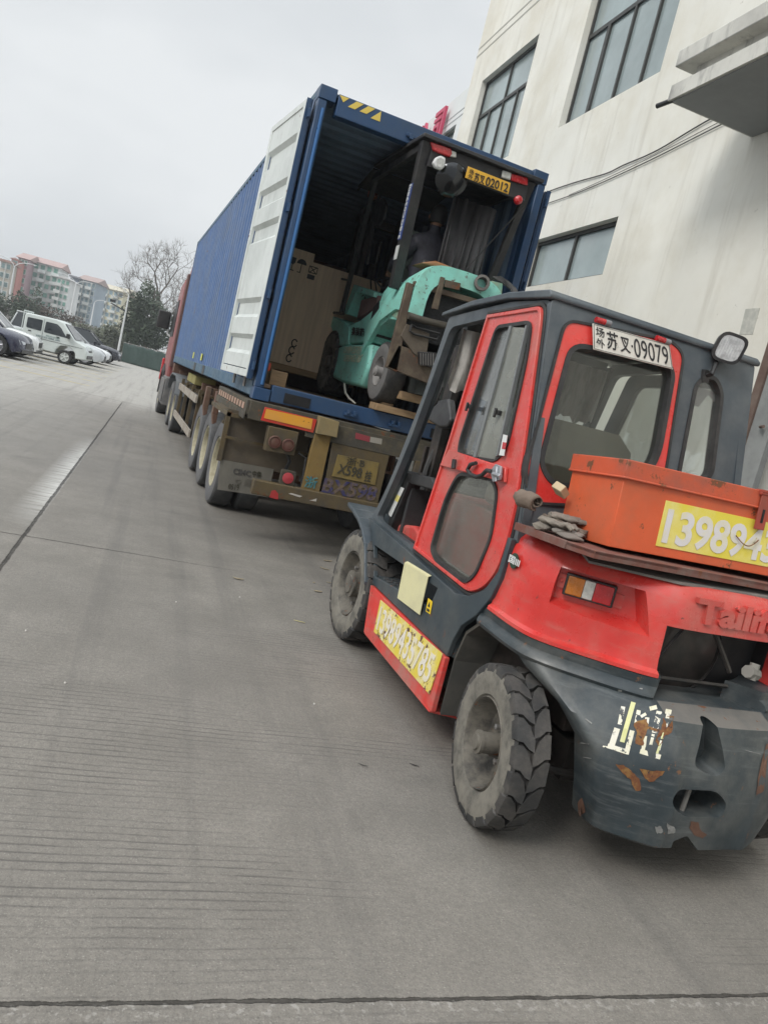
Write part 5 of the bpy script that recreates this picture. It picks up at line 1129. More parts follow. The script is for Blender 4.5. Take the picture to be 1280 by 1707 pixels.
for i in range(13):
    a = -.55 + (math.pi / 2 + .55) * i / 12; z = math.sin(a) * .132; r = math.cos(a); ring = []
    for k in range(24):
        t = 2 * math.pi * k / 24; j = 1 + .05 * math.sin(k * 5 + i * 3); x = math.cos(t) * .092 * r * j; y = math.sin(t) * .108 * r * j
        if math.sin(t) > .3 and z < .06: y *= .72
        ring.append((px_ + x, 7.787 + y, pz_ + z))
    rings.append(ring)
ha.loft(rings); hr = ha.build('hair', hairm, None, smooth=60); hr.parent = pe
for s, j in ((-1, 8), (1, 11)):      # hands on the wheel and lever
    w0 = J[j]; hq = M(); hq.tube([w0, w0 + Vector((-s * .02, .05, -.01)), w0 + Vector((-s * .03, .09, -.015))], [.03, .04, .035], 10)
    for f in range(4):
        b0 = w0 + Vector((-s * .03 + (f - 1.5) * .018, .09, -.01)); l = (.034, .04, .036, .028)[f]; hq.tube([b0, b0 + Vector((0, l, 0)), b0 + Vector((0, l + .012, -.03)), b0 + Vector((0, l * .5, -.045))], [.009, .009, .008, .007], 6)
    b0 = w0 + Vector((s * -.0 + (-s) * .05, .04, 0)); hq.tube([b0, b0 + Vector((-s * .02, .03, -.01)), b0 + Vector((-s * .015, .055, -.025))], [.011, .01, .008], 6)
    hn = hq.build('hand', skinm, None, smooth=50); hn.parent = pe
# ================================================================ red forklift in the foreground
XM = 2.57; CM = 2.49; XL = 1.83; XR = 2 * XM - XL      # body and cab centre lines
rf = thing('red_forklift', 'large red and dark grey forklift with a closed cab in the foreground at the right', 'forklift', (XM, 3.9, 0))
# wheels
wheel(rf, 1.758, 2.745, .352, .352, .168, .205, -1, hub=.048, hubout=.02, dish=.09, lugs=20, lug_h=.026, seg=60, steer=R(-7), bolts=6)
wheel(rf, 2 * XM - 1.80, 2.745, .352, .352, .20, .205, 1, hub=.062, hubout=.02, dish=.10, lugs=20, lug_h=.026, seg=40, steer=R(-2), bolts=6)
wheel(rf, 1.775, 4.98, .395, .395, .27, .23, -1, hub=.09, hubout=-.01, dish=.06, lugs=24, lug_h=.022, seg=60, bolts=8)
wheel(rf, 2 * XM - 1.775, 4.98, .395, .395, .27, .23, 1, hub=.09, hubout=-.01, dish=.06, lugs=24, lug_h=.022, seg=40, bolts=8)
q = M(); q.tube([(2.0, 2.745, .35), (2.98, 2.745, .35)], .05, 8); q.box(2.1, 2.88, 2.6, 2.9, .28, .46); q.tube([(1.98, 2.62, .33), (2.4, 2.55, .30)], .018, 6); q.build('steer_axle', mast_m, rf)
q = M(); q.box(2.06, 2.92, 3.05, 4.75, .30, .84); q.box(2.04, 2.94, 4.75, 5.1, .3, .75); q.box(2.06, 2.92, 2.62, 3.05, .50, .76); q.build('chassis', mast_m, rf)
# step with the red front panel
stp = [(3.34, .212), (4.515, .205), (4.60, .505), (3.345, .510)]
q = M(); q.prism([(1.80, a, b) for a, b in stp], (.03, 0, 0)); q.prism([(1.83, 4.505, .207), (1.83, 4.59, .503), (1.83, 4.57, .503), (1.83, 4.485, .207)], (.22, 0, 0)); q.prism([(1.80, 3.36, .20), (1.80, 4.50, .20), (2.1, 4.50, .16), (2.1, 3.36, .16)], (0, 0, .014)); q.sym(XM); sp_ = q.build('step_panel', red_dusty, rf, bev=.004)
yb = [at(635, 1000, x=1.797), at(738, 1090, x=1.797), at(716, 1157, x=1.797), at(624, 1053, x=1.797)]
q = M(); q.prism(yb, (-.004, 0, 0)); nb = q.build('number_board', yellow_p, rf, label='peeling yellow number board on the side step')
def inq(quad, u, v):      # quad tl,tr,br,bl ; u,v from bottom left
    tl, tr, br, bl = quad; return bl * (1 - u) * (1 - v) + br * u * (1 - v) + tr * u * v + tl * (1 - u) * v
off = Vector((-.005, 0, 0))
text('painted_number', '13989435785', [inq(yb, .04, .14) + off, inq(yb, .95, .14) + off, inq(yb, .95, .86) + off, inq(yb, .04, .86) + off], paintw, nb, t=.002, bold=.015)
# side body panel with the step recess
sidep = [(3.36, .512), (4.60, .512), (4.70, .60), (4.80, .74), (4.86, .80), (5.00, .885), (4.72, .875), (4.12, .855), (3.45, .825), (3.30, .86), (3.17, .93), (3.09, 1.05), (3.085, 1.22), (3.05, 1.22), (3.055, 1.03), (3.09, .92), (3.18, .80), (3.30, .70), (3.345, .60)]
rec = [(3.70, .665), (4.62, .565), (4.76, .745), (3.66, .785)]
plate('side_body_panel', sidep, [rec], PX(XL), .03, dgrey, rf, bev=.004)
plate('side_body_panel', sidep, [rec], PX(XR), .03, dgrey, rf, bev=.004)
q = M(); q.box(1.85, 2.08, 3.62, 4.66, .555, .57); q.box(1.85, 2.05, 3.60, 3.64, .57, .84); q.box(1.85, 2.06, 3.36, 3.60, .51, .84); q.sym(XM); tr_ = q.build('step_tread', dgrey, rf)
q = M()
for i in range(14):
    for j in range(3): q.box(1.865 + j * .055, 1.90 + j * .055, 3.70 + i * .065, 3.73 + i * .065, .57, .576)
q.build('tread_studs', mat('tread_steel', (.12, .12, .12), .5, .3), tr_)
q = M(); q.box(2.05, 2.09, 3.62, 4.8, .57, .84); q.box(1.86, 2.09, 3.36, 4.9, .82, .835); q.sym(XM); q.build('inner_sill', dgrey, rf)
cs = [at(675, 938, x=1.80), at(714, 962, x=1.80), at(700, 1025, x=1.80), at(663, 997, x=1.80)]; q = M(); q.prism(cs, (-.004, 0, 0)); q.prism([cs[0], cs[1], cs[1] + Vector((.02, 0, .01)), cs[0] + Vector((.02, 0, .01))], (0, 0, .004)); q.build('cream_sticker', cream, rf)
cs = [at(714, 997, x=1.812), at(721, 1003, x=1.812), at(717, 1024, x=1.812), at(710, 1019, x=1.812)]; q = M(); q.prism(cs, (-.002, 0, 0)); ws = q.build('warning_sticker', mat('bright_yellow_sticker', (.8, .55, .02), .5), rf)
q = M(); q.prism([inq(cs, .2, .1) + off * .6, inq(cs, .8, .1) + off * .6, inq(cs, .8, .3) + off * .6, inq(cs, .2, .3) + off * .6], (-.001, 0, 0)); q.prism([inq(cs, .25, .45) + off * .6, inq(cs, .75, .45) + off * .6, inq(cs, .5, .85) + off * .6], (-.001, 0, 0)); q.build('sticker_print', ink, ws)
# rear wheel arch liner
q = M(); arc = [(3.345, .20), (3.345, .5), (3.30, .66), (3.20, .745), (3.0, .752)]
for i in range(len(arc) - 1): q.hexa([(1.86, *arc[i]), (2.2, *arc[i]), (2.2, arc[i + 1][0], arc[i + 1][1]), (1.86, arc[i + 1][0], arc[i + 1][1])], [(1.86, arc[i][0] + .012, arc[i][1] + .012), (2.2, arc[i][0] + .012, arc[i][1] + .012), (2.2, arc[i + 1][0] + .012, arc[i + 1][1] + .012), (1.86, arc[i + 1][0] + .012, arc[i + 1][1] + .012)])
q.sym(XM); q.build('wheel_arch', mat('muddy_arch', (.06, .058, .052), .85, dirt=(.14, .125, .105), dscale=3, damt=.6), rf)
# front fender with its flared tip
fp = [(5.36, .915), (5.22, .895), (5.06, .865), (4.93, .82), (4.80, .74), (4.70, .62), (4.62, .52)]
q = M()
for i in range(len(fp) - 1):
    a, b = fp[i], fp[i + 1]; q.hexa([(1.76, *a), (2.1, *a), (2.1, *b), (1.76, *b)], [(1.76, a[0], a[1] - .028), (2.1, a[0], a[1] - .028), (2.1, b[0] - .0, b[1] - .028), (1.76, b[0], b[1] - .028)])
q.sym(XM); q.build('front_fender', slate, rf, bev=.006)
# ---------- cab
def sideframe(x, nm):
    outer = [(4.535, 2.30), (4.64, 1.79), (4.83, 1.23), (4.93, 1.03), (5.03, .885), (4.86, .845), (3.27, .815), (3.14, .90), (3.055, 1.06), (3.05, 1.25), (3.07, 1.41), (3.33, 2.35), (3.75, 2.36)]
    hole = [(4.47, 2.235), (4.585, 1.79), (4.665, 1.50), (4.775, 1.22), (4.87, 1.02), (4.93, .915), (4.86, .895), (3.32, .875), (3.19, .94), (3.12, 1.07), (3.115, 1.25), (3.14, 1.43), (3.385, 2.29), (3.75, 2.30)]
    return plate(nm, rnd(outer, [.03, .1, .1, .08, .02, .02, .06, .06, .06, .05, .05, .05, .02]), [rnd(hole, [.06, .1, .08, .08, .05, .03, .05, .08, .08, .08, .05, .05, .05, .02])], PX(x), .045, slate, rf, bev=.006)
sideframe(1.872, 'cab_side_frame'); sideframe(2 * CM - 1.872, 'cab_side_frame')
q = M(); q.prism([(1.895, 4.52, 2.28), (1.895, 4.63, 1.79), (1.895, 4.82, 1.23), (1.895, 4.98, .9), (1.895, 4.94, .9), (1.895, 4.78, 1.23), (1.895, 4.59, 1.79), (1.895, 4.48, 2.28)], (.035, 0, 0)); q.sym(CM); q.build('windscreen_post', dgrey, rf, bev=.008)
q = M(); q.prism([(1.96, 4.53, 2.30), (1.96, 4.54, 2.22), (1.96, 4.48, 2.22), (1.96, 4.46, 2.30)], (CM * 2 - 3.92, 0, 0)); q.prism([(1.9, 4.98, .84), (1.9, 5.02, .92), (1.9, 4.9, .95), (1.9, 4.88, .84)], (CM * 2 - 3.8, 0, 0)); q.build('windscreen_rail', dgrey, rf)
# roof
rp = [(3.305, 2.352), (3.30, 2.372), (3.33, 2.395), (3.75, 2.405), (4.20, 2.38), (4.60, 2.325), (4.605, 2.300), (4.2, 2.345), (3.75, 2.368)]
q = M(); q.prism([(1.822, a, b) for a, b in rp], (2 * (CM - 1.822), 0, 0)); q.build('cab_roof', slate, rf, bev=.008, seg=3)
# rear wall, leaning forward towards its top
WP, WN = Vector((0, 3.07, 1.25)), Vector((0, -1.1, .267)).normalized(); WE = Vector((0, .267, 1.1)).normalized()
TW = Matrix(((1, 0, 0, 0), (0, WE.y, WN.y, WP.y), (0, WE.z, WN.z, WP.z), (0, 0, 0, 1)))
def RW(u, v): p = at(u, v, P=WP, Nn=WN); return (p.x, (p - WP).dot(WE))
def W3(a, b, d=0.0): return TW @ Vector((a, b, d))
ro = [RW(u, v) for u, v in ((936, 534), (1114, 569), (1134, 590), (1106, 775))] ; rr_ = RW(866, 790)
rleft = RW(880, 790); frame_o = [(1.945, 1.06), (2.585, 1.075), (2.665, 1.02), (2.70, .30), (2.64, .22), (2.0, .22), (1.93, .30)]
gl_o = [RW(u, v) for u, v in ((948, 577), (1100, 603), (1116, 622), (1090, 765), (1062, 800), (915, 810), (893, 780))]
po = [RW(u, v) for u, v in ((936, 534), (1112, 569), (1134, 592))]
frame_o = [po[0], po[1], po[2], RW(1104, 785), RW(1090, 850), RW(880, 840), RW(868, 790)]
gl_o = [RW(945, 574), RW(1106, 602), RW(1117, 625), RW(1092, 765), RW(1060, 810), RW(915, 812), RW(892, 775)]
sw = [RW(1152, 645), RW(1164, 630), RW(1186, 628), RW(1199, 655), RW(1181, 795), RW(1150, 815), RW(1122, 800)]
H1 = rnd(frame_o, [.07, .05, .07, .1, .1, .1, .1]); G1 = rnd(gl_o, [.08, .06, .08, .10, .10, .14, .12]); S1 = rnd(sw, .05)
wallo = [(1.842, 1.13), (2 * CM - 1.842, 1.13), (2 * CM - 1.842, -.05), (1.842, -.05)]
rw_ = plate('cab_rear_wall', rnd(wallo, .02), [H1, S1], TW, .04, slate, rf, bev=.004)
fr_ = plate('rear_window_surround', H1, [G1], Matrix.Translation(WN * .0) @ TW, .05, red, rf, bev=.006)
def offs(pts, d):
    """inset (d > 0) of a closed outline"""
    P_ = [Vector(p) for p in pts]; o = []
    P_ = [p for i, p in enumerate(P_) if (p - P_[i - 1]).length > 1e-5]; n = len(P_)
    ar = sum(P_[i - 1].x * P_[i].y - P_[i].x * P_[i - 1].y for i in range(n)); sg = 1 if ar > 0 else -1
    for i in range(n):
        e1 = (P_[i] - P_[i - 1]).normalized(); e2 = (P_[(i + 1) % n] - P_[i]).normalized(); n1 = Vector((-e1.y, e1.x)) * sg; n2 = Vector((-e2.y, e2.x)) * sg; b = (n1 + n2)
        if b.length < 1e-4: b = n1
        b.normalize(); k = max(b.dot(n1), .5); o.append(P_[i] + b * d / k)
    return o
def ring(name, pts, wd, T, th, m, par, d=0.0):
    return plate(name, offs(pts, -wd * .35), [offs(pts, wd)], Matrix.Translation((T.to_3x3() @ Vector((0, 0, d)))) @ T, th, m, par)
ring('window_rubber', H1, .010, TW, .062, rubber, fr_); ring('window_rubber', G1, .018, TW, .066, rubber, fr_); ring('window_rubber', S1, .016, TW, .056, rubber, rw_)
plate('rear_glass', G1, [], TW, .006, glass_c, fr_); plate('small_rear_glass', S1, [], TW, .006, glass_d, rw_)
# torn sun film inside the narrow window
q = M(); f = [RW(1150, 640), RW(1200, 655), RW(1196, 672), RW(1182, 658), RW(1166, 678), RW(1158, 674), RW(1143, 674)]
plate('torn_film', rnd(f, 0), [], Matrix.Translation(-WN * .012) @ TW, .002, mat('grey_film', (.16, .15, .15), .5), rw_)
# number plate, red marker lamps, work lamp
pq = [W3(*RW(u, v), .045) for u, v in ((978, 586), (1110, 619), (1104, 578), (977, 543))]
q = M(); q.prism(pq, WN * .004); q2 = q.build('number_plate', plate_w, rf, bev=.002)
def pin(u, v, d=.0): return pq[0] * (1 - u) * (1 - v) + pq[1] * u * (1 - v) + pq[2] * u * v + pq[3] * (1 - u) * v + WN * (.0045 + d)
def ptxt(s, a, b, c, d, bold=.01): text('plate_text', s, [pin(a, c), pin(b, c), pin(b, d), pin(a, d)], ink, q2, t=.001, bold=bold)
ptxt('场', .035, .14, .54, .90); ptxt('外', .035, .14, .12, .47); ptxt('苏', .17, .31, .16, .86, .015); ptxt('叉', .335, .46, .18, .78, .012); ptxt('·', .475, .495, .46, .56, .02); ptxt('09079', .51, .955, .12, .86, .0)
for s in ((.0, .035, .0, 1), (.965, 1, 0, 1), (0, 1, 0, .05), (0, 1, .95, 1)):
    pass
q = M()
for a, b, c, d in ((.012, .988, .03, .045), (.012, .988, .955, .97), (.010, .016, .03, .97), (.984, .990, .03, .97)): q.prism([pin(a, c), pin(b, c), pin(b, d), pin(a, d)], WN * .001)
q.build('plate_border', ink, q2)
for (u0, v0, u1, v1) in ((982, 537, 1006, 544), (1082, 567, 1104, 575)):
    a = W3(*RW(u0, v0), .05); b = W3(*RW(u1, v1), .05); m_ = a.lerp(b, .62)
    q = M(); q.tube([a, m_], .014, 10); l_ = q.build('marker_lamp', redl, rf, smooth=40); q = M(); q.tube([m_, b], .0145, 10); q.build('lamp_housing', mat('grey_lamp_body', (.2, .2, .21), .5), l_, smooth=40)
wl_ = [W3(*RW(u, v), .10) for u, v in ((1170, 604), (1203, 614), (1216, 585), (1209, 575), (1178, 568), (1166, 580))]
c0 = sum(wl_, Vector()) / 6; ex = Vector((.97, .12, .0)).normalized(); fn = Vector((-.35, -.93, -.12)).normalized(); exx = (ex - fn * ex.dot(fn)).normalized(); ey_ = fn.cross(exx) * -1
if ey_.z < 0: ey_ = -ey_
def wl3(a, b, d): return c0 + exx * a + ey_ * b + fn * d
sh = rnd([(-.076, -.070), (.066, -.070), (.080, .068), (-.062, .074)], .046, 5)
q = M(); q.loft([[wl3(a * .55, b * .55, -.085) for a, b in sh], [wl3(a * .95, b * .95, -.05) for a, b in sh], [wl3(a * 1.08, b * 1.08, -.004) for a, b in sh], [wl3(a * 1.08, b * 1.08, .004) for a, b in sh], [wl3(a * .9, b * .9, .004) for a, b in sh], [wl3(a * .86, b * .86, -.008) for a, b in sh]])
wk = q.build('work_lamp', black, rf, smooth=40)
q = M(); q.prism([wl3(a * .87, b * .87, -.003) for a, b in sh], fn * .004); q.build('lamp_lens', lampglass, wk)
q = M()
for k in range(9): q.tube([wl3(-.055 + k * .014, -.055, .0015), wl3(-.05 + k * .014, .055, .0015)], .0012, 4)
q.build('lens_rib', mat('lens_rib', (.5, .5, .5), .2, .5), wk)
q = M(); bs = W3(*RW(1168, 628), .02); q.tube([bs, bs + Vector((0, -.05, .01)), wl3(-.02, -.05, -.05)], .012, 6); q.box(bs.x - .02, bs.x + .02, bs.y - .02, bs.y + .02, bs.z - .03, bs.z + .03); q.build('lamp_bracket', black, wk)
# ---------- door (rear half of the side opening), shut
do = [(3.945, 2.292), (3.37, 2.318), (3.335, 2.24), (3.215, 1.80), (3.115, 1.40), (3.095, 1.20), (3.115, 1.04), (3.20, .93), (3.33, .868), (4.13, .888), (4.02, 1.58)]
DR = rnd(do, [.0, .05, .05, .1, .08, .1, .1, .1, .06, .0, .1])
w1 = [(3.80, 2.225), (3.425, 2.245), (3.375, 2.06), (3.335, 1.62), (3.41, 1.535), (3.86, 1.505), (3.885, 1.58)]
w2 = [(3.80, 1.415), (3.40, 1.45), (3.315, 1.40), (3.255, 1.18), (3.31, .965), (3.39, .90), (3.80, .905), (3.90, .95), (3.88, 1.25)]
D1 = rnd(w1, [.05, .06, .1, .08, .07, .06, .05]); D2 = rnd(w2, [.07, .04, .05, .06, .06, .04, .05, .04, .06])
dr = plate('door', DR, [D1, D2], PX(1.847), .03, red, rf)
# raised edge flange and middle rail
def edge(pts, inset, wd, x, th, m, par, nm):
    a_ = offs(pts, inset); b_ = offs(pts, inset + wd)
    if wd < 0 or inset < 0: a_, b_ = offs(pts, inset), offs(pts, inset + wd)
    return plate(nm, a_, [b_], PX(x), th, m, par, bev=.003)
edge(DR, .002, .020, 1.836, .03, red, dr, 'door_flange')
q = M(); q.prism([(1.814, a, b) for a, b in ((3.985, 1.505), (4.02, 1.405), (3.27, 1.49), (3.255, 1.435), (3.29, 1.53))][:0] or [(1.812, 3.965, 1.520), (1.812, 4.035, 1.415), (1.812, 3.25, 1.455), (1.812, 3.275, 1.525)], (.018, 0, 0)); q.build('middle_rail', red, dr, bev=.004)
edge(DR, -.022, .018, 1.848, .03, rubber, dr, 'door_seal')
for pts, nm, gm in ((D1, 'upper_door_glass', glass_d), (D2, 'lower_door_glass', glass_l)):
    ring('window_rubber', pts, .014, PX(1.838), .03, rubber, dr); plate(nm, pts, [], PX(1.846), .004, gm, dr)
q = M(); q.prism([(1.812, 3.60, 2.22), (1.812, 3.625, 2.22), (1.812, 3.645, 1.525), (1.812, 3.615, 1.525)], (.02, 0, 0)); q.prism([(1.812, 3.44, 2.22), (1.812, 3.455, 2.22), (1.812, 3.40, 1.56), (1.812, 3.385, 1.57)], (.02, 0, 0)); q.build('sliding_pane_bar', mat('grey_rail', (.22, .23, .23), .4, .4), dr)
q = M(); q.prism([(1.822, 3.60, 2.215), (1.822, 3.62, 1.53), (1.822, 3.42, 1.545), (1.822, 3.455, 2.21)], (.003, 0, 0)); q.build('sliding_pane', glass('sliding_glass', (.62, .66, .64), .1, .35, (.45, .45, .4)), dr)
q = M()
for (u, v) in ((780, 677), (827, 687)):
    p = at(u, v, x=1.80); q.box(p.x, p.x + .02, p.y - .02, p.y + .02, p.z - .012, p.z + .012); q.box(p.x - .012, p.x + .0, p.y - .008, p.y + .008, p.z - .028, p.z + .02)
q.build('pane_latch', black, dr, bev=.003)
p = [at(u, v, x=1.795) for u, v in ((757, 766), (755, 781))]; q = M(); q.tube(p, .013, 8); q.build('door_knob', black, dr, smooth=40)
p = [at(u, v, x=1.79) for u, v in ((793, 772), (784, 774), (779, 783), (784, 791), (794, 795), (803, 792), (811, 784), (820, 786))]
q = M(); q.tube([a.lerp(b, t) for a, b in zip(p, p[1:]) for t in (0, .5)] + [p[-1]], .011, 8); q.build('door_handle', black, dr, smooth=50)
a = at(820, 782, x=1.80); q = M()
q.prism([at(u, v, x=1.80) for u, v in ((820, 785), (829, 774), (838, 778), (836, 800), (824, 804))], (-.012, 0, 0)); q.tube([at(822, 790, x=1.785), at(834, 794, x=1.785)], .012, 6); q.tube([at(828, 778, x=1.785), at(826, 803, x=1.785)], .007, 6); q.build('latch', mat('bare_latch_metal', (.42, .44, .47), .4, .7, dirt=(.2, .18, .16), dscale=14, damt=.6), dr, bev=.002)
q = M(); q.prism([at(u, v, x=1.811) for u, v in ((839, 724), (846, 726), (840, 760), (832, 759))], (-.002, 0, 0)); st_ = q.build('warning_label', white, dr)
q = M(); q.prism([at(u, v, x=1.8085) for u, v in ((838, 737), (844, 738), (842, 749), (836, 748))], (-.001, 0, 0)); q.build('label_red', redl, st_)
# far side: door with a window so that daylight shows through the cab
xo = 2 * CM - 1.832
fd = plate('door', rnd([(4.36, 2.25), (3.40, 2.31), (3.13, 1.30), (3.15, .95), (3.33, .868), (4.70, .90), (4.60, 1.4)], .05), [rnd([(4.24, 2.18), (3.86, 2.2), (3.92, 1.28), (4.5, 1.28)], .05), rnd([(3.78, 2.2), (3.50, 2.22), (3.28, 1.28), (3.83, 1.28)], .05)], PX(xo), .03, dgrey, rf)
plate('far_door_glass', [(4.3, 2.2), (3.45, 2.24), (3.2, 1.26), (4.55, 1.26)], [], PX(xo), .004, glass_d, fd)
# ---------- inside the cab
inn = mat('dark_cab_interior', (.03, .03, .032), .6, dirt=(.08, .075, .07), dscale=4, damt=.5)
seatm = mat('olive_grey_vinyl', (.24, .22, .16), .55, dirt=(.12, .11, .09), dscale=4, damt=.6)
q = M(); q.box(1.95, 3.03, 3.12, 4.75, .84, .87); q.build('cab_floor', inn, rf)
q = M(); q.loft([[(2.16 + a * w, 3.42 + z * .08 + dy, 1.36 + z) for a, dy in rnd([(0, 0), (1, 0), (1, .12), (0, .12)], .04, 3)] for z, w in ((0, .46), (.18, .50), (.38, .48), (.46, .38))]); q.build('seat_back', seatm, rf, smooth=50)
q = M(); q.box(2.14, 2.68, 3.5, 4.05, 1.262, 1.39); q.build('seat_cushion', seatm, rf, bev=.04, seg=4)
q = M(); q.box(1.985, 2.72, 3.56, 4.22, .872, 1.26); q.build('seat_pedestal', red_dusty, rf, bev=.015)
q = M(); q.prism([at(u, v, x=1.98) for u, v in ((650, 905), (652, 884), (664, 873), (690, 876), (697, 887), (692, 912))], (.55, 0, 0)); q.build('red_engine_cover', red_dusty, rf, bev=.02, seg=3)
q = M(); q.prism([at(u, v, x=1.93) for u, v in ((641, 878), (645, 848), (668, 790), (676, 783), (682, 800), (662, 850), (650, 885))], (.10, 0, 0)); cons = q.build('side_console', black, rf, bev=.006)
q = M(); q.prism([at(u, v, x=1.93) for u, v in ((672, 786), (718, 795), (726, 812), (722, 817), (684, 806), (676, 800))], (.55, 0, 0)); q.build('dash_panel', black, rf, bev=.008)
cq = [at(u, v, x=1.924) for u, v in ((646, 856), (652, 862), (674, 814), (667, 811))]; q = M(); q.prism(cq, (-.002, 0, 0)); sk = q.build('console_sticker', white, cons)
q = M(); q.prism([cq[0].lerp(cq[3], .52) + off * .4, cq[1].lerp(cq[2], .52) + off * .4, cq[1].lerp(cq[2], .72) + off * .4, cq[0].lerp(cq[3], .72) + off * .4], (-.001, 0, 0)); q.build('sticker_stripe', yellow, sk)
# dark kick panel, mast, cylinders, carriage
q = M(); q.box(1.97, 3.01, 4.72, 4.76, .86, 1.18); q.build('front_bulkhead', inn, rf)
q = M()
for x in (2.24, 2.33, 2.60, 2.69): q.box(x, x + .055, 5.10, 5.24, .12, 2.22)
for z in (.55, 1.15, 2.10): q.box(2.24, 2.745, 5.245, 5.30, z, z + .10)
q.build('mast', mast_m, rf, bev=.006)
q = M(); q.tube([(2.40, 5.06, .4), (2.40, 5.06, 1.50)], .045, 12); q.tube([(2.58, 5.06, .4), (2.58, 5.06, 1.50)], .045, 12); cy_ = q.build('lift_cylinder', mast_m, rf, smooth=40)
q = M(); q.tube([(2.40, 5.06, 1.50), (2.40, 5.06, 2.16)], .026, 12); q.tube([(2.58, 5.06, 1.50), (2.58, 5.06, 2.16)], .026, 12); q.build('piston_rod', chrome, cy_, smooth=40)
q = M(); q.tube(catm([(2.40, 5.2, 2.1), (2.30, 5.18, 1.6), (2.22, 5.15, 1.25), (2.28, 5.1, .95), (2.5, 5.12, .8)]), .022, 7); q.tube(catm([(2.62, 5.2, 2.0), (2.52, 5.16, 1.5), (2.56, 5.12, 1.0), (2.44, 5.1, .7)]), .018, 7); q.build('hydraulic_hose', rubber, rf, smooth=40)
q = M(); q.box(2.15, 2.85, 5.31, 5.38, .9, 1.0); q.box(2.15, 2.85, 5.31, 5.38, .25, .35)
for x in (2.25, 2.4, 2.55, 2.72): q.box(x, x + .03, 5.32, 5.36, .35, 1.45)
q.build('fork_carriage', mast_m, rf)
q = M()
for x in (2.24, 2.62): q.box(x, x + .13, 5.39, 5.44, .09, .95); q.box(x, x + .13, 5.44, 6.44, .09, .135)
q.build('fork', mast_m, rf, bev=.006)
q = M(); q.lathe([(.17, -.012), (.182, 0), (.17, .012), (.158, 0), (.17, -.012)], (2.42, 4.38, 1.42), (0, -.5, .86), 28); q.tube([(2.42, 4.38, 1.42), (2.42, 4.62, 1.0)], .03, 8)
for k in range(3): a = k * 2.09 + .5; q.tube([(2.42, 4.38, 1.42), (2.42 + math.cos(a) * .165, 4.38 + math.sin(a) * .14, 1.42 + math.sin(a) * .085)], .01, 5)
q.build('steering_wheel', black, rf, smooth=40)
q = M(); a = at(745, 652, x=2.02)
q.tube([at(u, v, x=2.02) for u, v in ((728, 634), (736, 632), (737, 645), (727, 672), (717, 681), (714, 672), (722, 650), (728, 634))], .008, 6); q.build('mirror_bracket', black, rf, smooth=40)
q = M(); pts = [at(u, v, x=2.15) for u, v in ((712, 700), (722, 668), (746, 664), (750, 700), (744, 712), (730, 712))]; q.prism(pts, (.06, 0, 0)); q.build('rear_view_mirror', mat('dusty_black_mirror', (.03, .03, .032), .35, dirt=(.09, .09, .085), dscale=5, damt=.5), rf, bev=.015, seg=3)
rs = random.Random(4); q = M()
for k in range(9):
    p = Vector((2.05 + rs.random() * .5, 4.55 + rs.random() * .3, .95 + rs.random() * .5)); pts = [p]
    for j in range(5): pts.append(pts[-1] + Vector((rs.uniform(-.1, .1), rs.uniform(-.08, .08), rs.uniform(-.12, .12))))
    q.tube(catm([tuple(v) for v in pts], 3), .006, 5)
q.build('wiring', mat('purple_black_wire', (.05, .025, .04), .5), rf)
q = M(); rs = random.Random(9); q.tube([at(690, 860, x=2.1), at(700, 850, x=2.1), at(715, 862, x=2.2)], .035, 8); q.box(2.1, 2.4, 4.45, 4.7, .95, 1.1); q.build('pedal_box', mast_m, rf, smooth=40)
# clear plastic curtain hanging inside the front of the cab
q = M(); vs = []; n = 34; zt = 2.24
for i in range(n + 1):
    t = i / n; x = 1.905 + t * 1.1; y = 4.40 + .02 * math.sin(i * 1.7); z0 = 1.90 - .05 * math.sin(i * .9) - (.05 if i % 7 > 3 else 0)
    vs += [(x, y, zt), (x, y + .02 * math.sin(i * 2.3), (zt + z0) / 2), (x, y + .03, z0)]
fs = []
for i in range(n):
    for j in range(2): a = 3 * i + j; fs.append((a, a + 3, a + 4, a + 1))
q.add(vs, fs); q.build('plastic_curtain', mat('crumpled_plastic_sheet', (.45, .43, .40), .35, dirt=(.2, .19, .17), dscale=6, damt=.8, bump=.4, bscale=9, smear=(4, 1, 1)), rf, smooth=60)
# ---------- hood and counterweight
def plan(half, yf, d=0.0):
    """closed ring from half outline (left side, front to rear centre)"""
    L_ = [(x + d * .9, y + d * (0 if i == 0 else .8)) for i, (x, y) in enumerate(half)]
    L_[0] = (L_[0][0], yf)
    return L_ + [(2 * XM - x, y) for x, y in L_[::-1]]
def smoothhalf(pts, n=4):
    o = [pts[0]]
    c = catm(pts, n); return c
hh = smoothhalf([(1.838, 3.10), (1.842, 2.86), (1.89, 2.715), (2.05, 2.575), (2.24, 2.445), (2.36, 2.415), (2.565, 2.412)], 4)
lv = [(.862, -.022), (.878, -.022), (.892, -.004), (.93, .0), (1.10, .0), (1.18, .006), (1.235, .025), (1.262, .06), (1.272, .11)]
q = M(); q.loft([[(x, y, z) for x, y in plan(hh, 3.10, d)] for z, d in lv])
hood_ = q.build('hood', red, rf, smooth=35)
cutA = M(); cutA.prism([(2.285, a, b) for a, b in ((1.9, .66), (2.33, .80), (2.42, .815), (2.95, .815), (2.95, 1.082), (1.9, 1.082))], (.70, 0, 0))
for v in cutA.v:
    if v.x < 2.5 and v.z > 1.0: v.x -= .02
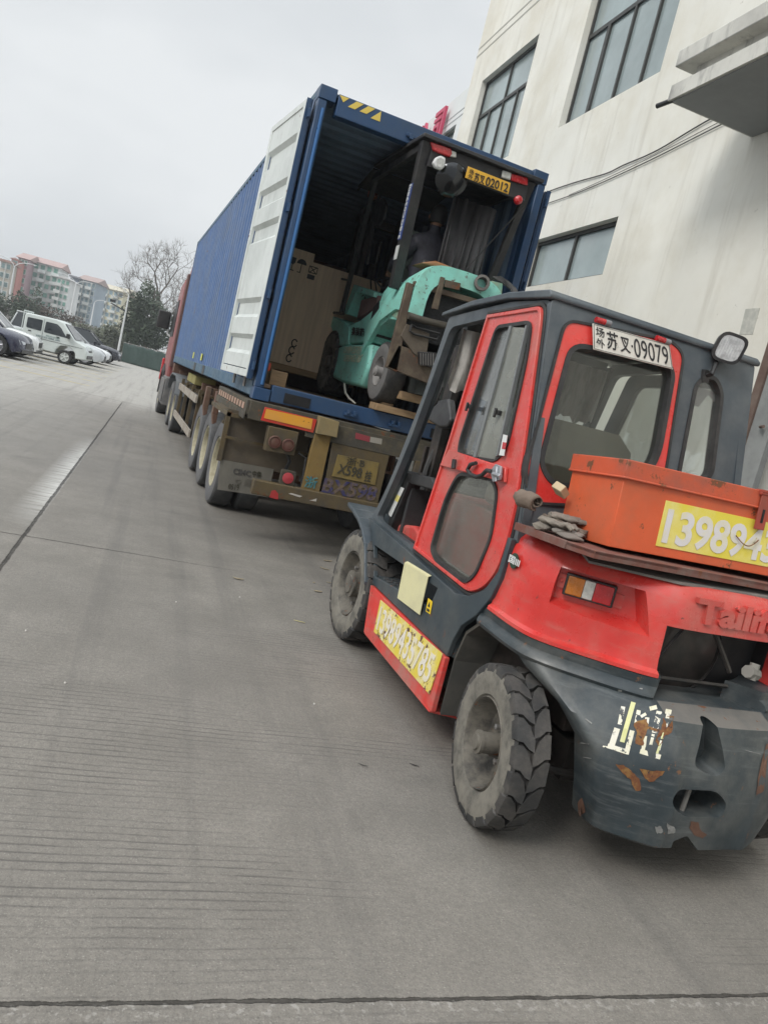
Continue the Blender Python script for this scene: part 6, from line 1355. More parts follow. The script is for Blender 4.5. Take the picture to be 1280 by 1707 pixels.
# light recess
FA, FB = Vector((1.905, 2.715, 0)), Vector((2.335, 2.425, 0)); fd_ = (FB - FA).normalized(); fnn = Vector((fd_.y, -fd_.x, 0)); fnn = fnn if fnn.y < 0 else -fnn
def F3(s, n, z): p = FA + fd_ * s + fnn * n; return Vector((p.x, p.y, z))
FP, FL = FA - fnn * .048, (FB - FA).length
def FS(u, v, n=-.048): p = at(u, v, P=FA + fnn * n, Nn=fnn); return ((p - FA).dot(fd_), p.z)
cutL = M(); s0, s1 = -.03, .40
cutL.add([F3(s0, .12, 1.205), F3(s1 - .02, .12, 1.205), F3(s1 + .05, .12, .985), F3(s0 - .02, .12, .985), F3(s0 + .02, -.05, 1.185), F3(s1 - .10, -.05, 1.185), F3(s1 - .055, -.05, 1.05), F3(s0 + .02, -.05, 1.05)], [(0, 1, 2, 3), (7, 6, 5, 4), (0, 4, 5, 1), (1, 5, 6, 2), (2, 6, 7, 3), (3, 7, 4, 0)])
cutR = M(); cutR.v = [Vector(v) for v in cutL.v]; cutR.f = list(cutL.f); cutR.mi = list(cutL.mi); cutR.flipx(XM)
def mkc(c): o = c.build('cutter', void); o.location = -rf.location; return o
hood_.location = (0, 0, 0)
# evaluate in world space: cutters are placed in the frame of the (translated) forklift
def wcut(o, cs):
    tmp = []
    for c in cs: k = c.build('cutter', void); tmp.append(k)
    bpy.context.view_layer.update(); cut(o, tmp)
wcut(hood_, [cutA, cutL, cutR])
# tail lamps
for sgn in (1, -1):
    sa, za = FS(928, 962); sb, zb = FS(1014, 1000)
    s_a, s_b, z_a, z_b = .028, .222, 1.085, 1.165
    parts = []
    def lampbox(nm, sa, sb, m, par, n0=-.047, n1=-.005, za=z_a, zb=z_b):
        q = M(); q.hexa([F3(sa, n0, za), F3(sb, n0, za), F3(sb, n1, za), F3(sa, n1, za)], [F3(sa, n0, zb), F3(sb, n0, zb), F3(sb, n1, zb), F3(sa, n1, zb)])
        if sgn < 0: q.flipx(XM)
        return q.build(nm, m, par, bev=.004)
    hb_ = lampbox('tail_lamp', s_a - .01, s_b + .01, black, rf, za=z_a - .008, zb=z_b + .008, n1=-.012)
    lampbox('amber_lens', s_a, s_a + .07, ambl, hb_); lampbox('reversing_lens', s_a + .071, s_a + .115, whl, hb_); lampbox('red_lens', s_a + .116, s_b, redl, hb_)
    q = M(); q.prism([F3(s, -.046, z) for s, z in ((s_a - .04, 1.10), (s_b + .05, 1.08), (s_b + .05, 1.14), (s_a - .04, 1.16))], fnn * .006); q.lathe([(.006, 0), (.006, .006), (0, .008)], F3(s_a - .025, -.04, 1.13), fnn, 8)
    if sgn < 0: q.flipx(XM)
    q.build('lamp_bracket', red_dusty, hb_)
# near-black liner: the darkness behind the grille opening is put into its colour
q = M(); q.box(2.27, 3.0, 2.62, 2.66, .80, 1.1); q.box(2.268, 2.28, 2.47, 2.62, .83, 1.08); q.box(2.974, 2.98, 2.55, 2.62, .822, 1.08); q.build('dark_bay_liner', void, rf)
q = M(); q.lathe([(.0, .01), (.20, .012), (.215, .0), (.22, .012), (.235, 0)], (2.52, 2.60, .95), (0, -1, 0), 28); q.tube([(2.26, 2.55, .82), (2.27, 2.55, 1.08)], .008, 5); q.tube([(2.36, 2.57, .84), (2.47, 2.55, 1.06)], .007, 5); q.tube([(2.62, 2.55, 1.08), (2.74, 2.5, .90)], .012, 6); q.tube([(2.3, 2.5, .835), (2.75, 2.5, .835)], .010, 5); q.build('fan_guard', mast_m, rf, smooth=40)
q = M(); q.tube([(2.66, 2.34, .965), (2.73, 2.36, .95)], .028, 8); q.tube([(2.69, 2.34, .93), (2.70, 2.35, 1.0)], .02, 8); q.build('shackle', mat('dusty_grey_casting', (.2, .19, .17), .7, var=.3), rf, smooth=40)
# raised name on the hood
tqd = [Vector((2.375, 2.412, 1.118)), Vector((2.83, 2.412, 1.118)), Vector((2.83, 2.414, 1.226)), Vector((2.36, 2.416, 1.226))]
text('raised_name', 'Tailift', tqd, red, rf, t=.022, bold=.04, gap=-.010)
# emblem
eq = [at(u, v, x=1.828) for u, v in ((843, 950), (870, 950), (872, 920), (845, 920))]
ce = sum(eq, Vector()) / 4; q = M(); q.lathe([(.036, 0), (.036, .004), (0, .004)], ce, (-1, 0, 0), 24); em = q.build('emission_badge', mat('green_black_badge', (.02, .05, .03), .5), rf)
text('badge_text', '国III', [ce + Vector((-.006, .040, -.016)), ce + Vector((-.006, -.060, -.016)), ce + Vector((-.006, -.060, .020)), ce + Vector((-.006, .040, .020))], white, em, t=.001, bold=.02)
# dark band and counterweight casting
h2 = smoothhalf([(1.832, 3.17), (1.836, 2.84), (1.885, 2.69), (2.04, 2.55), (2.23, 2.42), (2.36, 2.39), (2.565, 2.385)], 4)
lb_ = [(.762, .012), (.768, -.018), (.785, -.028), (.80, -.022), (.822, .004), (.858, .0), (.861, .02)]
q = M(); q.loft([[(x + d * .9, y + d * .8, z) for z, d in lb_] + [(x + .10, y + .12, .855), (x + .10, y + .12, .768)] for x, y in [p for p in h2 if p[0] < 2.28] + [(2.284, 2.404)]]); q.sym(XM); bnd = q.build('bumper_band', cw_m, rf, smooth=40)
def cwring(z, pts, yf):
    if len(pts) == 5: pts = pts[:4] + [tuple((pts[3][i] * .72 + pts[4][i] * .28) for i in (0, 1))] + pts[4:]
    c = smoothhalf(pts, 4); return [(x, y, z) for x, y in plan(c, yf)]
q = M(); q.loft([
    cwring(.21, [(2.13, 2.50), (2.132, 2.40), (2.165, 2.335), (2.33, 2.235), (2.565, 2.22)], 2.50),
    cwring(.225, [(2.118, 2.50), (2.118, 2.372), (2.155, 2.315), (2.33, 2.215), (2.565, 2.20)], 2.50),
    cwring(.36, [(2.085, 2.50), (2.085, 2.355), (2.135, 2.293), (2.33, 2.205), (2.565, 2.195)], 2.50),
    cwring(.55, [(2.025, 2.50), (2.022, 2.365), (2.095, 2.298), (2.31, 2.215), (2.565, 2.205)], 2.50),
    cwring(.66, [(1.94, 2.58), (1.945, 2.46), (2.055, 2.375), (2.29, 2.25), (2.565, 2.235)], 2.55),
    cwring(.735, [(1.855, 2.72), (1.885, 2.60), (2.035, 2.485), (2.24, 2.335), (2.31, 2.285), (2.565, 2.265)], 2.72),
    cwring(.775, [(1.838, 2.82), (1.868, 2.68), (2.025, 2.54), (2.235, 2.395), (2.31, 2.385), (2.565, 2.38)], 2.82)])
cw = q.build('counterweight', cw_m, rf, smooth=40)
def holeprism(pts, y0, y1): c = M(); c.prism([(a, y0, b) for a, b in pts], (0, y1 - y0, 0)); return c
def cy(u, v, y): p = at(u, v, y=y); return (p.x, p.z)
hA = rnd([cy(1196, 1216, 2.2), cy(1216, 1218, 2.2), cy(1213, 1285, 2.2), cy(1196, 1297, 2.2), cy(1160, 1284, 2.2)], .04, 6)
hB = rnd([cy(1130, 1318, 2.2), cy(1196, 1319, 2.2), cy(1212, 1342, 2.2), cy(1200, 1362, 2.2), cy(1136, 1362, 2.2), cy(1119, 1340, 2.2)], .045, 6)
hC = rnd([cy(1118, 1425, 2.2), cy(1124, 1404, 2.2), cy(1146, 1394, 2.2), cy(1168, 1425, 2.2)], .012)
wcut(cw, [cutA, holeprism(hA, 2.0, 2.34), holeprism(hB, 2.0, 2.36), holeprism(hC, 2.0, 2.6)])
me_ = cw.data; me_.materials.append(lipm)
for p_ in me_.polygons:
    if p_.normal.z > .3 and .725 < p_.center.z < .83 and p_.center.y < -1.4 and abs(p_.center.x) < .285: p_.material_index = len(me_.materials) - 1
p = cy(1150, 1320, 2.24); q = M(); q.tube([(p[0], 2.25, p[1] + .02), (p[0] - .004, 2.25, p[1] - .12)], .011, 8); q.build('tow_pin', lipm, rf, smooth=40)
# painted characters, peeling: white and yellow strokes with rust scars
from mathutils.bvhtree import BVHTree
BV = [BVHTree.FromPolygons([v.co.copy() for v in o_.data.vertices], [list(p_.vertices) for p_ in o_.data.polygons]) for o_ in (cw, bnd)]
def raycast_cw(u, v, d=.003):
    o = CAM - rf.location; r = ray(u, v).normalized(); best = None
    for tree_ in BV:
        loc, nrm, i_, ds = tree_.ray_cast(o, r)
        if loc is not None and (best is None or ds < best[2]): best = (loc, nrm, ds)
    if best is None: return at(u, v, y=2.25)
    n_ = best[1] if best[1].dot(r) < 0 else -best[1]
    return best[0] + rf.location + n_ * d
# stroke ends are looked up on the casting so that they lie on its real surface
def strokes(lst, m, nm, thick):
    q = M()
    for s in lst:
        k = 3; n = len(s)
        if n == 4:      # quad corner pixels
            a, b, c, d = s
            grid = [[(a[0] * (1 - i / k) * (1 - j / k) + b[0] * (i / k) * (1 - j / k) + c[0] * (i / k) * (j / k) + d[0] * (1 - i / k) * (j / k), a[1] * (1 - i / k) * (1 - j / k) + b[1] * (i / k) * (1 - j / k) + c[1] * (i / k) * (j / k) + d[1] * (1 - i / k) * (j / k)) for i in range(k + 1)] for j in range(k + 1)]
            vs = [raycast_cw(u, v, thick) for row in grid for u, v in row]; fs = [(j * (k + 1) + i, j * (k + 1) + i + 1, (j + 1) * (k + 1) + i + 1, (j + 1) * (k + 1) + i) for i in range(k) for j in range(k)]
            q.add(vs, fs)
        else:
            c = (sum(p[0] for p in s) / n, sum(p[1] for p in s) / n); q.add([raycast_cw(*c, thick)] + [raycast_cw(u, v, thick) for u, v in s], [(0, i + 1, (i + 1) % n + 1) for i in range(n)])
    return q.build(nm, m, cw, fix=True)
def ln(u0, v0, u1, v1, w): 
    d = math.hypot(u1 - u0, v1 - v0); nx, ny = -(v1 - v0) / d * w / 2, (u1 - u0) / d * w / 2
    return [(u0 - nx, v0 - ny), (u1 - nx, v1 - ny), (u1 + nx, v1 + ny), (u0 + nx, v0 + ny)]
strokes([ln(1038, 1178, 1032, 1208, 7), ln(1028, 1214, 1018, 1245, 10), ln(1012, 1243, 1046, 1254, 8), ln(1053, 1218, 1043, 1257, 8), ln(1064, 1184, 1060, 1206, 7), ln(1082, 1182, 1094, 1179, 7), ln(1098, 1186, 1090, 1222, 9), ln(1078, 1196, 1072, 1245, 7), ln(1066, 1252, 1100, 1262, 8), ln(1108, 1186, 1118, 1188, 8), ln(1113, 1188, 1108, 1214, 6), ln(1074, 1232, 1070, 1256, 6), ln(1088, 1224, 1082, 1248, 5), ln(1004, 1244, 1016, 1246, 2.5), ln(1103, 1228, 1096, 1256, 4), ln(1064, 1197, 1076, 1190, 5)], paintp, 'painted_strokes', .0022)
strokes([ln(1055, 1171, 1036, 1237, 8), ln(1108, 1215, 1094, 1256, 4)], mat('yellowed_white_paint', (.62, .62, .28), .6, dirt=(.7, .68, .5), dscale=20, damt=.6), 'painted_strokes', .003)
rustm = mat('rust_scar', (.15, .055, .022), .75, dirt=(.30, .17, .05), dscale=26, damt=.9, bump=.3, bscale=50, rust=.34, rscale=30, rcol=(.045, .03, .028))
def jag(pts, seed, amp=1.6):
    rs = random.Random(seed); o = []
    for i in range(len(pts)):
        a, b = pts[i], pts[(i + 1) % len(pts)]
        for t in (0, .33, .66): o.append((a[0] + (b[0] - a[0]) * t + rs.uniform(-amp, amp), a[1] + (b[1] - a[1]) * t + rs.uniform(-amp, amp)))
    return o
strokes([jag(p, i) for i, p in enumerate(([(1055, 1205), (1076, 1199), (1080, 1212), (1072, 1228), (1071, 1244), (1058, 1238), (1060, 1222)], [(1105, 1196), (1122, 1194), (1118, 1222), (1108, 1226), (1098, 1244), (1092, 1236), (1100, 1216)], [(1076, 1211), (1098, 1216), (1100, 1220), (1078, 1216)], [(1026, 1273), (1044, 1277), (1052, 1287), (1064, 1296), (1068, 1318), (1058, 1316), (1050, 1300), (1036, 1288)], [(1066, 1282), (1086, 1284), (1108, 1286), (1098, 1294), (1084, 1304), (1074, 1298)]))], rustm, 'rust_scars', .0035)
strokes([jag(p, i + 20, 1.0) for i, p in enumerate(([(1275, 1240), (1280, 1238), (1272, 1318), (1258, 1326), (1262, 1300)], [(1150, 1368), (1162, 1370), (1168, 1386), (1176, 1390), (1170, 1398), (1156, 1390), (1148, 1380)], [(962, 1340), (970, 1330), (976, 1352), (966, 1362)]))], mat('faint_rust', (.11, .055, .035), .8, var=.3, vscale=14), 'rust_scars', .003)
strokes([jag([(1092, 1378), (1102, 1376), (1104, 1386), (1094, 1390)], 31, 1.5), jag([(1112, 1372), (1124, 1378), (1122, 1390), (1110, 1388)], 32, 1.5), ln(1065, 1148, 1070, 1149, 2), ln(975, 1198, 986, 1206, 2), ln(968, 1238, 982, 1240, 1.4), ln(1240, 1250, 1266, 1257, 1.2), ln(972, 1262, 986, 1264, 1.5), ln(1030, 1150, 1036, 1151, 3)], mat('pale_scuff', (.22, .22, .21), .8, var=.4, vscale=20), 'scuff_marks', .003)
# ---------- deck tray behind the cab
q = M(); out_ = [(1.795, 3.02), (1.80, 2.62), (1.83, 2.445), (2.25, 2.452), (3.16, 2.50), (3.19, 3.02)]
def tz(y): return 1.302 + (3.0 - y) * .045
q.prism([(x, y, tz(y) - .014) for x, y in out_], (0, 0, .014))
for i in range(1, len(out_) - 2):
    a, b = out_[i], out_[i + 1]; q.hexa([(a[0], a[1], tz(a[1]) - .030), (b[0], b[1], tz(b[1]) - .030), (b[0], b[1] + .02, tz(b[1]) - .03), (a[0], a[1] + .02, tz(a[1]) - .03)], [(a[0], a[1], tz(a[1]) + .002), (b[0], b[1], tz(b[1]) + .002), (b[0], b[1] + .02, tz(b[1]) + .002), (a[0], a[1] + .02, tz(a[1]) + .002)])
q.hexa([(1.795, 3.02, 1.27), (1.82, 3.02, 1.27), (1.82, 2.6, 1.29), (1.795, 2.6, 1.29)], [(1.795, 3.02, 1.305), (1.82, 3.02, 1.305), (1.82, 2.6, 1.323), (1.795, 2.6, 1.323)])
q.build('deck_tray', traym, rf, bev=.003)
q = M(); q.box(2.1, 2.2, 2.6, 2.9, 1.262, 1.285); q.box(2.8, 2.9, 2.6, 2.9, 1.262, 1.285); q.prism([(1.93, 2.60, 1.25), (2.3, 2.46, 1.255), (2.9, 2.47, 1.262), (2.9, 2.56, 1.275), (1.95, 2.7, 1.27)], (0, 0, .010)); q.build('tray_support', mat('dusty_grey_sheet', (.16, .15, .14), .8, dirt=(.3, .26, .22), dscale=5, damt=.6), rf)
# ================================================================ orange tool chest
th = thing('orange_tool_chest', 'orange steel tool chest with a yellow phone number panel on the forklift deck', 'tool chest', (1.985, 2.575, 1.337))
BR = Matrix.Rotation(R(-1.05), 4, 'Z') @ Matrix.Rotation(R(-4.6), 4, 'X') @ Matrix.Rotation(R(-.8), 4, 'Y'); th.rotation_euler = BR.to_euler()
def cb(q, name, m, bev=.0, par=th, **k): return q.build(name, m, par, bev=bev, local=True, **k)
LX, WY, HZ = 1.30, .385, .335
q = M(); q.box(0, LX, 0, WY, 0, HZ - .045); cb(q, 'box_body', orange, .003)
q = M(); q.box(-.010, LX + .01, -.012, WY + .012, HZ - .045, HZ + .030); q.box(-.014, LX + .014, -.016, WY + .016, HZ - .05, HZ - .040); ld = cb(q, 'lid', mat('rust_edged_lid', (.55, .085, .03), .55, dirt=(.28, .09, .06), dscale=5, damt=.75, rust=.3, rscale=10, bump=.08), .004)
q = M(); q.box(.225, LX - .03, -.004, 0, .04, .235); nb2 = cb(q, 'number_panel', yellow, .001)
text('painted_number', '13989435785', [(.245, -.0045, .055), (1.25, -.0045, .055), (1.25, -.0045, .205), (.245, -.0045, .205)], mat('faded_lilac_white', (.66, .63, .64), .65, dirt=(.68, .62, .35), dscale=12, damt=.75), nb2, t=.0012, bold=.03, local=True)
q = M(); q.box(.70, .755, -.024, -.016, HZ - .14, HZ + .02); q.box(.69, .765, -.03, .01, HZ + .022, HZ + .034); q.tube([(.69, -.02, HZ + .018), (.765, -.02, HZ + .018)], .009, 8); hs_ = cb(q, 'hasp', mat('red_brown_hasp', (.35, .05, .03), .6, dirt=(.15, .07, .05), dscale=9, damt=.6), .002)
q = M(); q.box(.722, .734, -.0265, -.0235, HZ - .11, HZ - .05); q.build('hasp_slot', void, hs_, local=True)  # slot drawn as a black patch, its shade in the colour
q = M(); q.tube([(.62 + .13 * t / 10, -.012 - .01 * math.sin(t / 10 * 3.14), .150 - .035 * math.sin(t / 10 * 3.14)) for t in range(11)], .0025, 5); cb(q, 'wire_loop', rustm)
# sacks, rope and wood behind the chest
sackm = mat('dirty_brown_sack', (.21, .17, .14), .9, dirt=(.12, .1, .085), dscale=7, damt=.7, bump=.5, bscale=30)
def blob(name, c, r, m, seed, lab, cat, fold=.12, tilt=0, n=22, grp=None):
    rs = random.Random(seed); t = thing(name, lab, cat, c, group=grp); q = M(); rings = []
    ph = [rs.uniform(0, 6) for _ in range(5)]
    for i in range(n):
        a = -math.pi / 2 + math.pi * i / (n - 1); ring = []
        for k in range(28):
            b = 2 * math.pi * k / 28; w = 1 + fold * (math.sin(3 * b + ph[0] + 2 * a) * .6 + math.sin(7 * b + ph[1] - 3 * a) * .35 + math.sin(11 * a + ph[2] + b) * .35)
            v = Vector((math.cos(a) * math.cos(b) * r[0] * w, math.cos(a) * math.sin(b) * r[1] * w, math.sin(a) * r[2] * (1 + .3 * fold * math.sin(5 * b + ph[3])))); v = Matrix.Rotation(tilt, 3, 'Y') @ v; ring.append(v)
        rings.append(ring)
    q.loft(rings, cap=False); q.build('cloth', m, t, local=True, smooth=70); return t
def rolled(name, a, b, r, m, seed, lab, cat, turns=2.2):
    """a rolled cloth: spiral section swept between two points, creased"""
    rs = random.Random(seed); a = Vector(a); b = Vector(b); c = (a + b) / 2; t = thing(name, lab, cat, c); d = (b - a); ln_ = d.length; d.normalize(); u_ = d.orthogonal().normalized(); w_ = d.cross(u_); q = M(); n, k = 14, 40; ph = [rs.uniform(0, 6) for _ in range(4)]
    vs = []
    for i in range(n + 1):
        s = i / n
        for j in range(k + 1):
            th_ = turns * 2 * math.pi * j / k; rr = (1 - .38 * abs(2 * s - 1) ** 5) * r * (.10 + .90 * j / k) * (1 + .10 * math.sin(3 * th_ / turns + ph[0] + 5 * s) + .07 * math.sin(9 * s + ph[1] + th_) + .04 * math.sin(17 * s + ph[2])) * (.9 + .2 * s)
            vs.append(d * (ln_ * (s - .5) + .012 * math.sin(th_ * .7 + ph[3]) * (1 if i in (0, n) else 0)) + (u_ * math.cos(th_) + w_ * math.sin(th_)) * rr)
    q.add(vs, [(i * (k + 1) + j, i * (k + 1) + j + 1, (i + 1) * (k + 1) + j + 1, (i + 1) * (k + 1) + j) for i in range(n) for j in range(k)])
    o = q.build('cloth', m, t, local=True, smooth=70); sld = o.modifiers.new('thick', 'SOLIDIFY'); sld.thickness = .004; return t
cv = mat('brown_rolled_canvas', (.17, .13, .10), .9, dirt=(.14, .1, .08), dscale=6, damt=.6, bump=.5, bscale=40)
rolled('rolled_sack', at(862, 824, y=2.99), at(896, 838, y=2.88), .046, cv, 1, 'brown rolled canvas sack leaning against the cab at the left end of the deck', 'sack')
def heap(name, spec, m, lab, cat):
    rs = random.Random(len(lab)); t = thing(name, lab, cat, spec[0][0]); q = M(); o0 = Vector(spec[0][0])
    for (c, r, tl) in spec:
        c = Vector(c); ph = [rs.uniform(0, 6) for _ in range(4)]; rings = []; n = 16
        for i in range(n):
            a = -math.pi / 2 + math.pi * i / (n - 1); ring = []
            for k in range(24):
                b = 2 * math.pi * k / 24; w_ = 1 + .16 * math.sin(2 * b + ph[0]) + .12 * math.sin(5 * b + ph[1] + 2 * a) + .06 * math.sin(11 * b + ph[2])
                v = Vector((math.cos(a) * math.cos(b) * r[0] * w_, math.cos(a) * math.sin(b) * r[1] * w_, math.sin(a) * r[2] + .2 * r[2] * math.sin(4 * b + ph[3]) * math.cos(a))); ring.append(Matrix.Rotation(tl, 3, 'Z') @ v + c - o0)
            rings.append(ring)
        q.loft(rings, cap=False)
    q.build('cloth', m, t, local=True, smooth=70); return t
def glove(name, c, rz, lab, seed, m, sc=1.0, dz=0.0):
    """an empty work glove lying flat: palm, cuff and five soft fingers"""
    rs = random.Random(seed); t = thing(name, lab, 'glove', c, group='dirty work gloves heaped on the forklift deck'); q = M(); R_ = Matrix.Rotation(rz, 3, 'Z')
    def f(x, y, z): return R_ @ Vector((x * sc, y * sc, z * sc))
    rings = []
    for x, w_, h in ((-.085, .040, .012), (-.06, .036, .016), (-.03, .040, .015), (0, .045, .015), (.03, .046, .013), (.045, .040, .010)):
        rings.append([f(x, w_ * math.cos(a) * (1 + .08 * math.sin(x * 90)), .016 + h * math.sin(a) + .004 * math.sin(x * 120 + a * 3)) for a in [2 * math.pi * k / 18 for k in range(18)]])
    q.loft(rings)
    for k, l_ in enumerate((.055, .066, .062, .048)):
        y0 = -.033 + k * .022; b_ = rs.uniform(-.012, .012); q.tube([f(.035, y0, .016), f(.035 + l_ * .5, y0 + b_ * .6, .018 + rs.uniform(0, .012)), f(.035 + l_, y0 + b_, .010 + rs.uniform(0, .01))], [.0115 * sc, .011 * sc, .007 * sc], 8)
    q.tube([f(-.01, .038, .016), f(.015, .064, .02), f(.035, .070, .012)], [.012 * sc, .011 * sc, .007 * sc], 8)
    q.build('fabric', m, t, local=True, smooth=70)
gm1 = mat('grimy_grey_glove', (.24, .21, .175), .95, dirt=(.12, .10, .085), dscale=12, damt=.7, bump=.6, bscale=90); gm2 = mat('grimy_brown_glove', (.17, .135, .105), .95, dirt=(.09, .075, .06), dscale=12, damt=.7, bump=.6, bscale=90)
for i, (c, a, lab) in enumerate((((1.875, 2.86, 1.316), .4, 'grimy glove at the bottom of the heap with its fingers towards the orange chest'), ((1.925, 2.80, 1.334), 2.3, 'grimy glove lying across the middle of the heap against the orange chest'), ((1.87, 2.80, 1.345), -1.2, 'brown glove near the deck edge with its fingers pointing at the tail lamp'), ((1.915, 2.88, 1.350), .9, 'glove squeezed under the rolled canvas'), ((1.935, 2.83, 1.372), -.3, 'topmost brown glove of the heap touching the chest end'))):
    glove('work_glove', c, a, lab, i, gm2 if i % 2 else gm1)
heap('rag', [((1.88, 2.70, 1.330), (.07, .05, .014), .2), ((1.92, 2.73, 1.342), (.05, .035, .012), 1.0), ((1.86, 2.76, 1.335), (.035, .03, .012), .4)], mat('grey_rag', (.17, .15, .13), .9, var=.3, bump=.5, bscale=30), 'flat grey rag at the left front edge of the rusty deck', 'rag')
t = thing('wood_offcut', 'small pale wooden offcut wedged between the rear window and the orange chest', 'wood', (1.95, 2.93, 1.36)); p = at(934, 817, y=2.92); q = M(); T_ = Matrix.Translation(p) @ Matrix.Rotation(R(35), 4, 'Y') @ Matrix.Rotation(R(20), 4, 'Z'); q.box(-.03, .03, -.03, .03, -.018, .018, T=T_); q.build('block', mat('pale_wood', (.45, .35, .22), .8, var=.2), t, bev=.003)
# ================================================================ parked vehicles
carg = mat('car_window', (.03, .035, .04), .08, spec=1.0); tyc = mat('car_tyre', (.02, .02, .02), .8); alloy = mat('alloy_wheel', (.4, .4, .42), .3, .7); hl = mat('headlight', (.6, .62, .64), .12, .4); trim = mat('black_trim', (.015, .015, .016), .4)
def car_wheel(t, x, y, r, s, rim=alloy):
    q = M(); q.lathe([(r * .66, -.1 * s), (r * .94, -.1 * s), (r, -.07 * s), (r, .07 * s), (r * .94, .1 * s), (r * .66, .1 * s)], (x, y, r), (0, 1, 0), 24); w_ = q.build('wheel', tyc, t, local=True, smooth=40)
    q = M(); q.lathe([(r * .66, .09 * s), (r * .6, .085 * s), (r * .55, .05 * s), (r * .2, .06 * s), (r * .16, .085 * s), (0, .085 * s)], (x, y, r), (0, 1, 0), 20); q.build('rim', rim, w_, local=True, smooth=30)
    q = M()
    for k in range(5): a = k * 1.2566 + .3; q.box(-.02, .02, -.0, .0, 0, 0) if 0 else q.tube([(x, y + .07 * s, r), (x + math.cos(a) * r * .6, y + .08 * s, r + math.sin(a) * r * .6)], .028, 5)
    q.build('spokes', rim, w_, local=True)
def car(name, label, paint, ln, wd, prof, green, nose, rz, wr=.34, wx=(.82, None), roofc=None, cat='car'):
    """nose at local +x; prof: list (x, z) of the body side outline above the sill; green: (x,z) outline of the glasshouse"""
    t = thing(name, label, cat, (0, 0, 0), group='cars parked along the far left of the yard')
    hw = wd / 2; sill = .24; xf, xr = ln / 2 - wx[0], -ln / 2 + (wx[1] or .85)
    # body as stations along the length
    n = 34; rings = []
    def zt(x):
        for (a, b) in zip(prof, prof[1:]):
            if a[0] <= x <= b[0]: return a[1] + (b[1] - a[1]) * (x - a[0]) / (b[0] - a[0] + 1e-9)
        return prof[-1][1]
    for i in range(n + 1):
        x = -ln / 2 + ln * i / n; e = min(x + ln / 2, ln / 2 - x); w_ = hw * (1 - .22 * max(0, 1 - e / .45) ** 2); z1 = zt(x); zb = sill + (.12 * max(0, 1 - e / .35))
        for xw in (xf, xr):
            d = abs(x - xw)
            if d < wr * 1.12: zb = max(zb, min(wr + math.sqrt(max((wr * 1.12) ** 2 - d * d, 0)), z1 - .12))
        sh = z1 - .10
        rings.append([(x, -w_ * .98, zb), (x, -w_, (zb + sh) / 2 + .02), (x, -w_ * .97, sh), (x, -w_ * .88, z1), (x, 0, z1 + .03), (x, w_ * .88, z1), (x, w_ * .97, sh), (x, w_, (zb + sh) / 2 + .02), (x, w_ * .98, zb), (x, 0, zb)])
    q = M(); q.loft(rings); q.build('body', paint, t, local=True, smooth=50)
    # glasshouse
    def gring(d, inset):
        return [(x, d * (hw * .90 - inset - (z - green[0][1]) * .22), z) for x, z in green]
    a = gring(-1, 0); b = gring(1, 0); q = M(); q.add(a + b, [list(range(len(a)))[::-1], [i + len(a) for i in range(len(a))]] + [(i, (i + 1) % len(a), (i + 1) % len(a) + len(a), i + len(a)) for i in range(len(a))]); q.build('glasshouse', carg, t, local=True)
    top = [p for p in green if p[1] > max(z for _, z in green) - .10]; x0, x1 = min(p[0] for p in top), max(p[0] for p in top); zz = max(z for _, z in green); wr_ = hw * .90 - (zz - green[0][1]) * .22
    q = M(); q.box(x0 - .05, x1 + .05, -wr_ - .015, wr_ + .015, zz - .03, zz + .035); 
    for s in (-1, 1):      # pillars
        for (p0, p1) in ((green[0], green[1]), (green[-1], green[-2])): q.tube([(p0[0], s * (hw * .90 - .0), p0[1]), (p1[0], s * (wr_ + .01), p1[1])], .04, 6)
        xm = (x0 + x1) / 2 - .1; q.tube([(xm, s * hw * .905, green[0][1]), (xm, s * (wr_ + .01), zz)], .035, 6)
    q.build('roof', roofc or paint, t, local=True, bev=.02)
    for s in (-1, 1): car_wheel(t, xf, s * (hw - .10), wr, s); car_wheel(t, xr, s * (hw - .10), wr, s)
    zn = zt(ln / 2 - .12)
    for s in (-1, 1): q = M(); q.prism([(ln / 2 - .04, s * hw * .42, zn - .10), (ln / 2 - .16, s * hw * .84, zn - .04), (ln / 2 - .26, s * hw * .90, zn - .10), (ln / 2 - .09, s * hw * .80, zn - .19), (ln / 2 - .02, s * hw * .44, zn - .18)], (.025, 0, 0)); q.build('headlight', hl, t, local=True)
    q = M(); q.box(ln / 2 - .06, ln / 2 + .015, -hw * .4, hw * .4, zn - .34, zn - .12); q.box(ln / 2 - .08, ln / 2 + .01, -hw * .75, hw * .75, .28, .42); q.build('grille', trim, t, local=True, bev=.01)
    for s in (-1, 1): q = M(); q.box(green[-1][0] - .35, green[-1][0] - .22, s * (hw * .9) - (0 if s > 0 else .2), s * (hw * .9) + (.2 if s > 0 else 0), green[0][1] + .02, green[0][1] + .16); q.build('wing_mirror', paint, t, local=True, bev=.03)
    q = M(); q.box(-ln / 2 + .9, ln / 2 - .9, -hw - .004, -hw + .02, .26, .33); q.build('sill_trim', trim, t, local=True)
    c, s_ = math.cos(rz), math.sin(rz); t.location = (nose[0] - c * ln / 2, nose[1] - s_ * ln / 2, 0); t.rotation_euler = (0, 0, rz); return t
def cpaint(n, c, r=.25): return mat(n, c, r, coat=.6, var=.04)
suvprof = [(-2.4, .95), (-2.3, 1.03), (0, 1.02), (.9, 1.02), (1.6, .98), (2.2, .88), (2.36, .70), (2.4, .55)]; suvg = [(-2.15, 1.0), (-1.9, 1.58), (-1.2, 1.68), (.1, 1.68), (.45, 1.60), (1.15, 1.02)]
